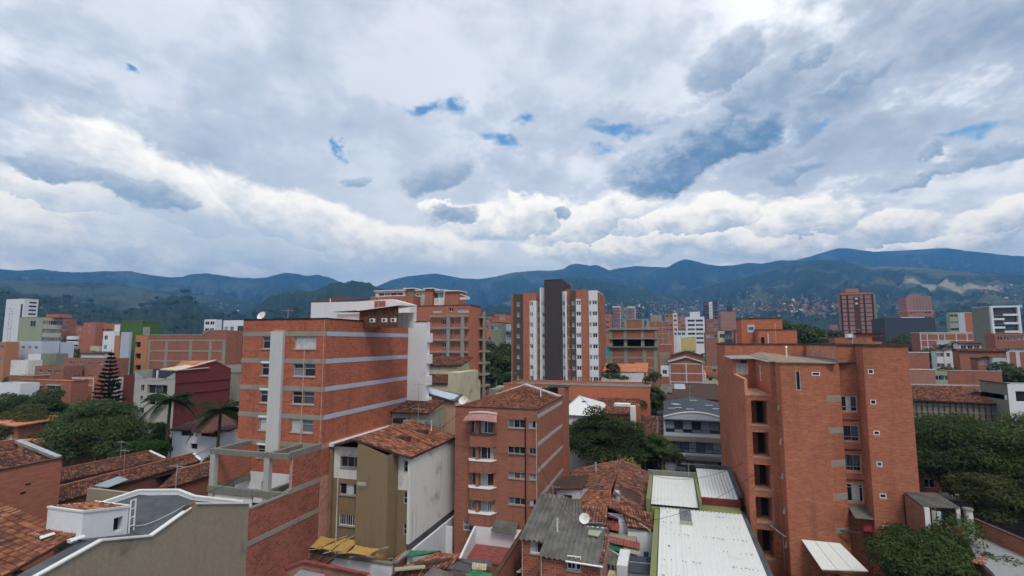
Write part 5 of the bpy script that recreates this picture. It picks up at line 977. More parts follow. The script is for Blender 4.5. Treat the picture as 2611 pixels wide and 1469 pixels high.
    for lab, pts, mt in (('grey sheet patch on the old tile roof', ((865, 555), (1195, 650), (1195, 600), (885, 480)), 'grey_sheet'), ('pale cement patch on the old tile roof', ((1070, 745), (1215, 785), (1205, 690), (1010, 650)), 'tan_sheet')):
        s = thing('roof_patch', lab, 'roof patch', (-3, 55, 4)); e = tq(q_, *[(x, y, 4.85 - .0 * i) for i, (x, y) in enumerate(pts)])
        for p in e: p.z = 5.62 - abs(p.x - xr) * .395
        if mt == 'grey_sheet': corrugated(s, e[0], e[1], e[2], e[3], mt, .25, .035, 'sheet')
        else: f = MB(); f.slab(e, .08); f.build('cement', mt, s)
    s = thing('vent_stack', 'crumpled metal vent on the ridge of the old tile roof', 'vent', (-6, 57, 5.4)); e = hz(*q_(825, 510), 5.6); f = MB(); f.bar((e.x, e.y, 5.3), (e.x, e.y, 6.1), .28, 8, .2); f.build('pipe', 'galv', s); f = MB(); f.bar((e.x, e.y, 6.1), (e.x + .1, e.y, 6.25), .4, 8, .1); f.build('cowl', 'galv', s)
    # cluttered yard between
    t = thing('yard_dormer', 'white dormer wall over a rusty red sheet in the tile roof', 'dormer', (-6, 50, 3)); e = tq(q_, (690, 730, 4.4), (900, 780, 4.3), (895, 710, 4.8), (700, 690, 4.9)); w = MB(); w.slab([e[0], e[1], e[2], e[3]], .06); w.build('white_wall', 'white_wall', t); e = tq(q_, (680, 880, 3.6), (840, 915, 3.6), (845, 790, 4.1), (690, 745, 4.2)); corrugated(t, *e, 'rust_sheet', .3, .02, 'rust_sheet'); w = MB(); w.box(-6.6, -3.2, 48.6, 50.6, 0, 3.3); w.build('base', 'stucco_grey', t)
    f = MB(); e = tq(q_, (265, 840, 5.0), (700, 880, 4.6)); f.beam(e[0], e[1], .45, .14); f.build('white_gutter', 'white_metal', t); e = tq(q_, (330, 840, 4.6), (650, 860, 4.4), (640, 810, 4.9), (420, 805, 4.9)); f = MB(); f.slab(e, .05); f.build('grey_slab', 'blue_grey', t)
    t = thing('red_sheet_canopy', 'faded red sheet canopy over green and cream panels in the yard', 'canopy', (-4, 47, 0)); e = tq(q_, (695, 1040, 3.1), (1085, 1130, 3.0), (1085, 1050, 3.3), (710, 965, 3.5)); corrugated(t, *e, 'rust_sheet', .3, .025, 'canopy_sheet'); e = tq(q_, (700, 1120, 2.6), (890, 1165, 2.6), (890, 1090, 2.9), (700, 1050, 2.9)); f = MB(); f.slab(e, .05); f.build('green_panel', 'green_sheet', t); e = tq(q_, (890, 1165, 2.6), (1095, 1195, 2.6), (1090, 1135, 2.9), (890, 1095, 2.9)); f = MB(); f.slab(e, .05); f.build('cream_panel', 'olive', t)
    for x, y in ((-5, 46), (-2.2, 46.5)): f = MB(); f.bar((x, y, 0), (x, y, 2.9), .06); f.build('post', 'wood', t)
    t = thing('yard_outhouse', 'white outhouse wall with a dark blue-grey roof next to the green parapet', 'outhouse', (-3, 44, 0)); e = tq(q_, (945, 1395, 2.6), (1270, 1430, 2.6), (1255, 1225, 2.8), (970, 1200, 2.8)); f = MB(); f.slab(e, .06); f.build('roof', 'slate_wall', t); f = MB(); m = e[0].lerp(e[3], .55), e[1].lerp(e[2], .55); f.beam(m[0] + Vector((0, 0, .06)), m[1] + Vector((0, 0, .06)), .12, .05); f.build('seam', 'galv', t); part(t, 'wall', 'white_wall', (e[0].x - .9, e[0].x - .05, e[0].y, e[3].y + .6, 0, 3.0)); part(t, 'base', 'white_wall', (e[0].x, e[1].x - .1, e[0].y + .2, e[3].y - .1, 0, 2.5))
    e2 = tq(q_, (940, 870, 4.0), (1250, 915, 3.8)); w = MB(); wallpoly(w, [e2[0], e2[1]], .2); w.build('back_wall', 'white_wall', t)
    t = thing('lean_sheets', 'stacked grey corrugated sheets leaning by the raw block house', 'sheets', (-5, 43, 0)); e = tq(q_, (650, 1290, 2.7), (880, 1350, 2.3), (850, 1200, 2.9), (690, 1125, 3.2)); corrugated(t, *e, 'asbestos', .2, .03, 'sheet'); e = tq(q_, (700, 1125, 3.2), (855, 1215, 2.95), (850, 1190, 3.05), (705, 1105, 3.3)); f = MB(); f.slab(e, .08); f.build('flashing', 'galv', t); f = MB(); f.box(-5.2, -3.6, 41.6, 43.2, 0, 2.3); f.build('trestle', 'interior', t)
    t = thing('barrel_canopy', 'curved cream canopy at the yard edge below the leaning sheets', 'canopy', (-4, 40, 0)); e = tq(q_, (690, 1470, 2.0), (1180, 1500, 2.0), (1180, 1440, 2.4), (720, 1375, 2.4)); corrugated(t, *e, 'tan_sheet', .25, .04, 'canopy_sheet'); f = MB(); f.bar((e[0].x + .3, e[0].y, 0), (e[0].x + .3, e[0].y, 2), .05); f.build('post', 'wood', t)
    for i, (x, m_t, lab) in enumerate(((1130, 'cloth_blue', 'blue cloth hung on the yard line'), (1185, 'cloth_white', 'white shirt hung on the yard line'), (1215, 'pink_awning', 'pink towel hung on the yard line'))):
        p = hz(*q_(x, 1150), 2.6); c = thing('laundry', lab, 'laundry', (p.x, p.y, 1.6)); f = MB(); f.box(p.x, p.x + .42, p.y, p.y + .03, 1.5, 2.55); f.build('cloth', m_t, c)
centre_yards()
def white_roof_building():
    t = thing('white_metal_roof', 'long building under ribbed white metal roofing with green parapets', 'building', (-1, 40, 0)); z = 5.0; xl, xm, xr = -1.15, 2.3, 6.3
    # main roof: separate ribbed sheets
    def sheet(x0, x1, y0, y1, za, zb, mt='white_metal', pitch=.33): corrugated(t, (x0, y0, za), (x1, y0, za), (x1, y1, zb), (x0, y1, zb), mt, pitch, .022, 'roof_sheet', seg=8)
    ys = [30, 38.3, 46.2, 53.4]
    for (a, b) in ((xl, .62), (.62, 1.62), (1.62, 4.0), (4.0, xr - .15)):
        for k in range(3):
            if (a, k) == (.62, 2): sheet(a, b, 46.2, 49.6, 4.86 + .02, 5.0); sheet(a, b, 49.6, 53.4, 5.02, 5.12, 'grey_sheet', .15); continue
            sheet(a, b, ys[k], ys[k + 1] + .15, 4.6 + .13 * k + .025 * (a == .62), 4.76 + .13 * k)
    sheet(-2.0, 2.35, 53.6, 63.0, 5.25, 5.7); sheet(2.75, 6.2, 56.0, 65.2, 5.65, 6.3)
    for i in range(90):
        x, y = random.uniform(-.9, 5.9), random.uniform(38.5, 53); y = round(y / 2.6) * 2.6 + random.uniform(-.1, .1)
        f = MB(); zz = 4.6 + (y - 30) * .0171 + .06; f.box(x, x + .06, y, y + .06, zz, zz + .05); f.build('screw_cap', 'grey_sheet', t)
    w = MB(); w.box(-1.65, -1.22, 30, 53.5, 0, 4.9); w.build('parapet', 'green_wall', t); w = MB(); w.box(-2.45, -2.05, 53.5, 63.2, 0, 5.75); w.build('parapet', 'green_wall', t); w = MB(); w.box(2.42, 2.68, 53.6, 65, 0, 5.9); w.build('parapet', 'green_wall', t); w = MB(); w.box(-2.6, 2.7, 63.1, 63.5, 0, 6.2); w.build('parapet', 'concrete_dark', t); part(t, 'wall', 'green_wall', (-1.2, 6.2, 30, 53.3, 0, 4.4), (-2.0, 6.2, 53.3, 63, 0, 5.0))
    f = MB(); f.box(2.7, 6.35, 55.6, 55.95, 4.6, 5.65); f.build('eave_fascia', 'maroon', t); f = MB(); f.beam((6.3, 55.9, 6.2), (6.3, 65.3, 6.75), .35, .35); f.beam((2.6, 65.3, 6.75), (6.3, 65.3, 6.75), .35, .3); f.build('edge_flashing', 'dark_roof', t)
    f = MB(); f.box(xr - .12, xr + .3, 30, 55.5, 4.3, 4.75); f.build('gutter', 'dark_roof', t); part(t, 'curb', 'olive', (.6, 1.65, 49.3, 49.65, 5.0, 5.2)); part(t, 'side_wall', 'concrete_dark', (6.36, 6.75, 30, 53, 0, 4.2))
white_roof_building()
def shop_street():
    y = 88.0; x0 = hy(*r_(1305, 700), y).x; x1 = 9.0
    road = MB(); road.quad((-60, 70.8, .006), (60, 70.8, .006), (60, 84.5, .006), (-60, 84.5, .006)); plain('asphalt', (.05, .05, .052), .9, var=.3); struct(road.build('road', 'asphalt'))
    k = MB(); k.box(-60, 60, 84.5, 87.99, 0, .13); plain('pavement', (.26, .25, .23), .9, var=.2); struct(k.build('pavement', 'pavement'))
    t = thing('glass_shopfront', 'dark blue glazed shop building with a bowed white cornice', 'building', (x0, y, 0)); g1 = R(r_, 's', y, 1330, 590, 2050, 750); g2 = R(r_, 's', y, 1428, 828, 2075, 1015); h1 = (g1[0], x1 - .3, g1[2], g1[3]); h2 = (g2[0], x1 - .3, g2[2], g2[3]); zt = g1[3] + .25
    h3 = R(r_, 's', y, 1600, 1085, 2070, 1300); h3 = (h3[0], x1 - .4, .13, h3[3])
    w = MB(); facade(w, 's', y, x0, x1, 0, zt, [h1, h2, h3], .4); facade(w, 'w', x0, y, y + 14, 0, zt); facade(w, 'n', y + 14, x0, x1, 0, zt); w.build('wall', 'blue_grey', t)
    part(t, 'floor_ledge', 'moss_grey', (x0 - .25, x1, y - .6, y - .002, h1[2] - 1.25, h1[2] - .5)); part(t, 'floor_ledge', 'moss_grey', (x0 - .1, x1, y - .5, y - .002, h2[2] - 1.0, h2[2] - .35))
    window(t, 's', y, h1, 7, 2, ['glass', 'glass_blue', 'interior', 'glass_blue', 'glass_blue', 'glass', 'interior', 'glass_blue', 'glass_mid', 'glass_blue', 'glass', 'glass_blue', 'glass_blue', 'glass'], 'dark_frame', ft=.1, split=[h1[2] + .55]); window(t, 's', y, h2, 7, 2, ['glass_pale', 'glass_blue', 'glass_blue'], 'dark_frame', ft=.1, split=[h2[2] + .65])
    part(t, 'shutter', 'grey_sheet', (h3[0], h3[1], y + .25, y + .3, .13, h3[3])); part(t, 'doorway', 'interior', (h3[1] - 1.6, h3[1] - .6, y + .2, y + .26, .13, 2.6)); part(t, 'sign_board', 'slate_wall', (x0 + .5, h3[0] - .2, y - .1, y - .01, 2.6, 3.9))
    c = MB(); n = 12; z0_ = zt
    for i in range(n):
        a, b = i / n, (i + 1) / n; ba, bb = .9 * math.sin(math.pi * min(1, a * 1.05)), .9 * math.sin(math.pi * min(1, b * 1.05)); xa, xb = x0 + (x1 - x0) * a, x0 + (x1 - x0) * b
        c.add([(xa, y - .45, z0_), (xb, y - .45, z0_), (xb, y - .45, z0_ + .3 + bb), (xa, y - .45, z0_ + .3 + ba), (xa, y - .2, z0_ + .3 + ba), (xb, y - .2, z0_ + .3 + bb)], [(0, 1, 2, 3), (3, 2, 5, 4)])
    c.build('bowed_fascia', 'blue_grey', t); c = MB()
    for i in range(n):
        a, b = i / n, (i + 1) / n; ba, bb = .9 * math.sin(math.pi * min(1, a * 1.05)), .9 * math.sin(math.pi * min(1, b * 1.05)); c.beam((x0 + (x1 - x0) * a, y - .4, z0_ + .42 + ba), (x0 + (x1 - x0) * b, y - .4, z0_ + .42 + bb), .3, .16)
    c.build('cornice', 'white_paint', t); rf = MB(); xm = (x0 + x1) / 2
    rf.slab([(x0, y - .1, zt + .3), (xm, y - .1, zt + 1.2), (xm, y + 14, zt + 2.2), (x0, y + 14, zt + 1.2)], .1); rf.slab([(xm, y - .1, zt + 1.2), (x1, y - .1, zt + .3), (x1, y + 14, zt + 1.2), (xm, y + 14, zt + 2.2)], .1); rf.build('roof', 'slate_wall', t)
    for i in range(9):
        a = random.uniform(.12, .9); xx = x0 + (x1 - x0) * a; yy = y + random.uniform(2, 11); zz = zt + .36 + .9 * (1 - abs(a - .5) * 2) + (yy - y) * .0714; part(t, 'roof_light_strip', 'white_metal', (xx - .6, xx + .6, yy, yy + .3, zz + .06, zz + .1))
    u = thing('wall_air_conditioner', 'white cooling unit on the ledge of the glazed shop', 'air conditioner', (x0 + 2.6, y - .6, 3.9)); part(u, 'casing', 'white_paint', (x0 + 2.2, x0 + 3.1, y - .95, y - .52, h2[2] - .6, h2[2] + .05)); q = MB(); q.bar((x0 + 2.55, y - .96, h2[2] - .28), (x0 + 2.55, y - .98, h2[2] - .28), .24, 12); q.build('fan_grille', 'dark_frame', u)
    fnt = bpy.data.curves.new('sign_lettering', 'FONT'); fnt.body = 'Juan'; fnt.size = 1.0; fnt.extrude = .01; fnt.materials.append(MATS['black_metal']); lo = bpy.data.objects.new('tmp', fnt); C.objects.link(lo); dg = bpy.context.evaluated_depsgraph_get(); me = bpy.data.meshes.new_from_object(lo.evaluated_get(dg)); bpy.data.objects.remove(lo)
    me.materials.clear(); me.materials.append(MATS['white_old']); lt = put('sign_lettering', me, t, (x0 + 1.0, y - .14, 2.95), (math.pi / 2, 0, 0))
    # yellow neighbour with tile roof
    t = thing('yellow_balcony_house', 'yellow trimmed two-storey house with a deep tile eave beside the glazed shop', 'house', (x0 - 4, y, 0)); xa = x0 - 7.5; xb = x0 - .15; b1 = R(r_, 's', y, 1100, 870, 1310, 990); b2 = R(r_, 's', y, 1150, 1075, 1310, 1240); hh = [(xa + 3.2, xb - .4, b1[2], b1[3]), (xa + 3.8, xb - .4, .13, b2[3])]
    w = MB(); facade(w, 's', y + .2, xa, xb, 0, b1[3] + .2, hh, 1.2); facade(w, 'n', y + 9, xa, xb, 0, b1[3]); w.build('wall', 'yellow', t); each(t, 'recess', 'interior', *[(h[0], h[1], y + 1.35, y + 1.4, h[2], h[3]) for h in hh]); part(t, 'balcony_slab', 'yellow', (xa + 3, xb, y - .5, y + .19, b1[2] - .7, b1[2] - .1))
    ze = b1[3] + .25; tile_roof(t, (xa, y - .9, ze), (xb + .05, y - .9, ze), (xb + .05, y + 6, ze + 3.0), (xa, y + 6, ze + 3.0), 'clay_tile', w=.3, l=.5, n_ind=0)
    t2 = thing('hip_roof_house', 'old house with a hipped tile roof behind the yellow balcony house', 'house', (x0 - 4, y + 9, 0)); P = [hy(*r_(*p), yy) for p, yy in (((890, 610), y + 8), ((1280, 650), y + 8), ((1080, 540), y + 12))]; zl_ = P[1].z; part(t2, 'wall', 'cream', (P[0].x, P[1].x, y + 9.2, y + 16, 0, zl_)); a, b, c_ = Vector((P[0].x - .4, y + 8.8, zl_)), Vector((P[1].x + .4, y + 8.8, zl_)), Vector((P[2].x, y + 12.5, P[2].z + .2)); tile_roof(t2, a, b, c_ + Vector((.3, 0, 0)), c_ - Vector((.3, 0, 0)), n_ind=0); tile_roof(t2, b, b + Vector((0, 7.5, 0)), c_ + Vector((.1, 1, 0)), c_, n_ind=0); tile_roof(t2, a + Vector((0, 7.5, 0)), a, c_, c_ + Vector((0, 1, 0)), n_ind=0)
    # lamp post
    p = hz(*r_(1065, 1260), .13); top = hd(*r_(1052, 912), (p.x * FX + p.y * FY)); l = thing('street_lamp', 'slim grey street lamp beside the dark leafy tree', 'street lamp', (p.x, p.y, .1)); f = MB(); f.bar((p.x, p.y, 0), (p.x, p.y, top.z), .09, 8, .05); f.build('pole', 'concrete_light', l); f = MB(); f.bar((p.x, p.y, top.z), (p.x - .1, p.y, top.z + .12), .16, 8, .28); f.bar((p.x - .1, p.y, top.z + .12), (p.x - .1, p.y, top.z + .2), .28, 8, .2); f.build('lamp_head', 'white_paint', l)
    def car(label, cx, cy, rot, body, name='parked_car', L=4.2, W=1.75):
        t = thing(name, label, 'car', (0, 0, 0)); ORG[t.name] = (0, 0, 0); m = MB(); pr = [(-2.1, .35), (-2.1, .75), (-1.95, .88), (-1.3, .95), (-.75, 1.42), (.75, 1.45), (1.35, .98), (2.0, .85), (2.1, .6), (2.1, .35)]; n = len(pr)
        for s, ins in ((-1, 0), (1, 0)): pass
        v = [(x, s * (W / 2 - (.14 if z > 1.2 else 0)), z) for s in (-1, 1) for x, z in pr]; m.add(v, [tuple(range(n)), tuple(range(2 * n - 1, n - 1, -1))] + [(i, n + i, n + (i + 1) % n, (i + 1) % n) for i in range(n)]); m.build('body', body, t)
        g = MB()
        for s in (-1, 1): g.add([(-1.18, s * (W / 2 + .004), .98), (1.2, s * (W / 2 + .004), 1.0), (.72, s * (W / 2 - .13), 1.38), (-.72, s * (W / 2 - .13), 1.36)], [(0, 1, 2, 3) if s < 0 else (3, 2, 1, 0)])
        g.build('side_glass', 'glass', t); g = MB(); g.add([(1.31, -.7, 1.02), (1.31, .7, 1.02), (.8, .64, 1.43), (.8, -.64, 1.43)], [(0, 1, 2, 3)]); g.build('windscreen', 'glass', t); g = MB(); g.add([(-1.27, -.7, .99), (-1.27, .7, .99), (-.8, .64, 1.4), (-.8, -.64, 1.4)], [(3, 2, 1, 0)]); g.build('rear_window', 'glass', t)
        for x in (-1.3, 1.3):
            for s in (-1, 1):
                q = MB(); q.bar((x, s * (W / 2 - .2), .32), (x, s * (W / 2 + .02), .32), .32, 14); wh = q.build('wheel', 'rubber', t); q = MB(); q.bar((x, s * (W / 2 + .015), .32), (x, s * (W / 2 + .03), .32), .19, 10); q.build('rim', 'alu', wh)
        for s in (-1, 1): q = MB(); q.box(2.05, 2.12, s * .6 - .18, s * .6 + .18, .62, .76); q.build('headlight', 'white_metal', t); q = MB(); q.box(-2.12, -2.06, s * .6 - .15, s * .6 + .15, .68, .8); q.build('tail_light', 'rust_sheet', t)
        t.location = (cx, cy, .14); t.rotation_euler = (0, 0, rot); return t
    plain('car_dark', (.03, .035, .045), .25); plain('car_black', (.015, .015, .018), .2); plain('car_silver', (.45, .46, .48), .3, .4)
    q1 = hz(*r_(1545, 1320), .14); car('dark blue car parked nose-in before the shop shutter', q1.x, q1.y + 1.0, math.pi / 2 - .05, 'car_dark'); q2 = hz(*r_(1910, 1370), .0); car('black car with a pale roof edge parked by the white metal roof', q2.x + .2, 84.0, .03, 'car_silver')
    def moto(label, x, y, rz):
        t = thing('motorcycle', label, 'motorcycle', (0, 0, 0)); 
        for xx in (-.62, .62): q = MB(); q.bar((xx, -.05, .31), (xx, .05, .31), .31, 14); wq = q.build('wheel', 'rubber', t); q = MB(); q.bar((xx, -.055, .31), (xx, .055, .31), .2, 10); q.build('rim', 'alu', wq)
        q = MB(); q.box(-.3, .3, -.13, .13, .3, .6); q.build('engine', 'grey_sheet', t); q = MB(); q.box(-.1, .35, -.14, .14, .62, .88); q.build('tank', 'car_dark', t); q = MB(); q.box(-.65, -.08, -.13, .13, .68, .8); q.build('saddle', 'rubber', t); q = MB(); q.bar((.62, 0, .31), (.42, 0, 1.0), .035); q.build('fork', 'alu', t); q = MB(); q.bar((.4, -.36, 1.05), (.4, .36, 1.05), .025); q.build('handlebar', 'black_metal', t)
        t.location = (x, y, .14); t.rotation_euler = (.12, 0, rz)
    q3 = hz(*r_(1700, 1310), .14); moto('motorcycle parked right beside the dark blue car', q3.x, q3.y + .6, 1.2); moto('second motorcycle in the gap before the shop shutter', q3.x + .9, q3.y + .9, 1.4); q4 = hz(*r_(2055, 1310), .14); moto('motorcycle standing alone by the shop door', q4.x - .1, q4.y + .5, 1.3)
shop_street()
def right_yard():
    zt = 6.4; plaster('yard_concrete', (.27, .275, .27), (.11, .115, .10), .8)
    V = lambda x, y, z=zt: hz(*v_(x, y), z)
    t = thing('roof_terrace_house', 'flat-roofed brick house whose stained concrete terrace lies beside the tall brick block', 'house', (20, 46, 0))
    pts = [V(300, 830), V(960, 900), V(1640, 1210), V(1640, 1210) + Vector((3, -12, 0)), V(1300, 1520), V(1180, 1370), V(1010, 1230), V(860, 960)]; pts = [Vector((p.x, p.y, zt)) for p in pts]
    m = MB(); m.slab(pts[::-1], .25); m.build('terrace_slab', 'yard_concrete', t); m = MB(); c = sum(pts, Vector()) / len(pts); m.prism([(p.x + (c.x - p.x) * .04, p.y + (c.y - p.y) * .04) for p in pts[::-1]], 0, zt - .26); m.build('wall', 'brick_brown', t)
    for a, b, h in ((pts[1], pts[2], 1.05), (pts[2], pts[3], 1.05), (pts[0], pts[1], .5)):
        w = MB(); wallpoly(w, [a + Vector((0, 0, h)), b + Vector((0, 0, h))], .2, zt - .1); w.build('parapet', 'brick_brown', t); d = (b - a).normalized(); n = Vector((-d.y, d.x, 0)) * .1; f = MB(); f.beam(a + n + Vector((0, 0, h + .08)), b + n + Vector((0, 0, h + .08)), .32, .08); f.build('parapet_coping', 'coping_dark', t)
    for i in range(30):
        p = V(random.uniform(960, 1130), random.uniform(1215, 1300)); f = MB(); q = random.uniform(.05, .12); f.box(p.x - q, p.x + q, p.y - q * .6, p.y + q * .6, zt, zt + random.uniform(.04, .1)); f.build('loose_brick', 'brick_red', t)
    P0 = hy(*v_(70, 375), 49.8); P3 = hx(*v_(320, 570), P0.x); P1 = hz(*v_(475, 385), P0.z - .05); P2 = hx(*v_(810, 672), P1.x + .35); s = thing('laundry_shed', 'brick laundry shed with a mossy corrugated roof on the concrete terrace', 'shed', (P0.x, P3.y, zt))
    P2.z = P3.z; P2 = Vector((P2.x, P2.y, P3.z - .1))
    corrugated(s, P3, P2, P1, P0, 'asbestos', .26, .05, 'roof'); w = MB(); wallpoly(w, [P0 - Vector((-.05, 0, .12)), P3 - Vector((-.05, 0, .12))], .18, zt - 3); w.build('end_wall', 'brick_dull', s); w = MB(); wallpoly(w, [Vector((P3.x + .5, P3.y, zt + .9)), Vector((P2.x, P2.y, zt + .9))], .15, zt - .2); w.build('low_wall', 'brick_brown', s)
    w = MB(); wallpoly(w, [P0 - Vector((0, 0, .2)), P1 - Vector((0, 0, .2))], .1, zt - .2); w.build('back_wall', 'coping_dark', s); each(s, 'corner_post', 'white_old', (P3.x + .06, P3.x + .38, P3.y - .04, P3.y + .2, zt - .4, P3.z - .03), (P2.x - .3, P2.x - .05, P2.y, P2.y + .2, zt - .2, P2.z - .03))
    for i, (x, mt, lab, za, zb) in enumerate(((.55, 'olive', 'pale green cloth drying under the shed roof by its white post', .7, 1.55), (.9, 'pale_blue', 'pale blue shirt drying under the shed roof', .75, 1.5), (.72, 'rubber', 'dark trousers drying under the shed roof', .1, .8))):
        c = thing('drying_cloth', lab, 'laundry', (P3.x + x, P3.y, zt + za)); f = MB(); yy = P3.y + .1 + .08 * i; f.box(P3.x + x, P3.x + x + .26, yy, yy + .02, P3.z - 2.0 + za, P3.z - 1.75 + zb); f.build('cloth', mt, c)
    p = V(935, 965); top = hd(*v_(890, 580), p.x * FX + p.y * FY); q = thing('whitewashed_post', 'thick whitewashed post standing on the concrete terrace', 'post', (p.x, p.y, zt)); f = MB(); f.bar((p.x, p.y, zt), (p.x - .06, p.y, top.z - .12), .3, 10, .26); f.build('shaft', 'white_old', q); f = MB(); f.bar((p.x - .06, p.y, top.z - .12), (p.x - .06, p.y, top.z), .36, 10, .32); f.build('cap', 'concrete_dark', q)
right_yard()
# ------------------------------------------------------------------ middle distance and far city
def l_(x, y): return x / 3.903, 660 + y / 3.903
def e_(x, y): return 1240 + x / 3.903, 660 + y / 3.903
def s_(x, y): return 1950 + x / 3.897, 660 + y / 3.897
WM = {}
def far_window(root, face, plane, r, glass, frame):
    """shared-mesh window for buildings beyond the first rows: frame with its pane"""
    a0, a1, z0, z1 = r; key = (face, round(a1 - a0, 2), round(z1 - z0, 2), glass, frame)
    if key not in WM:
        w, h = a1 - a0, z1 - z0; f = min(.09, w * .12); m = MB(); D = -.14
        for a, b, c, d in ((0, w, 0, f), (0, w, h - f, h), (0, f, f, h - f), (w - f, w, f, h - f), (w / 2 - f / 2, w / 2 + f / 2, f, h - f)): fbox(m, face, 0, a, b, c, d, D - .04, D + .04)
        p = MB(); fbox(p, face, 0, f, w - f, f, h - f, D - .03, D - .015); WM[key] = (m.mesh('window', frame), p.mesh('pane', glass))
    w = put('window', WM[key][0], root, fp(face, plane, a0, z0)); q = put('pane', WM[key][1], w, fp(face, plane, a0, z0)); return w
GL = ['glass', 'glass', 'glass_mid', 'glass_pale', 'glass_blue']
def city(name, label, cat, A, B, D=None, y=None, side=None, depth=10, mat='brick_red', rows=0, cols=0, win=(1.3, 1.2), sh=2.7, off=.9, a_in=(.06, .94), srows=0, scols=0, zmin=6, roof='flat', rmat='roof_membrane', cop=None, frame='alu', smat=None, holes=(), z0=0.0, group=None, par=.5, glass=GL):
    """a building from the top corners of its street face (photo pixels), its distance and the far corner of its side face"""
    p = hd(*A, D) if y is None else hy(*A, y); y0 = p.y; q = hy(*B, y0); x0, x1 = p.x, q.x; z1 = (p.z + q.z) / 2; face = None
    if side is not None:
        face = 'e' if side[0] > B[0] else 'w'; xs = x1 if face == 'e' else x0; depth = max(2, hx(*side, xs).y - y0)
    else:
        face = 'e' if B[0] < 1698 else 'w'; xs = x1 if face == 'e' else x0
        if y0 < 320 and not (1150 < A[0] < 1830): depth = max(3.2, depth * .36)
    t = thing(name, label, cat, (x0, y0, z0), group); y1 = y0 + depth; W = x1 - x0
    rs = []
    for i in range(rows):
        zt = z1 - off - i * sh
        if zt - win[1] < max(zmin, z0 + .3): break
        for k in range(cols):
            c = x0 + W * (a_in[0] + (a_in[1] - a_in[0]) * (k + .5) / cols); rs.append((c - win[0] / 2, c + win[0] / 2, zt - win[1], zt))
    rs += [rpx('s', y0, *h) for h in holes]; ss = []
    for i in range(srows):
        zt = z1 - off - i * sh
        if zt - win[1] < max(zmin, z0 + .3): break
        for k in range(scols):
            c = y0 + depth * (k + .5) / scols; ss.append((c - win[0] / 2, c + win[0] / 2, zt - win[1], zt))
    w = MB(); facade(w, 's', y0, x0, x1, z0, z1, rs); facade(w, 'n', y1, x0, x1, z0, z1)
    if smat is None or True: facade(w, 'w' if face == 'e' else 'e', x0 if face == 'e' else x1, y0, y1, z0, z1)
    if smat is None: facade(w, face, xs, y0, y1, z0, z1, ss)
    w.build('wall', mat, t)
    if smat: w = MB(); facade(w, face, xs, y0, y1, z0, z1, ss); w.build('side_wall', smat, t)
    for r in rs: far_window(t, 's', y0, r, random.choice(glass), frame)
    for r in ss: far_window(t, face, xs, r, random.choice(glass), frame)
    if roof == 'flat':
        w = MB(); w.quad((x0, y0, z1 - par), (x1, y0, z1 - par), (x1, y1, z1 - par), (x0, y1, z1 - par)); w.build('roof', rmat, t)
        if cop: part(t, 'coping', cop, (x0 - .08, x1 + .08, y0 - .08, y0 + .2, z1, z1 + .15), (xs - .1, xs + .1, y0 + .2, y1, z1, z1 + .15))
    elif roof == 'slope':                                   # single pitch rising away
        w = MB(); w.slab([(x0 - .3, y0 - .5, z1 + .1), (x1 + .3, y0 - .5, z1 + .1), (x1 + .3, y1, z1 + .1 + depth * .22), (x0 - .3, y1, z1 + .1 + depth * .22)], .15); w.build('roof', rmat, t)
    elif roof == 'gable':                                   # ridge running away
        w = MB(); xm = (x0 + x1) / 2; zr = z1 + W * .16
        w.slab([(x0 - .3, y0 - .4, z1), (xm, y0 - .4, zr), (xm, y1, zr), (x0 - .3, y1, z1)], .18); w.slab([(xm, y0 - .4, zr), (x1 + .3, y0 - .4, z1), (x1 + .3, y1, z1), (xm, y1, zr)], .18); w.build('roof', rmat, t)
        w = MB(); w.add([(x0, y0, z1), (x1, y0, z1), (xm, y0, zr - .18)], [(0, 1, 2)]); w.build('gable', mat, t)
    elif roof == 'tile':
        n = 0; tile_roof(t, (x0 - .3, y0 - .4, z1), (x1 + .3, y0 - .4, z1), (x1 + .3, y0 + depth / 2, z1 + depth * .16), (x0 - .3, y0 + depth / 2, z1 + depth * .16), 'clay_tile', w=.34, l=.6, n_ind=0)
        w = MB(); w.slab([(x0 - .3, y0 + depth / 2, z1 + depth * .16), (x1 + .3, y0 + depth / 2, z1 + depth * .16), (x1 + .3, y1, z1), (x0 - .3, y1, z1)], .12); w.build('rear_roof', 'tile_bed', t)
        w = MB(); w.add([(xs, y0, z1), (xs, y1, z1), (xs, y0 + depth / 2, z1 + depth * .16 - .12)], [(0, 1, 2)]); w.build('gable', mat, t)
    t['_g'] = (x0, x1, y0, y1, z1)
    return t, x0, x1, y0, y1, z1
def concrete_grid(t, face, plane, a0, a1, zs, As, mat='concrete', wz=.35, wa=.35, d=.06):
    for z in zs: q = MB(); fbox(q, face, plane, a0, a1, z - wz, z, -.05, d); q.build('beam', mat, t)
    zs = sorted(zs)
    for a in As: q = MB(); fbox(q, face, plane, a - wa / 2, a + wa / 2, zs[0] - 8, zs[-1], -.05, d - .01); q.build('column', mat, t)
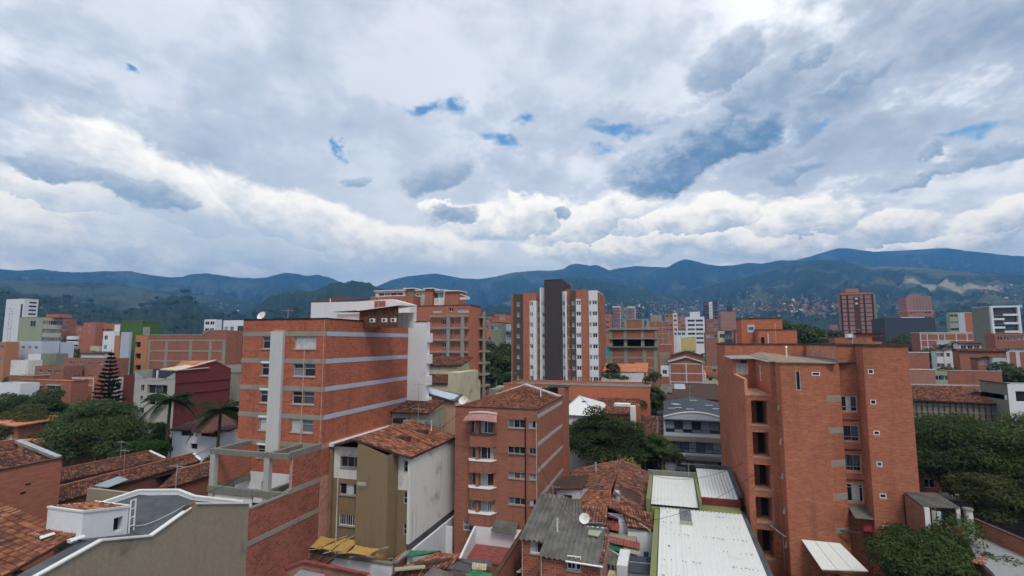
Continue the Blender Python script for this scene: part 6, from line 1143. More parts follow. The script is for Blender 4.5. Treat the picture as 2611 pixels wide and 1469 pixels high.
# ---- tall brick tower with exposed concrete frame
def frame_tower():
    D = 111; t, x0, x1, y0, y1, z1 = city('framed_brick_tower', 'tall brick tower with an exposed grey concrete frame and an orange side', 'building', k_(1760, 520), k_(2335, 415), D, side=k_(2440, 430), mat='brick_red', smat='brick_orange', cop='coping_dark', holes=[(*k_(2125, 487), *k_(2175, 525)), (*k_(2220, 487), *k_(2272, 525))] + [(*k_(2150, y), *k_(2178, y + 45)) for y in (605, 720, 835, 950, 1075)] + [(*k_(2222, y), *k_(2248, y + 45)) for y in (605, 720, 835, 950)] + [(*k_(2055, y), *k_(2100, y + 55)) for y in (600, 715, 830, 945)])
    zs = [hy(*k_(2200, y), y0).z for y in (562, 680, 798, 917, 1038, 1157, 1277)]; xa = hy(*k_(1945, 700), y0).x; cs = [hy(*k_(x, 700), y0).x for x in (1945, 2132, 2272)]
    for z in zs: part(t, 'beam', 'concrete', (xa, x1 - .05, y0 - .75, y0 - .3, z - .36, z))
    for c in cs[1:]: part(t, 'column', 'concrete', (c - .38, c + .38, y0 - .7, y0 - .28, 0, zs[0] + .1))
    each(t, 'lintel_band', 'concrete_light', (hy(*k_(1970, 450), y0).x, hy(*k_(2055, 450), y0).x, y0 - .06, y0, z1 - 1.6, z1 - 1.1), (hy(*k_(2215, 450), y0).x, hy(*k_(2325, 450), y0).x, y0 - .06, y0, z1 - 1.6, z1 - 1.1))
    # rear frame bay beyond the orange side
    xb = x1 + .4
    for z in zs: part(t, 'rear_slab', 'concrete', (x1, x1 + 1.3, y1 - 1.0, y1 + 3, z - .4, z))
    part(t, 'rear_column', 'concrete', (x1 + .9, x1 + 1.4, y1 - .9, y1 - .5, 0, zs[0] + 1)); part(t, 'rear_wall', 'brick_dull', (x1 - .1, x1 + .9, y1, y1 + .3, 0, zs[0] + 1))
    # roof rooms
    def room(lab, a, b, yy, m, glass=None):
        r = rpx('s', yy, *k_(*a), *k_(*b)); s = thing('rooftop_room', lab, 'rooftop room', (r[0], yy, z1 - .5)); w = MB(); g = []
        if glass: g = [rpx('s', yy, *k_(*glass[0]), *k_(*glass[1]))]
        facade(w, 's', yy, r[0], r[1], z1 - .5, r[3], g); facade(w, 'e', r[1], yy, yy + 4, z1 - .5, r[3]); facade(w, 'w', r[0], yy, yy + 4, z1 - .5, r[3]); w.quad((r[0], yy, r[3] - .05), (r[1], yy, r[3] - .05), (r[1], yy + 4, r[3] - .05), (r[0], yy + 4, r[3] - .05)); w.build('wall', m, s)
        for h in g: window(s, 's', yy, h, 4 if h[1] - h[0] > 4 else 2, 1, ['glass_mid', 'glass_blue', 'glass'], 'white_paint', ft=.12)
        part(s, 'roof_edge', 'white_old', (r[0] - .3, r[1] + .3, yy - .4, yy + 4.2, r[3], r[3] + .2)); return s, r
    room('glazed rooftop room with a pale flat roof on the framed brick tower', (1395, 322), (1685, 400), y0 + 3, 'white_old', ((1420, 335), (1670, 370))); room('brick lift room in the middle of the framed tower roof', (1890, 300), (1960, 440), y0 + 1.5, 'brick_red'); room('glazed corner room next to the brick lift room', (1960, 318), (2085, 400), y0 + 2.5, 'white_old', ((1970, 335), (2075, 395))); room('plain brick rooftop room nearest the orange side', (2092, 325), (2220, 430), y0 + 1.2, 'brick_red'); room('grey cement stair room between the glazed room and brick wall', (1690, 300), (1775, 460), y0 + 3.5, 'concrete_dark'); room('cream rooftop room with dark louvres', (1780, 318), (1885, 385), y0 + 4, 'cream', ((1795, 345), (1860, 372)))
    s = thing('roof_pergola', 'open railed pergola at the edge of the framed tower roof', 'pergola', (x1 - 3, y0 + 2, z1)); r = rpx('s', y0 + 2, *k_(2222, 340), *k_(2335, 410)); f = MB(); f.beam((r[0], y0 + 2, r[3]), (r[1], y0 + 2, r[2] + .6), .2, .2); f.build('rafter', 'white_old', s); part(s, 'rail', 'white_old', (r[0], r[1], y0 + 2, y0 + 2.05, r[2] + .1, r[2] + .6)); part(s, 'post', 'white_old', (r[0], r[0] + .12, y0 + 2, y0 + 2.12, z1 - .4, r[3]))
    # left shoulder behind the white penthouse
    r = rpx('s', y0 + .5, *k_(1340, 372), *k_(1770, 700)); part(t, 'left_wing', 'brick_red', (r[0], r[1] - .05, y0 + .5, y0 + 9, 0, r[3]))
frame_tower()
# ---- slim apartment tower with dark central shaft
def slim_tower():
    D = 124; p = hd(*e_(245, 345), D); y = p.y; X = lambda v: hy(*e_(v, 700), y).x; Z = lambda v: hy(*e_(700, v), y).z
    t = thing('slim_apartment_tower', 'slim apartment tower striped white, brick and brown around a dark windowless shaft', 'building', (X(245), y, 0))
    def col(name, a, b, top, mat, dy, hs=(), z0=0):
        w = MB(); x0, x1 = X(a), X(b); facade(w, 's', y + dy, x0, x1, z0, Z(top), hs, .3); facade(w, 'e', x1, y + dy, y + 12, z0, Z(top)); facade(w, 'w', x0, y + dy, y + 12, z0, Z(top)); w.quad((x0, y + dy, Z(top) - .3), (x1, y + dy, Z(top) - .3), (x1, y + 12, Z(top) - .3), (x0, y + 12, Z(top) - .3)); w.build(name, mat, t)
        return x0, x1
    rows = [(Z(422 + 107 * i), Z(465 + 107 * i)) for i in range(8)]
    def holes(a, b): return [(X(a), X(b), z2, z1) for z1, z2 in rows]
    def wins(a, b, dy, gl=GL):
        for z1, z2 in rows: far_window(t, 's', y + dy, (X(a), X(b), z2, z1), random.choice(gl), 'white_paint')
    h = holes(270, 290); col('brown_bay', 265, 365, 340, 'brick_dark', .3, holes(300, 330)); wins(300, 330, .3, ['glass_mid', 'glass']); col('edge_pier', 245, 265, 345, 'brick_brown', .25); col('brick_bay', 365, 430, 332, 'brick_red', 0)
    col('white_infill', 430, 500, 412, 'white_wall', .1, holes(432, 468)); col('brick_cap', 430, 500, 334, 'brick_red', .12, z0=Z(412)); wins(432, 468, .1); col('brick_recess', 500, 538, 340, 'brick_red', 1.2, holes(505, 535)); wins(505, 535, 1.2)
    part(t, 'white_fin', 'white_wall', (X(468), X(500), y - .25, y + .09, 0, Z(415))); part(t, 'white_fin', 'white_wall', (X(536), X(552), y - .2, y + 1, 0, Z(282)))
    col('white_bay', 552, 585, 282, 'white_wall', .4, holes(553, 584)); wins(553, 584, .4); col('dark_shaft', 585, 757, 212, 'brick_slate', -.6); part(t, 'shaft_cap', 'drain_dark', (X(584), X(758), y - .66, y + 6, Z(212), Z(208))); part(t, 'roof_vent', 'concrete_dark', (X(598), X(608), y + .5, y + 1, Z(212), Z(195)))
    col('white_bay', 757, 785, 325, 'white_wall', .4, holes(758, 784)); wins(758, 784, .4); part(t, 'white_fin', 'white_wall', (X(785), X(802), y - .15, y + .5, 0, Z(325))); col('brick_recess', 802, 838, 322, 'brick_red', 1.0, holes(805, 836)); wins(805, 836, 1.0); col('brown_bay', 838, 893, 320, 'brick_dark', .25, holes(852, 878)); wins(852, 878, .25, ['glass_mid', 'glass'])
    col('white_stack', 893, 945, 405, 'white_wall', .1, holes(896, 943)); wins(896, 943, .1); col('stack_cap', 893, 945, 316, 'brick_red', .3, z0=Z(405)); col('brick_bay', 945, 1015, 316, 'brick_red', 0); col('corner_white_bay', 1020, 1110, 325, 'white_wall', .2, holes(1024, 1046) + holes(1056, 1106)); wins(1024, 1046, .2); wins(1056, 1106, .2); col('edge_pier', 1110, 1128, 345, 'brick_brown', .6)
    part(t, 'podium', 'moss_grey', (X(440), X(900), y - 4, y - .7, 0, Z(1225))); part(t, 'roof_house', 'brick_brown', (X(757), X(810), y + 4, y + 8, Z(320), Z(285)))
slim_tower()
def centre_blocks():
    t, x0, x1, y0, y1, z1 = city('long_orange_wall', 'long plain orange brick building in front of the slim tower', 'building', e_(175, 1250), e_(1625, 1268), 105, depth=12, mat='brick_orange', cop='concrete'); part(t, 'roof_shelter', 'black_metal', (hy(*e_(565, 1300), y0 - .2).x, hy(*e_(745, 1300), y0 - .2).x, y0 - 2, y0 - .02, hy(*e_(600, 1378), y0).z, hy(*e_(600, 1300), y0).z))
    city('orange_roof_house', 'brick house with an orange sloping roof beside the slim tower', 'house', e_(1150, 1122), e_(1475, 1130), 122, depth=7, mat='brick_brown', roof='slope', rmat='orange_roof'); city('yellow_end_house', 'small yellow house end with a brown window beside the leafy tree', 'house', e_(1476, 1130), e_(1590, 1125), 121.5, depth=8, mat='yellow', roof='slope', rmat='orange_roof', rows=1, cols=1, win=(1.0, 1.5), off=.6); city('pale_sheet_house', 'low house with a long pale sheet roof under the orange roof house', 'house', e_(1140, 1245), e_(1540, 1262), 113, depth=9, mat='stucco_grey', roof='slope', rmat='galv')
    # unfinished block
    D = 141; t, x0, x1, y0, y1, z1 = city('unfinished_block', 'unfinished block of grey frames and brick infill with an open middle floor', 'building', e_(1220, 885), e_(1690, 885), D, depth=14, mat='brick_brown'); Zy = lambda v: hy(*e_(1400, v), y0).z; Xx = lambda v: hy(*e_(v, 800), y0).x
    concrete_grid(t, 's', y0, x0, x1, [Zy(882), Zy(975), Zy(1075)], [Xx(1235), Xx(1385), Xx(1570), Xx(1680)], wa=.9, wz=.5); part(t, 'floor_slab', 'concrete_dark', (x0 - .4, x1 + .5, y0 - .6, y1, Zy(885), Zy(870))); each(t, 'open_column', 'concrete', *[(Xx(v) - .45, Xx(v) + .45, y0, y0 + .6, Zy(870), Zy(795)) for v in (1240, 1385, 1555, 1690)]); part(t, 'dark_interior', 'interior', (x0 + .5, x1 - .5, y0 + 3, y0 + 3.2, Zy(870), Zy(795))); part(t, 'upper_slab', 'concrete', (x0 - .6, x1 + .4, y0 - .5, y1, Zy(800), Zy(790)))
    part(t, 'upper_infill', 'brick_brown', (Xx(1255), Xx(1370), y0 + .1, y0 + .4, Zy(790), Zy(708))); part(t, 'upper_infill', 'brick_brown', (Xx(1395), Xx(1675), y0 + .1, y0 + .4, Zy(790), Zy(708))); part(t, 'upper_slab', 'concrete', (x0 - .5, x1 + .6, y0 - .4, y1, Zy(708), Zy(690))); each(t, 'open_column', 'concrete', *[(Xx(v) - .4, Xx(v) + .4, y0 - .02, y0 + .5, Zy(790), Zy(700)) for v in (1238, 1382, 1555)]); part(t, 'top_infill', 'brick_brown', (Xx(1380), Xx(1560), y0 + 1, y0 + 1.4, Zy(690), Zy(612))); part(t, 'top_beam', 'concrete', (Xx(1370), Xx(1620), y0 + .9, y0 + 1.5, Zy(612), Zy(600))); each(t, 'top_column', 'concrete', *[(Xx(v) - .3, Xx(v) + .3, y0 + .8, y0 + 1.3, Zy(690), Zy(610)) for v in (1385, 1560, 1610)])
    n = thing('safety_net', 'turquoise net hanging from the unfinished block', 'net', (Xx(1195), y0, Zy(1000))); w = MB(); pts = [(Xx(1165 + 55 * u), y0 - .5 + .15 * math.sin(u * 9), Zy(880 + 125 * v)) for v in (0, .5, 1) for u in (0, .25, .5, .75, 1)]; w.add(pts, [(j * 5 + i, j * 5 + i + 1, (j + 1) * 5 + i + 1, (j + 1) * 5 + i) for j in range(2) for i in range(4)]); w.build('net', 'turquoise', n)
    t, x0, x1, y0, y1, z1 = city('gridded_brick_block', 'brick block with thin pale grid and a white side behind the unfinished block', 'building', e_(1610, 620), e_(1800, 620), 210, side=e_(1832, 625), mat='brick_brown', smat='white_old'); Zy = lambda v: hy(*e_(1700, v), y0).z; concrete_grid(t, 's', y0, x0, x1, [Zy(v) for v in (620, 680, 740, 790)], [x0 + (x1 - x0) * u for u in (.05, .4, .75)]); part(t, 'roof_frame', 'concrete', (x0 + 1, x1 - 2, y0 + 1, y0 + 1.5, z1, z1 + 2.6))
    def gable(lab, a, b, D, m='brick_brown', rm='tile_bed'): return city('gabled_brick_house', lab, 'house', a, b, D, depth=12, mat=m, roof='gable', rmat=rm)
    gable('brick house with a dark pitched roof standing behind the similar one with white gutter', e_(1840, 965), e_(2160, 965), 152); t, x0, x1, y0, y1, z1 = gable('brick house with a thin pale grid and white gutter edge', e_(1818, 1030), e_(2160, 1030), 140, 'brick_brown', 'galv')
    concrete_grid(t, 's', y0, x0, x1, [hy(*e_(1900, v), y0).z for v in (1040, 1135, 1220, 1265)], [x0 + .2, (x0 + x1) / 2, x1 - .2], 'pilaster', .25, .3); far_window(t, 's', y0 - .1, rpx('s', y0, *e_(2040, 1228), *e_(2115, 1258)), 'glass', 'white_paint')
    city('plain_brick_house', 'plain brick house with grey render between the unfinished block and gabled houses', 'house', e_(1725, 940), e_(1830, 935), 165, depth=8, mat='stucco_grey', roof='flat'); city('plain_brick_house', 'flat brick house with a white band beside the gabled brick houses', 'house', e_(1735, 855), e_(1845, 850), 185, depth=8, mat='brick_brown', cop='white_old'); city('white_small_house', 'small white house squeezed left of the gridded gable house', 'house', e_(1735, 1075), e_(1815, 1065), 135, depth=5, mat='white_wall', rows=1, cols=1, win=(1.1, 1.1)); city('brick_annex', 'brick annex at the foot of the small white house', 'house', e_(1700, 1185), e_(1822, 1185), 128, depth=5, mat='brick_brown')
    t, *_ = city('yellow_house', 'pale yellow house with a rounded parapet and six dark openings', 'house', e_(1945, 790), e_(2085, 780), 200, depth=9, mat='yellow', rows=2, cols=3, win=(1.2, 1.4), off=2.0, sh=2.9); x0, x1, y0, y1, z1 = _; f = MB(); f.bar(((x0 + x1) / 2, y0 - .02, z1 - 2.2), ((x0 + x1) / 2, y0 + .3, z1 - 2.2), (x1 - x0) * .49, 24); f.build('rounded_parapet', 'yellow', t)
    t, x0, x1, y0, y1, z1 = city('white_apartment_block', 'white apartment block with two columns of dark ribbon windows', 'building', e_(1985, 578), e_(2170, 578), 390, depth=18, mat='white_wall', rows=6, cols=2, win=(5.2, 1.7), sh=3.3, off=2.0, zmin=3, glass=['glass_mid', 'glass']); part(t, 'roof_house', 'white_wall', (x1 - 10, x1 - 3, y0 + 3, y0 + 9, z1, z1 + 4))
    t, x0, x1, y0, y1, z1 = city('dark_balcony_tower', 'dark grey balcony tower with a bright white central stripe', 'building', e_(2172, 425), e_(2300, 432), 520, depth=22, mat='slate_wall', rows=9, cols=2, win=(6.2, 1.6), sh=3.0, off=1.4, zmin=4, glass=['glass', 'glass_mid']); part(t, 'white_stripe', 'white_wall', ((x0 + x1) / 2 - 2.2, (x0 + x1) / 2 + 1.2, y0 - .6, y0, 0, z1 - .1)); each(t, 'balcony', 'concrete', *[(x0 - .5, x1 + .5, y0 - 1.0, y0 - .01, z1 - 3.3 - 3 * i, z1 - 3.0 - 3 * i) for i in range(9)])
    t, x0, x1, y0, y1, z1 = city('banded_brick_tower', 'pinkish brick tower with pale horizontal lines and a dark roof room', 'building', e_(2330, 530), e_(2480, 522), 420, depth=20, mat='brick_pink'); each(t, 'band', 'concrete', *[(x0 - .1, x1 + .1, y0 - .12, y0, z1 - 2.9 * i - .35, z1 - 2.9 * i) for i in range(1, 8)]); part(t, 'roof_room', 'slate_wall', (x0 + 6, x1 - 2, y0 + 3, y0 + 12, z1, z1 + 5))
    for i, (a, b, top) in enumerate(((1205, 1250, 487), (1255, 1330, 470), (1335, 1395, 480), (1398, 1480, 475), (1482, 1540, 485))):
        t, x0, x1, y0, y1, z1 = city('blue_grey_slab_block', ['blue-grey slab block, end one next to the brick corner building', 'blue-grey slab block with a red brick face, second along', 'blue-grey slab block with white flecked balconies in the row', 'blue-grey slab block with orange balconies in the row', 'blue-grey slab block at the open end of the row'][i], 'building', e_(a, top), e_(b, top), 520 + 6 * i, depth=14, mat=['slate_wall', 'pale_blue'][i % 2] if i != 2 else 'moss_grey', rows=8, cols=3, win=(2.0, 1.6), sh=2.9, off=1.5, zmin=4)
        if i in (1, 3): each(t, 'brick_balcony', 'brick_red', *[(x0 + 1, x0 + 8, y0 - .9, y0 - .01, z1 - 2.9 - 2.9 * k, z1 - 1.9 - 2.9 * k) for k in range(7)])
    for lab, a, b, D, m, rws, cl in (('brick corner building with white window stack next to the slim tower', e_(1135, 545), e_(1228, 545), 290, 'brick_red', 4, 2), ('brick and cream flats right of the blue-grey row', e_(1775, 545), e_(1855, 540), 340, 'brick_red', 5, 2), ('white banded narrow flats', e_(1857, 540), e_(1900, 540), 345, 'white_wall', 5, 1), ('orange brick flats behind the white apartment block', e_(1905, 575), e_(1985, 572), 430, 'brick_orange', 5, 3), ('brick flats with pale balconies under the dark balcony tower', e_(2185, 600), e_(2305, 598), 400, 'brick_brown', 4, 3), ('dull brick flats with a shed roof, right of the banded brick tower', e_(2180, 735), e_(2310, 735), 280, 'brick_dull', 1, 3),
            ('orange brick house cluster left of the slim tower', e_(80, 550), e_(190, 548), 260, 'brick_orange', 3, 3), ('orange brick end house at the tree edge', e_(0, 572), e_(55, 572), 240, 'brick_orange', 2, 2), ('grey flat-roofed house with three dark windows among the trees', e_(45, 640), e_(150, 632), 200, 'moss_grey', 1, 3), ('pale wall beside the grey flat-roofed house', e_(150, 650), e_(240, 645), 205, 'blue_grey', 0, 0), ('white workshop with a long grey roof below the white apartment block', e_(1895, 715), e_(1985, 712), 300, 'white_old', 1, 2), ('cream and grey flats near the orange stair room', e_(2310, 715), e_(2380, 715), 190, 'cream', 2, 1), ('dark grey flats near the orange stair room', e_(2382, 722), e_(2440, 722), 188, 'slate_wall', 1, 1), ('patterned brick house near the orange stair room', e_(2478, 735), e_(2545, 732), 185, 'brick_pink', 0, 0)):
        city('flats' if rws > 1 else 'town_house', lab, 'building', a, b, D, depth=12, mat=m, rows=rws, cols=cl, win=(1.8, 1.5), sh=3.0, off=1.2, zmin=4, cop='coping_dark')
    # roofs between the big tree and the orange wall
    t = thing('white_hip_roof_house', 'house under a bright white hipped metal roof behind the leafy tree', 'house', (-20, 88, 0)); y = 86; P = {k: hy(*r_(*v), yy) for k, v, yy in (('l', (20, 420), y), ('r', (455, 400), y), ('m', (200, 255), y + 6), ('bl', (25, 320), y + 9), ('br', (450, 340), y + 10))}; z = 8.0
    a, b, m, c, d = P['l'], P['r'], P['m'], P['bl'], P['br']; m2 = m + Vector((0, 1.0, 0)); w = MB()
    a.z = b.z = min(a.z, b.z) - .8; xa, xb = a.x - 1, b.x; w.add([(xa, y - 2, a.z), (xb, y - 2, a.z), (xb, y + 12, a.z + .4), (xa, y + 12, a.z + .4), tuple(m)], [(0, 1, 4), (1, 2, 4), (2, 3, 4), (3, 0, 4)]); w.build('roof', 'white_metal', t); part(t, 'wall', 'white_old', (xa + .3, xb - .3, y - 1.6, y + 11.6, 0, a.z - .05)); f = MB(); f.bar((xa, y - 2, a.z + .05), tuple(m), .12, 5); f.bar((xb, y - 2, a.z + .05), tuple(m), .12, 5); f.build('hip_cap', 'blue_grey', t)
    each(t, 'roof_vent', 'dark_roof', (m.x - 1.6, m.x - .9, y + 3.2, y + 3.6, m.z - .9, m.z - .6), (m.x + .8, m.x + 1.5, y + 3.2, y + 3.6, m.z - .9, m.z - .6))
    for lab, p, zt, wd, dp, wm in (('brick house with a faded tile roof and skylight behind the leafy tree', ((380, 470), (940, 420)), None, 10, 9, 'brick_dull'), ('low tile roofed house left of the white box room', ((660, 560), (860, 560)), None, 5, 6, 'white_old')):
        A, B = hy(*r_(*p[0]), 92), hy(*r_(*p[1]), 92); t = thing('faded_tile_house', lab, 'house', (A.x, 92, 0)); zz = (A.z + B.z) / 2; part(t, 'wall', wm, (A.x, B.x, 92, 92 + dp, 0, zz - .6)); tile_roof(t, (A.x - .3, 91.6, zz - .6), (B.x + .3, 91.6, zz - .6), (B.x + .3, 92 + dp, zz + 1.4), (A.x - .3, 92 + dp, zz + 1.4), 'clay_tile_fresh', w=.32, l=.55, n_ind=0)
        if wd > 6: part(t, 'skylight', 'white_old', (B.x - 4, B.x - 1.2, 95, 97.0, zz + .3, zz + .75))
    t = thing('white_chimney_block', 'bare white chimney block at the end of the faded tile roof', 'rooftop room', (0, 90, 5)); r = rpx('s', 90.5, *r_(865, 395), *r_(940, 590)); part(t, 'shaft', 'white_old', (r[0], r[1], 90.5, 92, 0, r[3])); part(t, 'brick_side', 'brick_brown', (r[1], r[1] + .7, 90.6, 92, 0, r[3] + .2))
    t, x0, x1, y0, y1, z1 = city('white_box_house', 'low white box house with a mint roof left of the glazed shop', 'house', r_(1010, 500), r_(1330, 495), 104, depth=5, mat='white_wall', rows=1, cols=2, win=(2.2, 1.2), roof='slope', rmat='white_metal')
    for i, (a, b, yt, D, m, rm, lab) in enumerate(((1285, 1460, 215, 116, 'brick_dull', 'asbestos', 'low brick house with a grey sheet roof beside the mint awning'), (1470, 1580, 215, 112, 'white_old', 'galv', 'tiny white ruin-like house with dark gaps among the roofs'), (1600, 2030, 205, 120, 'brick_dull', 'tile_bed', 'wide brick house with a dark tile roof behind the shop'), (1180, 1330, 300, 107, 'brick_dull', 'asbestos', 'striped brick house at the foot of the tall thin tree'), (1440, 2030, 300, 106, 'brick_brown', 'tile_bed', 'brown roofed house just behind the black shop roof'), (1320, 1440, 370, 101, 'brick_brown', 'tile_bed', 'small brick lean-to left of the black shop roof'))):
        city('low_brick_house', lab, 'house', r_(a, yt), r_(b, yt), D, depth=6, mat=m, roof='slope', rmat=rm, rows=1 if i in (1, 0) else 0, cols=2, win=(1.0, .9), off=.7)
centre_blocks()
def left_city():
    t, x0, x1, y0, y1, z1 = city('white_tower_block', 'tall white tower with dark ribbon windows on one side at the edge of the hills', 'building', l_(65, 400), l_(245, 402), 400, side=l_(385, 405), mat='white_wall', cop='white_paint'); f = 'e'
    for i in range(7): w = MB(); fbox(w, 'e', x1, y0 + (y1 - y0) * .35, y0 + (y1 - y0) * .88, z1 - 3.3 - 3.0 * i, z1 - 1.9 - 3.0 * i, -.3, .05); w.build('ribbon_window', 'glass', t)
    w = MB(); fbox(w, 's', y0, x1 - 3.5, x1 - 1.2, z1 - 40, z1 - 4, -.1, .05); w.build('window_strip', 'glass', t)
    for i in range(16):
        for k in range(2): part(t, 'small_vent', 'glass_mid', (x0 + 5 + k * 3 + random.uniform(-.5, .5), x0 + 5.8 + k * 3, y0 - .06, y0 + .02, z1 - 8 - i * 1.9, z1 - 7.3 - i * 1.9))
    t, x0, x1, y0, y1, z1 = city('olive_block', 'pale olive block with balconied side and small roof room', 'building', l_(192, 582), l_(440, 585), 225, side=l_(625, 580), mat='olive', smat='cream', srows=4, scols=3, win=(3.0, 1.8), sh=3.6, off=1.4, cop='concrete'); part(t, 'roof_room', 'brick_orange', (x0 + 12, x0 + 20, y0 + 3, y0 + 8, z1, z1 + 1.4)); far_window(t, 's', y0 - .16, (x0 + 7.5, x0 + 11, z1 - 4, z1 - 1.4), 'glass', 'alu')
    city('brick_balcony_block', 'brick block with stacked dark balconies next to the olive block', 'building', l_(627, 600), l_(690, 605), 235, depth=9, mat='brick_brown', rows=6, cols=2, win=(1.5, 1.3), sh=3.3, cop='concrete'); city('long_brick_flats', 'long red brick flats with stepped roofline behind the white house', 'building', l_(688, 668), l_(830, 668), 262, depth=14, mat='brick_red', rows=3, cols=3, win=(2.0, 1.2), sh=3.2); city('long_brick_flats', 'taller middle section of the long red brick flats', 'building', l_(832, 632), l_(955, 635), 258, depth=14, mat='brick_red', rows=2, cols=1, win=(1.6, 1.2), sh=3.2); city('long_brick_flats', 'end section of the long red brick flats with ribbon windows, by the green building', 'building', l_(957, 642), l_(1140, 645), 260, depth=14, mat='brick_red', rows=3, cols=2, win=(4.0, 1.1), sh=3.6, off=2.6)
    t = thing('round_balcony_stack', 'slender white stack of round balconies in front of red flats', 'building', (0, 0, 0)); p = hd(*l_(728, 770), 200); ORG[t.name] = (0, 0, 0)
    for i in range(7): f = MB(); f.bar((p.x, p.y, p.z - 1.3 - i * 2.0), (p.x, p.y, p.z - i * 2.0), 1.9, 14); f.build('balcony_ring', 'white_wall', t)
    f = MB(); f.bar((p.x, p.y, 0), (p.x, p.y, p.z - .5), 1.5, 12); f.build('core', 'glass_mid', t)
    city('white_stair_house', 'narrow white house with a column of openings left of the green building', 'house', l_(1030, 722), l_(1140, 722), 185, depth=9, mat='white_wall', rows=4, cols=1, win=(1.6, 1.5), sh=3.4, off=1.5, zmin=3, a_in=(0, .55)); city('white_stepped_house', 'white stepped house behind the green building corner', 'house', l_(1143, 655), l_(1200, 655), 190, depth=7, mat='white_wall', rows=3, cols=1, win=(1.6, 1.4), sh=3.4, off=4)
    t, x0, x1, y0, y1, z1 = city('green_building', 'tall plain green building with a dark coping', 'building', l_(1200, 620), l_(1415, 622), 150, side=l_(1600, 628), mat='green_deep', cop='concrete_dark'); r = rpx('s', y0 - .05, *l_(1425, 678), *l_(1492, 760)); part(t, 'grey_notch', 'concrete', (r[0], r[1], y0 - .15, y0, r[2], r[3])); r = rpx('s', y0 - 4, *l_(1192, 730), *l_(1277, 1140)); part(t, 'pale_wing', 'blue_grey', (r[0], r[1], y0 - 4, y0 - 3.3, 0, r[3])); r = rpx('s', y0 - 2, *l_(1140, 765), *l_(1192, 900)); part(t, 'orange_wing', 'orange_wall', (r[0], r[1], y0 - 2, y0 - 1.4, 0, r[3]))
    D = 138; t, x0, x1, y0, y1, z1 = city('framed_warehouse', 'brick warehouse with a pale concrete grid and stepped parapet', 'building', l_(1462, 762), l_(2015, 757), D, depth=16, mat='brick_brown', cop='concrete_light'); Zy = lambda v: hy(*l_(1800, v), y0).z; Xx = lambda v: hy(*l_(v, 850), y0).x
    part(t, 'raised_end', 'brick_brown', (x1, Xx(2250), y0, y0 + 5, 0, Zy(716))); part(t, 'raised_coping', 'concrete_light', (x1 + 1.8, Xx(2255), y0 - .1, y0 + .2, Zy(716), Zy(710))); f = MB(); f.beam((x1, y0, z1 + .12), (x1 + 1.9, y0, Zy(712)), .3, .2); f.build('raised_coping', 'concrete_light', t); concrete_grid(t, 's', y0, x0, Xx(2245), [Zy(805), Zy(910), Zy(1010)], [Xx(v) for v in (1485, 1660, 1900, 2095, 2232)], wa=.9, wz=.4)
    r = rpx('s', y0 - .2, *l_(1340, 762), *l_(1462, 1120)); hs = [rpx('s', y0 - .2, *l_(1345, v), *l_(1400, v + 52)) for v in (828, 942, 1058)]; w = MB(); facade(w, 's', y0 - .2, r[0], r[1], 0, r[3], hs, .6); facade(w, 'e', r[1], y0 - .2, y0, 0, r[3]); w.build('orange_end', 'orange_wall', t); each(t, 'dark_opening', 'interior', *[(h[0], h[1], y0 + .38, y0 + .42, h[2], h[3]) for h in hs])
    # maroon house with curved balcony
    D = 84; p = hd(*l_(1345, 1115), D); y = p.y; X = lambda v: hy(*l_(v, 1200), y).x; Z = lambda v: hy(*l_(1500, v), y).z; x0, x1 = X(1342), X(1745); t = thing('maroon_house', 'grey fronted house with a curved roof balcony and a maroon side wall', 'house', (x0, y, 0)); hh = [rpx('s', y, *l_(1465, 1255), *l_(1665, 1345)), rpx('s', y, *l_(1465, 1365), *l_(1665, 1460)), rpx('s', y, *l_(1400, 1255), *l_(1435, 1320)), rpx('s', y, *l_(1395, 1365), *l_(1420, 1415)), c1(1100, 130) and rpx('s', y, *l_(1390, 1480), *l_(1430, 1530))]
    ze = Z(1185); w = MB(); facade(w, 's', y, x0, x1, 0, ze, hh, .5); facade(w, 'w', x0, y, y + 22, 0, Z(1110)); w.build('front_wall', 'concrete_light', t); yf = y + 21
    for h in hh: window(t, 's', y, h, 3 if h[1] - h[0] > 2 else 1, 1, ['glass', 'glass_mid', 'interior'], 'alu', depth=.35)
    w = MB(); ap, en = hx(*l_(2145, 1012), x1), hx(*l_(2300, 1092), x1); ya, za = ap.y, ap.z; prof = [(y, 0), (en.y, 0), (en.y, en.z), (ya, za), (y, Z(1108))]; w.add([(x1, a, b) for a, b in prof], [tuple(range(5))]); w.build('side_wall', 'maroon', t); n = 10; w = MB()
    for i in range(n):
        a, b = i / n, (i + 1) / n; f = lambda u: Z(1120) - 1.55 * math.sin(math.pi * u); w.add([(x0 + (x1 - x0) * a, y - .05, ze - .05), (x0 + (x1 - x0) * b, y - .05, ze - .05), (x0 + (x1 - x0) * b, y - .05, f(b)), (x0 + (x1 - x0) * a, y - .05, f(a))], [(0, 1, 2, 3)])
    w.build('curved_parapet', 'concrete_light', t); part(t, 'balcony_back', 'slate_wall', (x0, x1 - .02, y + 3, y + 3.2, ze - 1, Z(1105))); part(t, 'balcony_post', 'white_paint', ((x0 + x1) / 2, (x0 + x1) / 2 + .2, y + .2, y + .4, ze - .5, Z(1110))); w = MB(); w.slab([(x0 + 5.5, y - .3, Z(1095)), (x1 + .2, y - .3, Z(1100)), (x1 + .2, y + 6, Z(1100) + .12), (x0 + 3.5, y + 6, Z(1090) + .3)], .15); w.build('flat_canopy', 'cream', t)
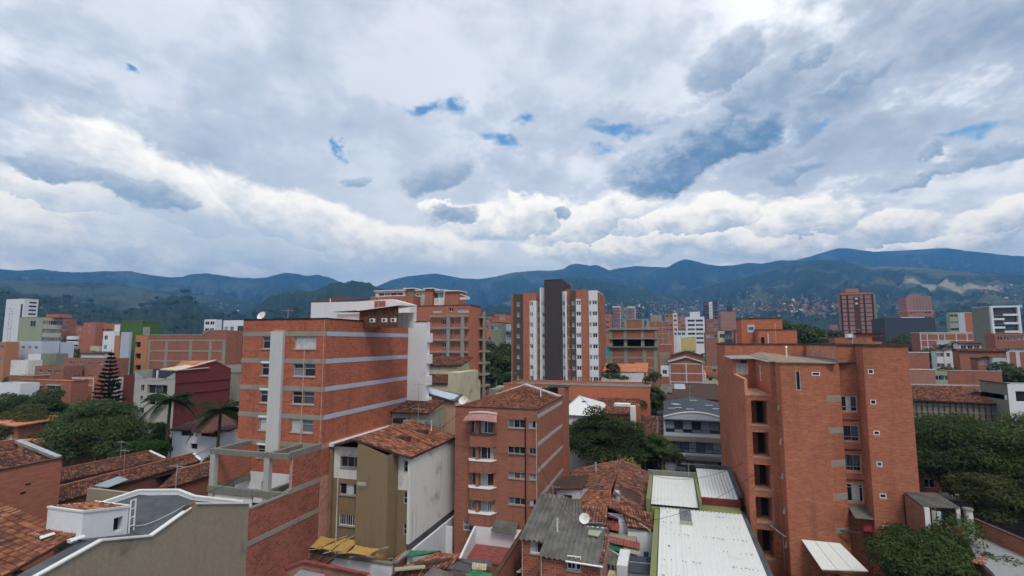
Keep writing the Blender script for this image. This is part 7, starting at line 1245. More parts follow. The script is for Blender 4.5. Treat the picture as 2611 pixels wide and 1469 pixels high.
    w = MB(); w.slab([(x0 + 1, y + 6, Z(1098)), (x1 + .15, y + 6, Z(1108) + (za - Z(1108)) * 6 / (ya - y)), (x1 + .15, ya, za + .05), (x0 + 1, ya, za - .2)], .12); w.build('roof', 'orange_roof', t); f = MB(); f.beam((x1, y, Z(1106)), (x1, ya, za + .15), .25, .15); f.build('verge', 'white_old', t); each(t, 'side_ledge', 'maroon', (x1, x1 + .12, y, en.y, Z(1235), Z(1222)), (x1, x1 + .12, y, en.y, Z(1345), Z(1332)))
    city('rough_grey_block', 'rough unpainted grey block house beside the maroon wall', 'house', l_(2060, 1150), l_(2375, 1120), 96, depth=8, mat='concrete', cop='concrete_dark')
    city('tall_white_flats', 'white flats with dark balconies peeping behind the warehouse', 'building', l_(2035, 605), l_(2145, 602), 235, depth=10, mat='white_wall', rows=5, cols=2, win=(2.4, 1.5), sh=3.1); city('tall_white_flats', 'tall white flats with a window column at the block-brick building edge', 'building', l_(2225, 612), l_(2420, 612), 200, depth=10, mat='white_wall', rows=7, cols=2, win=(1.8, 1.6), sh=3.4, off=2.4, zmin=3, a_in=(0, .6)); city('slate_strip_house', 'narrow blue-grey house between white flats and the block-brick building', 'house', l_(2365, 668), l_(2422, 668), 170, depth=7, mat='slate_wall')
    t, x0, x1, y0, y1, z1 = city('banded_brown_building', 'long brown banded building with a stepped top behind the dark conifer', 'building', l_(350, 1088), l_(640, 1050), 130, depth=12, mat='brick_dull', rows=2, cols=3, win=(1.3, .7), sh=3); city('banded_brown_building', 'higher part of the long brown banded building by the conifer', 'building', l_(640, 1020), l_(1090, 960), 134, depth=14, mat='brick_dull', rows=2, cols=4, win=(1.6, .6), sh=3.2)
    t, x0, x1, y0, y1, z1 = city('windowed_brick_house', 'brick house with two rows of pale framed windows and orange roof edge', 'house', l_(205, 1218), l_(715, 1205), 110, depth=9, mat='brick_brown', cop='orange_roof', rmat='orange_roof', par=.1, holes=[(*l_(a, v), *l_(b, v + 50)) for v in (1262, 1368) for a, b in ((235, 292), (322, 418), (480, 606))]); each(t, 'window_hood', 'concrete_light', *[(hy(*l_(a, v), y0).x, hy(*l_(b, v), y0).x, y0 - .35, y0 - .01, hy(*l_(a, v), y0).z, hy(*l_(a, v), y0).z + .2) for v in (1258, 1364) for a, b in ((230, 298), (318, 424), (474, 612))])
    t, x0, x1, y0, y1, z1 = city('gridded_brick_house', 'brick house end with a pale cross grid behind the trees', 'house', l_(718, 1178), l_(942, 1178), 113, depth=8, mat='brick_orange'); concrete_grid(t, 's', y0, x0, x1, [z1 - .1, hy(*l_(800, 1250), y0).z], [(x0 + x1) / 2, x1 - .2], 'pilaster', .25, .3); city('mint_striped_house', 'house with pale mint floor bands behind the dark conifer', 'house', l_(942, 1190), l_(1230, 1180), 116, depth=8, mat='concrete_light', rows=2, cols=2, win=(3.6, 1.2), sh=2.9); city('brown_side_house', 'brown house between conifer and maroon house', 'house', l_(1232, 1160), l_(1342, 1160), 105, depth=8, mat='maroon')
    city('white_blank_house', 'blank white house wall at the edge of the trees', 'house', l_(-60, 1235), l_(205, 1240), 104, depth=9, mat='white_wall'); city('pale_factory', 'wide pale factory with small windows and a glazed roof line', 'building', l_(62, 825), l_(420, 815), 172, depth=14, mat='pale_blue', rows=2, cols=5, win=(1.4, .9), sh=4.2, off=1.6); city('pale_factory', 'end of the pale factory with a bright white canopy', 'building', l_(422, 825), l_(600, 835), 175, depth=12, mat='pale_blue', rows=2, cols=2, win=(1.2, .9), off=1.6, sh=4); city('mint_white_house', 'mint and white house with two small windows by the pale factory', 'house', l_(283, 950), l_(410, 945), 150, depth=7, mat='white_wall', rows=2, cols=1, win=(1.2, 1.2), sh=3.2, off=2, smat='olive'); city('moss_flat_house', 'grey flat house right of the mint and white house', 'house', l_(412, 945), l_(560, 942), 152, depth=7, mat='moss_grey'); city('low_white_house', 'low white house with a long blank front below the pale factory', 'house', l_(110, 1010), l_(285, 1010), 140, depth=8, mat='white_old'); city('orange_strip_building', 'orange and brick building end at the edge of the pale factory', 'building', l_(-120, 828), l_(60, 828), 165, depth=10, mat='orange_wall', rows=2, cols=3, win=(2, 1.2), sh=4); city('dark_flat_house', 'small flat-roofed house with a pale slab among the left trees', 'house', l_(95, 1160), l_(335, 1165), 122, depth=8, mat='brick_dull', cop='cream'); city('spanish_house', 'white villa with a red tile roof and arched wall behind the conifer', 'house', l_(808, 940), l_(1035, 945), 160, depth=9, mat='white_wall', roof='tile'); city('tiny_white_block', 'small cream block on the roofs right of the round balcony stack', 'house', l_(900, 868), l_(985, 868), 190, depth=5, mat='cream')
    # white house below the palms
    y = hd(*c1(1380, 290), 76).y; A, B = hy(*c1(1362, 290), y), hy(*c1(1830, 260), y); t = thing('white_villa', 'white two-storey house with a brown awning under the palms', 'house', (A.x, y, 0)); zt = A.z; hs = [rpx('s', y, *c1(1425, 300), *c1(1522, 345)), rpx('s', y, *c1(1585, 310), *c1(1735, 352)), rpx('s', y, *c1(1500, 405), *c1(1555, 450))]; w = MB(); facade(w, 's', y, A.x, B.x, 0, zt, hs, .4); facade(w, 'e', B.x, y, y + 9, 0, zt); w.build('wall', 'white_wall', t)
    for h in hs: window(t, 's', y, h, 3, 1, ['interior', 'glass'], 'dark_frame', depth=.3)
    w = MB(); w.slab([(A.x - .3, y - .5, zt), (B.x + .3, y - .5, zt + .5), (B.x + .3, y + 9, zt + 2.2), (A.x - .3, y + 9, zt + 1.6)], .2); w.build('roof', 'coping_dark', t); h = hs[1]; w = MB(); w.slab([(h[0] - .3, y - 1.4, h[3] + .1), (h[1] + .2, y - 1.4, h[3] + .1), (h[1] + .2, y, h[3] + .8), (h[0] - .3, y, h[3] + .8)], .08); w.build('awning', 'wood', t)
    p = hz(*c1(1490, 470), 0); p.y = min(p.y, y - 2); l = thing('double_street_lamp', 'two-armed pale street lamp in front of the white villa', 'street lamp', (p.x, p.y, 0)); top = hd(*c1(1485, 300), p.x * FX + p.y * FY).z; f = MB(); f.bar((p.x, p.y, 0), (p.x, p.y, top), .1, 8, .06); f.build('pole', 'slate_wall', l)
    for s in (-1, 1): f = MB(); f.bar((p.x, p.y, top - .1), (p.x + s * 1.0, p.y, top + .25), .05, 6); f.bar((p.x + s * 1.0, p.y, top + .25), (p.x + s * 1.5, p.y, top + .2), .11, 6); f.build('lamp_arm', 'white_paint', l)
left_city()
def right_city():
    t, x0, x1, y0, y1, z1 = city('gridded_tower', 'lone brick tower with a dark line grid and a central dark slot', 'building', s_(742, 325), s_(1075, 345), 370, side=s_(722, 335), mat='brick_pink', cop='coping_dark', roof='flat'); n = 12; zs = [z1 - 1.5 - 3.15 * i for i in range(n)]
    for z in zs: w = MB(); fbox(w, 's', y0, x0, x1, z - .55, z, -.1, .12); w.build('dark_line', 'black_metal', t)
    for u in (.03, .22, .72, .97): a = x0 + (x1 - x0) * u; w = MB(); fbox(w, 's', y0, a - .55, a + .55, 0, z1 - 1.5, -.1, .1); w.build('dark_post', 'black_metal', t)
    a = x0 + (x1 - x0) * .5; w = MB(); fbox(w, 's', y0, a - 1.9, a + 1.9, 0, z1 - 3, -.2, .14); w.build('central_slot', 'coping_dark', t); each(t, 'slot_flat', 'white_old', *[(a - 1, a + .6, y0 - .2, y0 - .15, z1 - 5 - 3.6 * i, z1 - 3.8 - 3.6 * i) for i in range(2)]); part(t, 'roof_house', 'brick_pink', (x0 + 5, a + 3, y0 + 4, y0 + 12, z1, z1 + 3.2)); part(t, 'grey_side', 'moss_grey', (x1, x1 + 2.2, y0 + 2, y1, 0, z1 - 1))
    t, x0, x1, y0, y1, z1 = city('ribbed_tower', 'distant pinkish tower with many vertical ribs before the bare hillside', 'building', s_(1400, 378), s_(1650, 372), 600, depth=20, mat='brick_pink'); each(t, 'rib', 'concrete_dark', *[(x0 + (x1 - x0) * u, x0 + (x1 - x0) * u + .9, y0 - .2, y0, 20, z1 - 1.5) for u in (.3, .42, .54, .66, .78, .9)]); part(t, 'roof_crown', 'brick_pink', (x0 + 4, x0 + 16, y0 + 3, y0 + 9, z1, z1 + 2.5))
    city('red_hall', 'red brick hall with a white roof strip at the foot of the ribbed tower', 'building', s_(1420, 512), s_(1670, 520), 440, depth=18, mat='brick_red', rows=2, cols=6, win=(2.4, 1.6), sh=4, cop='white_paint'); t, x0, x1, y0, y1, z1 = city('slate_hall', 'wide windowless dark blue-grey hall', 'building', s_(1185, 580), s_(1690, 592), 300, depth=20, mat='slate_wall'); part(t, 'roof_strip', 'white_paint', (x0 + 9, x0 + 20, y0 + .5, y0 + 2, z1, z1 + .4))
    D = 203; t, x0, x1, y0, y1, z1 = city('white_balcony_block', 'block with white framed balconies and a plain moss-grey side', 'building', s_(2232, 470), s_(2505, 470), D, side=s_(2052, 475), mat='glass_mid', smat='moss_grey', cop='white_paint'); each(t, 'balcony_front', 'white_wall', *[(x0 + (x1 - x0) * (.0 if i % 2 else .42), x0 + (x1 - x0) * (.45 if i % 2 else 1.0), y0 - 1.0, y0 - .3, z1 - 3.9 - 1.65 * i, z1 - 3.1 - 1.65 * i) for i in range(7)]); each(t, 'frame_edge', 'white_wall', (x0 - .2, x0 + .5, y0 - 1.1, y0 + .1, 0, z1 + .1), (x1 - .5, x1 + .3, y0 - 1.1, y0 + .1, 6, z1 + .1)); part(t, 'frame_top', 'white_wall', (x0 + .5, x1 - .5, y0 - 1.05, y0 + .1, z1 - .6, z1 + .1))
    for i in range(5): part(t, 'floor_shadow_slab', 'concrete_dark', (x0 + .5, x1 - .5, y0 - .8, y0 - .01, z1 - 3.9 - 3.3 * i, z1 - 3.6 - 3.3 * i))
    part(t, 'side_opening', 'wood', (x0 - .05, x0 + .05, y0 + 12, y0 + 16, 4, 6.5)); D = 255
    city('lime_flats', 'pale lime flats with dark windows left of the moss-grey side', 'building', s_(1832, 530), s_(1918, 535), D, depth=9, mat='olive', rows=4, cols=1, win=(3.5, 1.4), sh=3.4); city('blue_strip_flats', 'blue-grey strip of flats in the middle of the lime and brick ones', 'building', s_(1919, 535), s_(1982, 535), D, depth=9, mat='pale_blue'); city('orange_strip_flats', 'orange brick strip of flats touching the moss-grey side', 'building', s_(1983, 535), s_(2055, 535), D, depth=9, mat='brick_orange', cop='white_old')
    t, x0, x1, y0, y1, z1 = city('gridded_warehouse', 'low brick warehouse with pale panel grid and white roof', 'building', s_(1535, 745), s_(2060, 722), 185, depth=18, mat='brick_brown', cop='white_paint'); concrete_grid(t, 's', y0, x0, x1, [z1 - .3, z1 - 2.6, z1 - 5], [x0 + (x1 - x0) * u for u in (.02, .15, .36, .48, .7, .9)], 'pilaster', .25, .3); w = MB(); w.box(x0 + 5, x0 + 9, y0 - .1, y0, z1 - 4.6, z1 - 3); w.build('mural_panel', 'blue_grey', t)
    t, x0, x1, y0, y1, z1 = city('columned_brick_block', 'brick block with pale columns in front of the white framed balconies', 'building', s_(2285, 790), s_(2640, 690), 150, depth=14, mat='brick_brown', rows=2, cols=5, win=(1.3, 1.1), sh=3.4); concrete_grid(t, 's', y0, x0, x1, [z1 - 5.0], [x0 + (x1 - x0) * u for u in (.3, .58, .85)], 'pilaster', .3, .9)
    for a, b, lab in ((1705, 1770, 'first white gabled house of the pair, with a steep end'), (1775, 1930, 'wider white gabled house of the pair, beside brick houses')): city('white_gabled_house', lab, 'house', s_(a, 905), s_(b, 905), 150, depth=9, mat='white_wall', roof='gable', rmat='coping_dark', rows=2, cols=2, win=(.9, 1.1), sh=3)
    t, x0, x1, y0, y1, z1 = city('wide_brick_house', 'wide brick house with white ledges right of the white gabled pair', 'house', s_(1930, 905), s_(2400, 930), 142, depth=10, mat='brick_brown', roof='tile'); city('small_gable_front', 'small brick gable front with two dark windows', 'house', s_(2115, 985), s_(2260, 985), 128, depth=6, mat='brick_brown', roof='gable', rmat='coping_dark', rows=1, cols=2, win=(1.0, 1.1), off=.6); city('grey_gate_house', 'grey panel house by the dark rounded tree', 'house', s_(2262, 985), s_(2400, 990), 126, depth=6, mat='blue_grey'); city('white_top_house', 'white attic storey with a tile roof above the wide brick house', 'house', s_(1925, 840), s_(2150, 850), 160, depth=8, mat='white_wall', roof='tile', rows=1, cols=3, win=(1.4, 1.0), off=.5)
    t, x0, x1, y0, y1, z1 = city('brick_terrace', 'long brick terrace with pale bands behind the right tile roof', 'building', s_(1400, 1105), s_(1690, 1100), 108, depth=8, mat='brick_pink', cop='white_old'); city('mint_terrace_house', 'pale mint house with dark square openings in the brick terrace', 'house', s_(1692, 1115), s_(1812, 1115), 107.6, depth=8, mat='olive', rows=2, cols=2, win=(1.1, 1.0), sh=3.1, a_in=(0, 1)); t, x0, x1, y0, y1, z1 = city('brick_terrace', 'blank brick wall of the terrace with one pale band', 'building', s_(1814, 1115), s_(2355, 1120), 107, depth=9, mat='brick_brown', cop='concrete_light'); w = MB(); fbox(w, 's', y0, x0, x1, z1 - 3.0, z1 - 2.75, -.05, .05); w.build('band', 'concrete_light', t); city('white_roof_brick_house', 'brick house with a clean white roof edge next to the tall brick block', 'house', s_(1400, 930), s_(1630, 935), 128, depth=8, mat='brick_brown', cop='white_paint')
    # tiled house beside the big tree
    y = hd(*s_(1700, 1300), 84).y; A, B = hy(*s_(1420, 1345), y), hy(*s_(1870, 1420), y); ze = A.z - .2; t = thing('old_tile_house', 'old house with a worn tile gable and timber lattice behind the brick block', 'house', (A.x, y, 0)); zr = hy(*s_(1700, 1262), y + 8).z; x0, x1 = A.x, hy(*s_(2080, 1350), y + 8).x
    tile_roof(t, (x0, y - 1, ze - .6), (x1, y - 1, ze - .9), (x1 - 1, y + 8, zr), (x0 + 2, y + 8, zr), 'clay_tile_fresh', w=.3, l=.55, n_ind=0); part(t, 'wall', 'moss_grey', (x0 + .5, x1 - .5, y - .4, y + 12, 0, ze - 1.0))
    for i in range(14): a = x0 + .8 + i * (x1 - x0 - 2) / 14; part(t, 'lattice_slat', 'wood', (a, a + .16, y - .55, y - .42, ze - 3.6, ze - 1.0))
    for z in (1.3, 2.4, 3.3): part(t, 'lattice_rail', 'concrete', (x0 + .5, x1 - 1, y - .6, y - .56, ze - z - .1, ze - z))
    w = MB(); w.beam((x0 + 1.6, y + 8, zr + .25), (x1 - .8, y + 8, zr + .25), .5, .25); w.build('ridge_cap', 'concrete_light', t)
    D = 78; p = hd(*s_(2410, 1245), D); y = p.y; x0 = hy(*s_(2410, 1260), y).x; x1 = x0 + 12; zt = p.z; t = thing('moss_flank_house', 'white fronted house with a long moss-grey flank and small vents', 'house', (x0, y, 0)); yb = hx(*s_(2135, 1205), x0).y; hs = [(x0 + .9, x0 + 4.2, zt - 2.6, zt - 1.0)] + [(x0 + 5, x0 + 8.2, zt - 2.6, zt - 1.0)]; w = MB(); facade(w, 's', y, x0, x1, 0, zt, hs, .4); w.build('front_wall', 'white_wall', t); w = MB(); facade(w, 'w', x0, y, yb, 0, zt); w.quad((x0, y, zt - .2), (x1, y, zt - .2), (x1, yb, zt - .2), (x0, yb, zt - .2)); w.build('flank_wall', 'moss_grey', t); [window(t, 's', y, h, 2, 1, ['glass', 'glass_mid'], 'white_paint', depth=.3) for h in hs]
    for i in range(12): yy = y + (yb - y) * (.05 + .075 * i); part(t, 'vent_block', 'white_old', (x0 - .03, x0 + .02, yy, yy + 1.3, zt - 2.4, zt - 1.7))
    part(t, 'coping', 'coping_dark', (x0 - .15, x0 + .3, y, yb, zt, zt + .15)); y2 = hd(*c5(1480, 100), 86).y; A, B = hy(*c5(1490, 60), y2), hy(*c5(2039, 100), y2); t = thing('brick_gable_flank', 'brick flank with a pale band under a dark verge, above the big tree', 'house', (A.x, y2, 0)); xm = hy(*c5(1640, 25), y2).x; zz = A.z; part(t, 'wall', 'brick_pink', (A.x, B.x + 6, y2, y2 + 7, 0, zz)); part(t, 'band', 'concrete_light', (A.x, B.x + 6, y2 - .06, y2, zz - 1.6, zz - 1.3)); w = MB(); w.slab([(A.x - .2, y2 - .4, zz), (xm, y2 - .4, zz + 1.5), (xm, y2 + 7, zz + 1.5), (A.x - .2, y2 + 7, zz)], .15); w.slab([(xm, y2 - .4, zz + 1.5), (B.x + 6, y2 - .4, zz + .1), (B.x + 6, y2 + 7, zz + .1), (xm, y2 + 7, zz + 1.5)], .15); w.build('roof', 'clay_tile_fresh', t); w = MB(); w.add([(A.x, y2, zz), (B.x + 6, y2, zz), (xm, y2, zz + 1.4)], [(0, 1, 2)]); w.build('gable', 'brick_pink', t)
    city('mint_roof_shed', 'low shed with a pale mint roof beside the brick gable flank', 'shed', c5(1860, 160), c5(2039, 150), 92, depth=6, mat='cream', roof='slope', rmat='olive')
    s = hd(*m_(1720, 260), 120); t = thing('roof_cabin', 'small brick roof cabin with a dark shutter seen over the block coping', 'rooftop room', (s.x, s.y, 0)); r = rpx('s', 105, *m_(1880, 240), *m_(2090, 325)); part(t, 'wall', 'brick_orange', (r[0], r[1], 105, 109, 0, r[3])); part(t, 'shutter', 'dark_frame', (r[0] + 1.3, r[0] + 3.0, 104.93, 105, r[2], r[3] - .5)); part(t, 'gable_roof', 'tile_bed', (r[0] - .4, r[1] + .3, 104.6, 109.2, r[3], r[3] + .2))
    t = thing('white_roof_tank', 'white water tank on legs seen over the block coping', 'water tank', (s.x, 100, 0)); r = rpx('s', 100, *m_(1690, 240), *m_(1755, 285)); part(t, 'tank', 'white_paint', (r[0], r[1], 100, 101.5, r[2], r[3])); part(t, 'base', 'brick_dull', (r[0] - 2, r[1] + 2, 100.2, 103, 0, r[2]))
right_city()
# ------------------------------------------------------------------ trees and plants
leafmat('leaf_dark', (.032, .050, .020), (.100, .138, .048)); leafmat('leaf_mid', (.040, .066, .022), (.125, .178, .055)); leafmat('leaf_olive', (.044, .056, .020), (.13, .14, .05), (.15, .125, .055)); leafmat('leaf_bright', (.030, .060, .015), (.085, .14, .035)); leafmat('leaf_conifer', (.010, .020, .011), (.028, .042, .020)); leafmat('leaf_palm', (.020, .035, .014), (.055, .080, .030))
def np_mesh(name, V, mats):
    """quads given as (n, 4, 3)"""
    n = len(V); me = bpy.data.meshes.new(name); me.vertices.add(n * 4); me.vertices.foreach_set('co', V.reshape(-1).astype(np.float32)); me.loops.add(n * 4); me.loops.foreach_set('vertex_index', np.arange(n * 4, dtype=np.int32)); me.polygons.add(n); me.polygons.foreach_set('loop_start', np.arange(0, n * 4, 4, dtype=np.int32)); me.polygons.foreach_set('loop_total', np.full(n, 4, np.int32)); me.materials.append(MATS[mats]); me.update(); me.validate(); return me
def leaf_quads(P, N, size, rg):
    n = len(P); N = N + rg.normal(0, .55, (n, 3)); N /= np.linalg.norm(N, axis=1, keepdims=True) + 1e-9; T = rg.normal(0, 1, (n, 3)); T -= N * (T * N).sum(1, keepdims=True); T /= np.linalg.norm(T, axis=1, keepdims=True) + 1e-9; B = np.cross(N, T); s = (size * rg.uniform(.6, 1.35, n))[:, None]
    return np.stack([P - T * s, P - B * s * .55, P + T * s, P + B * s * .55], 1)
def crown_quads(rx, ry, rz, n_leaf, size, rg, lobes=26, flat=.0, hollow=.45):
    """leaves gathered in uneven clumps through the outer part of an ellipsoid crown, with gaps between clumps"""
    out = []; d = rg.normal(0, 1, (lobes, 3)); d /= np.linalg.norm(d, axis=1, keepdims=True); d[:, 2] = np.where(d[:, 2] < -.45, -d[:, 2] * .5, d[:, 2]); rad = rg.uniform(hollow, .92, lobes); C_ = d * rad[:, None] * np.array([rx, ry, rz]); R_ = rg.uniform(.22, .42, lobes) * (rx + ry + rz) / 3; w = R_ ** 2; w /= w.sum()
    for c, r, k in zip(C_, R_, (w * n_leaf).astype(int)):
        e = rg.normal(0, 1, (k, 3)); e /= np.linalg.norm(e, axis=1, keepdims=True); e[:, 2] = np.where(rg.random(k) < .7, np.abs(e[:, 2]), e[:, 2]); rr = r * rg.uniform(.35, 1.08, k) ** .5; p = c + e * rr[:, None] * np.array([1, 1, .72]); out.append((p, e + np.array([0, 0, .5])))
    P = np.concatenate([o[0] for o in out]); N = np.concatenate([o[1] for o in out]); return leaf_quads(P, N, size, rg)
def limbs(mb, base, top, crown_c, rx, rz, r0, n=6):
    b, t = Vector(base), Vector(top); mb.bar(b, t, r0, 8, r0 * .62)
    for i in range(n):
        a = 2 * math.pi * i / n + random.random(); e = Vector(crown_c) + Vector((math.cos(a) * rx * .6, math.sin(a) * rx * .6, rz * random.uniform(-.2, .5))); s = b.lerp(t, random.uniform(.7, 1)); m = s.lerp(e, .5) + Vector((0, 0, -.3)); mb.bar(s, m, r0 * .42, 6, r0 * .28); mb.bar(m, e, r0 * .28, 5, r0 * .08)
def tree(label, pos, h, r, mat='leaf_dark', leaves=9000, size=.24, lobes=30, trunk_h=None, seed=1, name='leafy_tree', rz=None, cat='tree', ry=None):
    pos = Vector(pos); rg = np.random.default_rng(seed); t = thing(name, label, cat, pos); trunk_h = h * .35 if trunk_h is None else trunk_h; rz = (h - trunk_h) / 2 * 1.05 if rz is None else rz; cc = pos + Vector((0, 0, h - rz)); V = crown_quads(r, ry or r, rz, leaves, size, rg, lobes)
    me = np_mesh('crown', V + np.array(cc - pos), mat); o = bpy.data.objects.new('crown', me); C.objects.link(o); o.parent = t
    m = MB(); limbs(m, pos, pos + Vector((.2, .1, trunk_h + rz * .3)), cc, r, rz, max(.1, h * .022)); m.build('trunk', 'foliage_trunk', t); return t
def palm(label, pos, h, seed=1, L=3.6):
    rg = np.random.default_rng(seed); pos = Vector(pos); t = thing('palm_tree', label, 'palm tree', pos); m = MB(); k = 7
    for i in range(k): m.bar(pos + Vector((.05 * i, 0, h * i / k)), pos + Vector((.05 * (i + 1), 0, h * (i + 1) / k)), .26 - .012 * i, 8, .25 - .012 * i)
    m.build('trunk', 'foliage_trunk', t); top = Vector((.05 * k, 0, h))
    for j in range(32):
        a = 2 * math.pi * j / 32 * 2.4 + rg.uniform(0, .4); up = rg.uniform(-.1, 1.15); dirv = Vector((math.cos(a), math.sin(a), 0)); Q = []; seg = 34; LL = L * rg.uniform(.8, 1.1)
        for s in range(1, seg):
            u = s / seg; p = top + dirv * (LL * u) * math.cos(up * .55) + Vector((0, 0, LL * (math.sin(up) * u - (.55 + .35 * (1.2 - up)) * u * u))); sd = Vector((-dirv.y, dirv.x, 0)); ll = .95 * math.sin(math.pi * min(1, u * .9 + .1)) ** .6
            for sg in (-1, 1): e = p + sd * sg * ll * .75 + dirv * .25 * ll - Vector((0, 0, .55 * ll)); w = dirv * .05; Q.append([p - w, p + w, e + w * .5, e - w * .5])
        me = np_mesh('frond', np.array([[tuple(v) for v in q] for q in Q]), 'leaf_palm'); o = bpy.data.objects.new('frond', me); C.objects.link(o); o.parent = t
    return t
def conifer(label, pos, h, r, seed=3):
    rg = np.random.default_rng(seed); pos = Vector(pos); t = thing('dark_conifer', label, 'tree', pos); m = MB(); m.bar(pos, pos + Vector((0, 0, h)), .3, 8, .04); m.build('trunk', 'foliage_trunk', t); Ps, Ns = [], []; n = 22
    for i in range(n):
        z = h * (.14 + .85 * i / n); R_ = r * (1 - (i / n) ** 1.25) * rg.uniform(.85, 1.1) + .25; k = 9 if i < 16 else 6
        for j in range(k):
            a = 2 * math.pi * (j + rg.random() * .5) / k; u = rg.uniform(.05, 1, 85); th = .22 * R_ * (1 - u * .6); x = np.cos(a) * R_ * u; y = np.sin(a) * R_ * u; zz = z + .28 * R_ * u ** 2 - .12 * R_ * u; P = np.stack([x + rg.normal(0, .12, 85) * R_ * .5, y + rg.normal(0, .12, 85) * R_ * .5, zz + rg.normal(0, .07, 85)], 1); Ps.append(P); Ns.append(np.tile([0, 0, 1.], (85, 1)))
    V = leaf_quads(np.concatenate(Ps), np.concatenate(Ns), .19, rg); o = bpy.data.objects.new('crown', np_mesh('crown', V, 'leaf_conifer')); C.objects.link(o); o.parent = t; return t
def gpos(px, D): p = hd(px, 900, D); return Vector((p.x, p.y, 0))
def topz(py, D): return H - (py - 871) * D / FP * 1.0
tree('broad dark leafy tree filling the street behind the old tile roof', gpos(1535, 80) , 11.0, 6.7, 'leaf_dark', 42000, .16, 70, .6, 5, ry=4.2)
tree('lower bushy tree under the slim lamp beside the yellow house', gpos(1668, 80), 6.8, 3.6, 'leaf_mid', 14000, .15, 22, 1.0, 6, 'street_tree', ry=3)
tree('big spreading tree over the yard beside the tall brick block', gpos(2450, 64), 12.0, 8.6, 'leaf_dark', 60000, .15, 80, .8, 7); tree('second broad tree shading the end of the sloping yard wall', gpos(2590, 60), 12.2, 7.8, 'leaf_mid', 50000, .15, 70, .6, 8); tree('lower tree hiding the parapet end behind the whitewashed post', gpos(2500, 56), 8.4, 4.6, 'leaf_olive', 24000, .13, 34, .5, 32); tree('olive tinted tree crown above the shed roof', gpos(2395, 76), 11.0, 6.0, 'leaf_olive', 24000, .16, 30, 2.5, 9)
tree('dense rounded bush tree in the corner of the concrete yard', gpos(2375, 38), 8.1, 4.9, 'leaf_mid', 60000, .105, 60, .6, 10, 'bush_tree'); tree('small shrub at the brick block foot beside the bush tree', gpos(2262, 39.5), 4.6, 1.7, 'leaf_mid', 10000, .1, 18, .3, 11, 'shrub', cat='shrub')
tree('wide green tree behind the orange roofed house', gpos(250, 82), 11.6, 9.6, 'leaf_mid', 45000, .18, 80, .8, 12, ry=6); tree('tree with yellowish crown at the edge of the left rooftops', gpos(75, 88), 9.6, 6.5, 'leaf_olive', 18000, .2, 32, 2, 13); tree('dark tree beside the blank white house wall', gpos(120, 98), 12.4, 6.0, 'leaf_dark', 16000, .2, 30, 2, 14); tree('low dark tree left of the brick house with pale framed windows', gpos(15, 96), 11.8, 5.0, 'leaf_dark', 14000, .2, 28, 2, 15); tree('bright green cone-shaped bush below the wide green tree', gpos(376, 68), 8.6, 3.7, 'leaf_bright', 20000, .14, 34, .5, 16, 'cone_bush', cat='bush'); tree('leafy bush between palms and concrete frame', gpos(568, 64), 8.0, 3.0, 'leaf_mid', 12000, .14, 22, 1, 17, 'bush', cat='bush'); tree('shady tree beside the first palm', gpos(398, 76), 9.6, 3.2, 'leaf_dark', 5000, .25, 20, 1, 31)
palm('palm with a tall trunk in front of the maroon wall', gpos(438, 73), 13.0, 1); palm('palm close beside the block-brick building', gpos(566, 70), 11.8, 2, 3.8); conifer('tall dark conifer with drooping tiers before the brown buildings', gpos(284, 100), 19.5, 3.7)
for i, (px, D, py, r) in enumerate(((1250, 150, 905, 6), (1285, 165, 880, 7), (1262, 190, 850, 8), (1235, 178, 868, 7), (1290, 205, 838, 8), (1300, 140, 930, 5))): tree(['wooded patch tree low beside the slim tower', 'wooded patch tree touching the slim tower edge', 'tall tree in the middle of the wooded patch', 'wooded patch tree next to the framed brick tower', 'highest tree at the back of the wooded patch', 'small tree at the front of the wooded patch'][i], gpos(px, D), topz(py, D) , r, ['leaf_dark', 'leaf_mid'][i % 2], 4500, .5, 24, 4, 40 + i, 'park_tree')
tree('round green tree against the long orange wall', gpos(1626, 100), topz(1003, 100), 3.4, 'leaf_mid', 5000, .25, 24, 4, 50); tree('tall thin tree at the end of the long orange wall', gpos(1660, 103), topz(942, 103), 2.6, 'leaf_dark', 5000, .25, 24, 4, 51); tree('small shrub on the flat roof behind the brown brick house', gpos(1335, 96), topz(1000, 96), 3.2, 'leaf_dark', 3000, .25, 16, 6, 52, 'shrub', cat='shrub')
for i, (px, D, py, r) in enumerate(((2022, 150, 812, 9), (2060, 165, 826, 9), (2095, 180, 838, 8), (2125, 170, 846, 7), (2000, 190, 800, 9), (2150, 220, 850, 8))): tree(['tall dark tree right behind the stair room', 'dark tree next in the grove behind the stair room', 'middle tree of the grove behind the brick block roof', 'lower tree of the grove toward the gridded tower', 'highest tree at the back of the grove', 'last tree of the grove by the gridded tower foot'][i], gpos(px, D), topz(py, D), r, 'leaf_dark', 5000, .5, 26, 4, 60 + i, 'grove_tree')
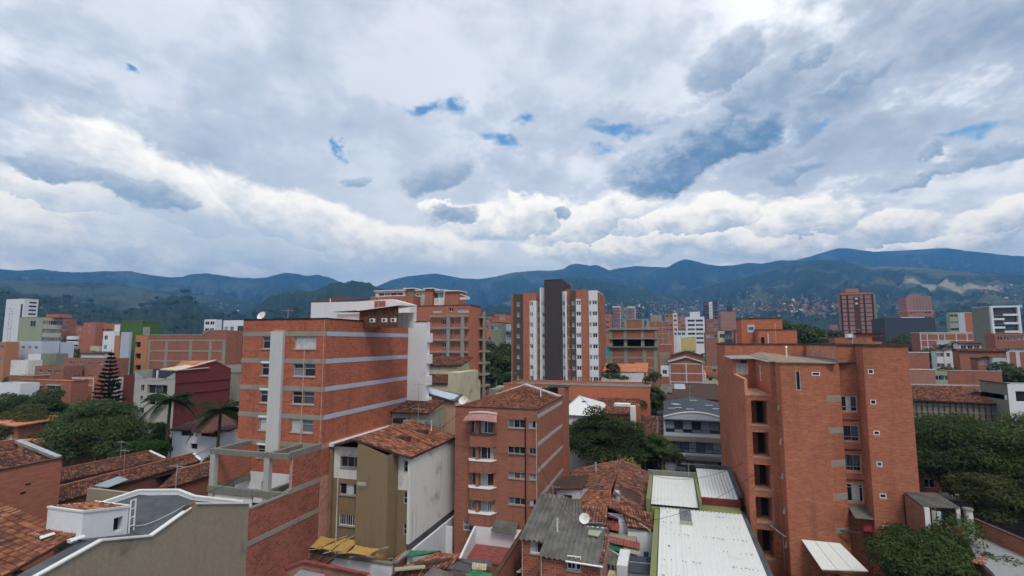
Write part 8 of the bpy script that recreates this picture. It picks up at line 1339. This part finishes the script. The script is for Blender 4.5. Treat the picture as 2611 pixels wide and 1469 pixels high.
for i, (px, D, py, r, m) in enumerate(((2395, 170, 862, 7, 'leaf_dark'), (2345, 160, 882, 6, 'leaf_dark'), (2330, 230, 846, 8, 'leaf_mid'), (2440, 300, 815, 8, 'leaf_dark'), (2592, 112, 905, 6, 'leaf_dark'), (2375, 128, 925, 5, 'leaf_mid'), (2425, 135, 925, 4, 'leaf_olive'), (1900, 330, 815, 8, 'leaf_dark'), (2255, 240, 850, 8, 'leaf_olive'), (205, 185, 882, 7, 'leaf_dark'), (20, 190, 860, 9, 'leaf_dark'), (1560, 120, 930, 4, 'leaf_dark'), (1590, 118, 932, 4, 'leaf_mid'))): tree(['tree before the dark blue-grey hall', 'tree left of the low gridded warehouse', 'leafy tree at the dark hall corner', 'far dark tree by the lime flats', 'dark rounded tree at the grey panel house', 'tree hiding the white gabled pair', 'bush under the white gabled houses', 'far tree beside the banded brick tower', 'olive tree cluster below the gridded tower', 'tree beside the round balcony stack', 'dark tree under the white tower block', 'small tree behind the orange roof house', 'second small tree behind the orange roof house'][i], gpos(px, D), topz(py, D), r, m, 3200, .45, 20, 3, 80 + i, 'garden_tree')
# ------------------------------------------------------------------ houses filling the blocks to the foot of the hills
FOOT = [tuple(o['_g'][:4]) for o in C.objects if '_g' in o.keys()]
for o in C.objects:
    if '_g' in o.keys(): del o['_g']
def proto(label, group, W, Dp, Hh, wall, roof, rmat, cols, rows, frame='alu'):
    t = thing('town_house' if Hh < 11 else 'town_flats', label, 'house' if Hh < 11 else 'building', (0, 0, 0), group); w = MB(); hs = []
    for r in range(rows):
        for c in range(cols): a = W * (c + .5) / cols; z = Hh - 1.0 - 2.8 * r; hs.append((a - .65, a + .65, z - 1.2, z))
    facade(w, 's', 0, 0, W, 0, Hh, hs); facade(w, 'e', W, 0, Dp, 0, Hh, []); facade(w, 'w', 0, 0, Dp, 0, Hh, []); facade(w, 'n', Dp, 0, W, 0, Hh); w.build('wall', wall, t)
    for h in hs: far_window(t, 's', 0, h, random.choice(GL), frame)
    if roof == 'flat':
        m = MB(); m.quad((0, 0, Hh - .4), (W, 0, Hh - .4), (W, Dp, Hh - .4), (0, Dp, Hh - .4)); m.build('roof', rmat, t); part(t, 'roof_room', wall, (W * .15, W * .5, Dp * .4, Dp * .8, Hh - .4, Hh + 1.9)); m = MB(); m.bar((W * .7, Dp * .5, Hh - .4), (W * .7, Dp * .5, Hh + .8), .6, 10, .52); m.build('water_tank', 'black_metal', t); m = MB(); m.bar((W * .35, Dp * .6, Hh + 1.8), (W * .35, Dp * .6, Hh + 4.2), .04, 4); m.build('aerial', 'galv', t)
    elif roof == 'slope': m = MB(); m.slab([(-.4, -.5, Hh + .05), (W + .4, -.5, Hh + .05), (W + .4, Dp, Hh + Dp * .2), (-.4, Dp, Hh + Dp * .2)], .15); m.build('roof', rmat, t)
    elif roof == 'gable':
        m = MB(); zr = Hh + Dp * .17; m.slab([(-.3, -.4, Hh), (W + .3, -.4, Hh), (W + .3, Dp / 2, zr), (-.3, Dp / 2, zr)], .15); m.slab([(-.3, Dp / 2, zr), (W + .3, Dp / 2, zr), (W + .3, Dp + .4, Hh), (-.3, Dp + .4, Hh)], .15); m.build('roof', rmat, t); m = MB(); m.add([(W, 0, Hh), (W, Dp, Hh), (W, Dp / 2, zr - .15), (0, 0, Hh), (0, Dp, Hh), (0, Dp / 2, zr - .15)], [(0, 1, 2), (5, 4, 3)]); m.build('gable', wall, t)
    return t
def clone(o, loc):
    c = o.copy(); C.objects.link(c); c.location = loc
    for ch in o.children:
        k = ch.copy(); C.objects.link(k); k.parent = c
        for g in ch.children: j = g.copy(); C.objects.link(j); j.parent = k
    return c
mt, mnt, mb_ = newmat('tile_far'); mg, mx_, my_, mz_ = wallco(mnt); mn = noise(mnt, comb(mnt, mx_ * 4.0, my_ * 1.2, mz_), 1.0, 4, .6); mn2 = noise(mnt, mg.outputs['Position'], .25, 4, .6); cc_ = mixc(mnt, mn.smooth(.3, .7), (.13, .055, .038), (.30, .11, .065)); cc_ = mixc(mnt, mn2.smooth(.45, .7, 0, .6), cc_, (.10, .065, .05)); mnt.links.new(cc_, mb_.inputs['Base Color']); mb_.inputs['Roughness'].default_value = .9
G = 'houses packed into the blocks'
PROT = [proto('tile gabled brick house in the packed blocks', G + ', tile gables', 8, 9, 6.2, 'brick_brown', 'gable', 'tile_far', 3, 2), proto('sheet roofed brick house in the packed blocks', G + ', sheet roofs', 7, 8, 6.6, 'brick_dull', 'slope', 'asbestos', 2, 2), proto('flat brick house with roof room in the packed blocks', G + ', flat brick', 8, 10, 8.4, 'brick_red', 'flat', 'roof_membrane', 3, 3), proto('white tile roofed house in the packed blocks', G + ', white', 7, 8, 6.0, 'white_old', 'gable', 'tile_far', 2, 2, 'wood'), proto('cream flat house in the packed blocks', G + ', cream', 7, 9, 7.6, 'cream', 'flat', 'roof_membrane', 2, 2), proto('orange roofed brick house in the packed blocks', G + ', orange roofs', 9, 8, 6.8, 'brick_pink', 'slope', 'orange_roof', 3, 2),
        proto('grey cement house with tank in the packed blocks', G + ', cement', 7, 9, 8.8, 'concrete', 'flat', 'roof_membrane', 2, 3), proto('rusty roofed brick house in the packed blocks', G + ', rusty roofs', 8, 9, 7.0, 'brick_brown', 'slope', 'tile_far', 3, 2)]
TALL = [proto('distant brick flats rising above the packed blocks', 'flats above the packed blocks, brick', 13, 12, 17, 'brick_red', 'flat', 'roof_membrane', 4, 5), proto('distant white flats rising above the packed blocks', 'flats above the packed blocks, white', 11, 12, 15, 'white_wall', 'flat', 'roof_membrane', 3, 4), proto('distant brown flats rising above the packed blocks', 'flats above the packed blocks, brown', 14, 12, 19, 'brick_brown', 'flat', 'roof_membrane', 4, 6), proto('distant orange brick flats rising above the packed blocks', 'flats above the packed blocks, orange', 12, 12, 21, 'brick_orange', 'flat', 'roof_membrane', 3, 6)]
NEARBOX = [(-31, 7.5, 0, 105), (-70, -29, 0, 62), (6, 20, 0, 82), (-110, -60, 0, 66), (16, 52, 0, 84)]
def free(x, y, W, Dp):
    if any(a < x + W and b > x and c < y + Dp and d > y for a, b, c, d in NEARBOX): return False
    return not any(a - .5 < x + W and b + .5 > x and c - .5 < y + Dp and d + .5 > y for a, b, c, d in FOOT)
from collections import Counter
_nm = Counter(o.name.split('.')[0] for o in C.objects if o.parent is None)
LAND = [(o.name.replace('_', ' '), o.location.copy()) for o in C.objects if o.parent is None and o.get('category') in ('building', 'house') and _nm[o.name.split('.')[0]] == 1 and 60 < o.location.y < 700]
def nearby(o, x, y):
    L2 = sorted(LAND, key=lambda l: (l[1].x - x) ** 2 + (l[1].y - y) ** 2)[:2]; n = L2[0][0] + ' toward the ' + L2[1][0]
    o['label'] = o['label'].split(' in the packed')[0].split(' rising above')[0].split(' near the')[0] + ' near the ' + n; o['label'] = o['label'] if len(o['label'].split()) <= 16 else o['label'].split(' toward')[0]; o['group'] = o['label'].replace(' house ', ' houses ', 1)
cand = []
row = 0; yy = 40.0
while yy < 620:
    st = 9.6 + yy * .012; xx = -620.0 + (row % 3) * 2.5
    while xx < 420:
        D = xx * FX + yy * FY; a = xx * RX + yy * RY
        if D > 60 and abs(a / D) < 1.03 and not (int(abs(xx) / 9) % 9 == 8): cand.append((D, xx, yy))
        xx += random.choice((8.2, 8.8, 9.6)) * (1 + yy * .0007)
    yy += st * .86 + (5 if row % 2 else .8); row += 1
cand.sort(); used = 0; first = set(); rest = []
BUDG = 290
for D, x, y in cand:
    pool = TALL if (D > 260 and random.random() < .14) else PROT; p = random.choice(pool); W, Dp = (14, 12) if pool is TALL else (8.6, 9.4)
    px, py = proj((x + 4, y, 6))
    if not (-40 < px < 2650): continue
    if not free(x, y, W, Dp): continue
    if used >= BUDG or (D > 220 and random.random() < .55): rest.append((x, y)); continue
    FOOT.append((x, x + W - .6, y, y + Dp - .4)); z = random.uniform(-.9, .5)
    if p.name not in first: first.add(p.name); p.location = (x, y, z); nearby(p, x, y)
    else: nearby(clone(p, (x, y, z)), x, y)
    used += 1
for p in PROT + TALL:
    if p.name not in first:
        for ch in list(p.children):
            for g in list(ch.children): bpy.data.objects.remove(g)
            bpy.data.objects.remove(ch)
        bpy.data.objects.remove(p)
# mass of distant houses and trees on the valley floor and climbing the slopes
from mathutils.bvhtree import BVHTree
BV = [BVHTree.FromPolygons(v.tolist(), f.tolist()) for v, f in HILLS]
def ground_z(x, y):
    z = 0.0
    for b in BV:
        h = b.ray_cast(Vector((x, y, 3000)), Vector((0, 0, -1)))
        if h[0] is not None: z = max(z, h[0].z)
    return z
far = MB(); COLS = ['brick_dull', 'brick_brown', 'concrete', 'white_old', 'moss_grey', 'brick_pink', 'concrete_dark', 'tile_far', 'roof_membrane', 'tile_bed']
def hut(x, y, z, s, hh):
    w, d = s * random.uniform(.8, 1.5), s * random.uniform(.8, 1.3); m = random.choice((0, 0, 1, 1, 2, 4, 5, 6, 6)) if random.random() < .93 else 3; rm = random.choice((7, 7, 8, 9)); o = len(far.v); zz = z + hh
    far.box(x, x + w, y, y + d, z - 6, zz, m); far.m[-5] = rm
rg = random.Random(5)
for x, y in rest: 
    if rg.random() < .8: hut(x, y, 0, 9, rg.uniform(5, 8))
for i in range(2600):
    D = 420 + 1500 * rg.random() ** 1.2; t_ = rg.uniform(-1.0, 1.02); x = D * FX + t_ * D * RX; y = D * FY + t_ * D * RY; z = ground_z(x, y)
    if z > 45 or (t_ < .05 and z > 6): continue
    hut(x, y, z, rg.uniform(7, 12), rg.uniform(5, 9) if rg.random() < .93 else rg.uniform(16, 32))
for (px, py, sx, sy, n) in ((1850, 788, 75, 12, 260), (1740, 785, 70, 10, 140), (2075, 780, 90, 10, 190), (2110, 795, 60, 8, 90), (1620, 778, 60, 8, 60), (2560, 755, 60, 20, 60), (570, 782, 18, 8, 16), (120, 700, 120, 8, 12), (330, 705, 60, 6, 8), (2450, 672, 80, 8, 12), (1950, 765, 60, 14, 80), (100, 782, 60, 6, 6), (2500, 690, 70, 10, 12)):
    for i in range(n):
        d = ray(px + rg.gauss(0, sx), py + rg.gauss(0, sy)).normalized(); best = None
        for b in BV:
            h = b.ray_cast(CAM, d)
            if h[0] is not None and (best is None or h[3] < best[1]): best = (h[0], h[3])
        if best and best[0].z > 4: hut(best[0].x, best[0].y, best[0].z, 5.0 * max(1, best[1] / 2400), rg.uniform(3, 5))
far.build('distant_houses', COLS, None, kind='stuff')
def far_wood():
    rg2 = np.random.default_rng(9); V = []
    for i in range(900):
        D = 110 + 1300 * rg2.random() ** 1.3; t_ = rg2.uniform(-1.0, 1.02); x = D * FX + t_ * D * RX; y = D * FY + t_ * D * RY
        if any(a - 2 < x < b + 2 and c - 2 < y < d + 2 for a, b, c, d in FOOT + NEARBOX[:1]): continue
        r = rg2.uniform(2.5, 5.5) * (1 + D / 900); V.append(crown_quads(r, r, r * .8, 130, .5 + D / 700, rg2, 7) + np.array([x, y, r * .9 + rg2.uniform(1, 4) + (ground_z(x, y) if D > 600 else 0)]))
    o = bpy.data.objects.new('distant_trees', np_mesh('distant_trees', np.concatenate(V), 'leaf_dark')); C.objects.link(o); o['kind'] = 'stuff'; o['label'] = 'dark tree crowns scattered among the distant roofs'; o['category'] = 'trees'
far_wood()
# ------------------------------------------------------------------ rooftop clutter and wires
def antenna(label, p, h=2.2):
    t = thing('roof_antenna', label, 'antenna', p); p = Vector(p); m = MB(); m.bar(p, p + Vector((0, 0, h)), .03, 5); m.build('mast', 'galv', t); m = MB(); m.bar(p + Vector((-.7, 0, h * .9)), p + Vector((.7, 0, h * .9)), .02, 4); m.build('boom', 'galv', t)
    for i in range(5): m = MB(); x = -.6 + .3 * i; m.bar(p + Vector((x, -.35 + .04 * i, h * .9)), p + Vector((x, .35 - .04 * i, h * .9)), .015, 4); m.build('rod', 'galv', t)
for lab, p, h in (('thin antenna on the block-brick roof near its front edge', (-37.5, 44, 22.4), 2.0), ('antenna over the white penthouse roof', (-33.0, 54, 24.0), 2.6), ('antenna on the brown bay-window house roof', (-15.4, 60, 15.2), 2.4), ('antenna beside the stair room on the tall brick block', (12.8, 70, 20.2), 3.0), ('antenna at the end of the tall brick block roof', (17.4, 58, 20.2), 2.2), ('antenna on the old tile roof ridge', (-6.2, 62, 5.5), 1.8), ('antenna on the glazed shop roof', (3.5, 96, 11.0), 2.4), ('antenna on the maroon house roof', (-66, 72, 17.5), 2.6)): antenna(lab, p, h)
def dish(label, p, r=.45, d=(0, -1, .6)):
    t = thing('satellite_dish', label, 'satellite dish', p); p = Vector(p); d = Vector(d).normalized(); u = d.orthogonal().normalized(); w = d.cross(u); m = MB(); n = 14; v = [p + Vector((0, 0, .5))]
    for k, (rr, dd) in enumerate(((.5, .03), (1, .12))): v += [p + Vector((0, 0, .5)) + d * dd + (u * math.cos(2 * math.pi * i / n) + w * math.sin(2 * math.pi * i / n)) * r * rr for i in range(n)]
    m.add(v, [(0, 1 + i, 1 + (i + 1) % n) for i in range(n)] + [(1 + i, 1 + n + i, 1 + n + (i + 1) % n, 1 + (i + 1) % n) for i in range(n)]); m.build('dish', 'white_old', t); m = MB(); m.bar(p, p + Vector((0, 0, .5)), .04, 6); m.build('mount', 'galv', t); m = MB(); m.bar(p + Vector((0, 0, .5)) - u * r * .9, p + Vector((0, 0, .5)) + d * .5, .02, 4); m.build('feed_arm', 'galv', t)
for lab, p in (('white satellite dish on the edge of the block-brick roof', (-38.2, 41.2, 23.0)), ('satellite dish by the white penthouse', (-36.2, 50.6, 22.4)), ('satellite dish on the corrugated house verge', (-7.2, 45.2, 5.5)), ('satellite dish on the parapet of the brown bay-window house', (-20.4, 50.1, 14.4))): dish(lab, p)
def tank(label, p, mat='black_metal'):
    t = thing('water_tank', label, 'water tank', p); p = Vector(p); m = MB(); m.bar(p, p + Vector((0, 0, 1.1)), .62, 16, .55); m.build('drum', mat, t); m = MB(); m.bar(p + Vector((0, 0, 1.1)), p + Vector((0, 0, 1.25)), .5, 16, .2); m.build('lid', mat, t)
for lab, p, m in (('black water tank on the roof deck of the tall brick block', (16.9, 66, 20.2), 'black_metal'), ('blue-grey water tank behind the black one on the brick block roof', (17.6, 69, 20.2), 'slate_wall'), ('dark water tank on the old house behind the shop', (-3, 101, 10.2), 'black_metal')): tank(lab, p, m)
def pole_wires():
    P = []
    for i, (x, lab) in enumerate(((-19, 'concrete power pole behind the broad street tree'), (-1.9, 'concrete power pole at the corner of the glazed shop'), (24, 'concrete power pole in the street beyond the tall brick block'))):
        t = thing('power_pole', lab, 'power pole', (x, 85.2, .1)); m = MB(); m.bar((x, 85.2, 0), (x, 85.2, 9.2), .16, 8, .1); m.build('pole', 'concrete', t); m = MB(); m.box(x - .08, x + .08, 84.3, 86.1, 8.6, 8.75); m.build('crossarm', 'wood', t)
    for k, (dy, z, lab) in enumerate(((-.8, 8.8, 'power cable strung on the street side of the poles'), (0, 7.2, 'sagging telephone cable strung below the power cables'), (.8, 8.8, 'power cable strung on the house side of the poles'))):
        t = thing('overhead_cable', lab, 'cable', (-19, 85.2 + dy, z)); m = MB()
        for a, b in ((-60, -19), (-19, -1.9), (-1.9, 24), (24, 60)):
            n = 8
            for i in range(n): f = lambda u: Vector((a + (b - a) * u, 85.2 + dy, z - 2.4 * u * (1 - u) * (b - a) / 40)); m.bar(f(i / n), f((i + 1) / n), .022, 4)
        m.build('wire', 'rubber', t)
pole_wires()
def cable(label, a, b, sag=.8, r=.018):
    a, b = Vector(a), Vector(b); t = thing('roof_cable', label, 'cable', a); m = MB(); n = 10
    for i in range(n): f = lambda u: a.lerp(b, u) - Vector((0, 0, 4 * sag * u * (1 - u))); m.bar(f(i / n), f((i + 1) / n), r, 4)
    m.build('wire', 'rubber', t)
for lab, a, b, sg in (('cable strung from the khaki roof to the bay-window house', (-23.0, 44.2, 11.6), (-20.6, 49.6, 13.8), .4), ('cable strung from the bay-window house to the corrugated roof', (-12.5, 50, 9.5), (-8.0, 45.5, 5.8), .7), ('cable along the front of the bay-window house', (-20.9, 49.35, 10.6), (-12.5, 49.35, 10.2), .3), ('cable from the corrugated roof to the tall brick block', (-6.0, 46.0, 5.6), (7.4, 52.8, 9.0), 1.4), ('cable over the tiled sheds to the concrete frame', (-56, 36, 8.5), (-37.9, 36.2, 12.0), 1.2), ('second cable over the tiled sheds to the concrete frame', (-57, 40, 9.0), (-37.9, 36.4, 11.8), 1.0), ('cable from the concrete frame to the grey house roof', (-32, 36, 11.9), (-30.2, 28, 10.8), .5), ('cable drooping over the white metal roof', (-2.0, 60, 6.4), (6.6, 54.5, 9.5), .9)): cable(lab, a, b, sg)
for i, (p, h) in enumerate((((-25.2, 49.5, 12.0), 2.2), ((-56.0, 42, 7.2), 2.4), ((-62, 46, 7.4), 2.0), ((-35, 30.2, 10.2), 1.8), ((-10.5, 47.8, 5.9), 2.0), ((1.8, 61, 6.0), 1.8), ((-28, 55, 14.2), 2.0), ((-18.3, 60.5, 15.2), 2.2))):
    antenna(['antenna on the khaki house tile roof', 'antenna on the middle tiled shed', 'antenna on the furthest tiled shed', 'antenna on the dark sheet roof', 'antenna on the grey corrugated roof', 'antenna on the white metal roof behind its parapet', 'antenna on the mossy house roof', 'second antenna on the bay-window house roof'][i], p, h)
for i, p in enumerate(((-24.0, 50.2, 11.6), (-14.2, 58.5, 14.6), (-9.0, 66, 4.9), (-33.5, 45, 22.4), (-31.6, 47.5, 22.4), (11.5, 58, 19.4), (-9.2, 43.5, 5.3))):
    t = thing('vent_pipe', ['vent pipe on the khaki tile roof', 'vent pipe on the bay-window house roof', 'vent pipe on the old tile roof', 'vent pipe on the block-brick roof', 'second vent pipe on the block-brick roof', 'vent pipe on the worn roof of the brick block', 'vent pipe on the corrugated roof'][i], 'pipe', p); p = Vector(p); m = MB(); m.bar(p, p + Vector((0, 0, 1.0)), .07, 7); m.build('pipe', 'white_old', t); m = MB(); m.bar(p + Vector((0, 0, 1.0)), p + Vector((0, 0, 1.15)), .14, 7, .05); m.build('cap', 'galv', t)
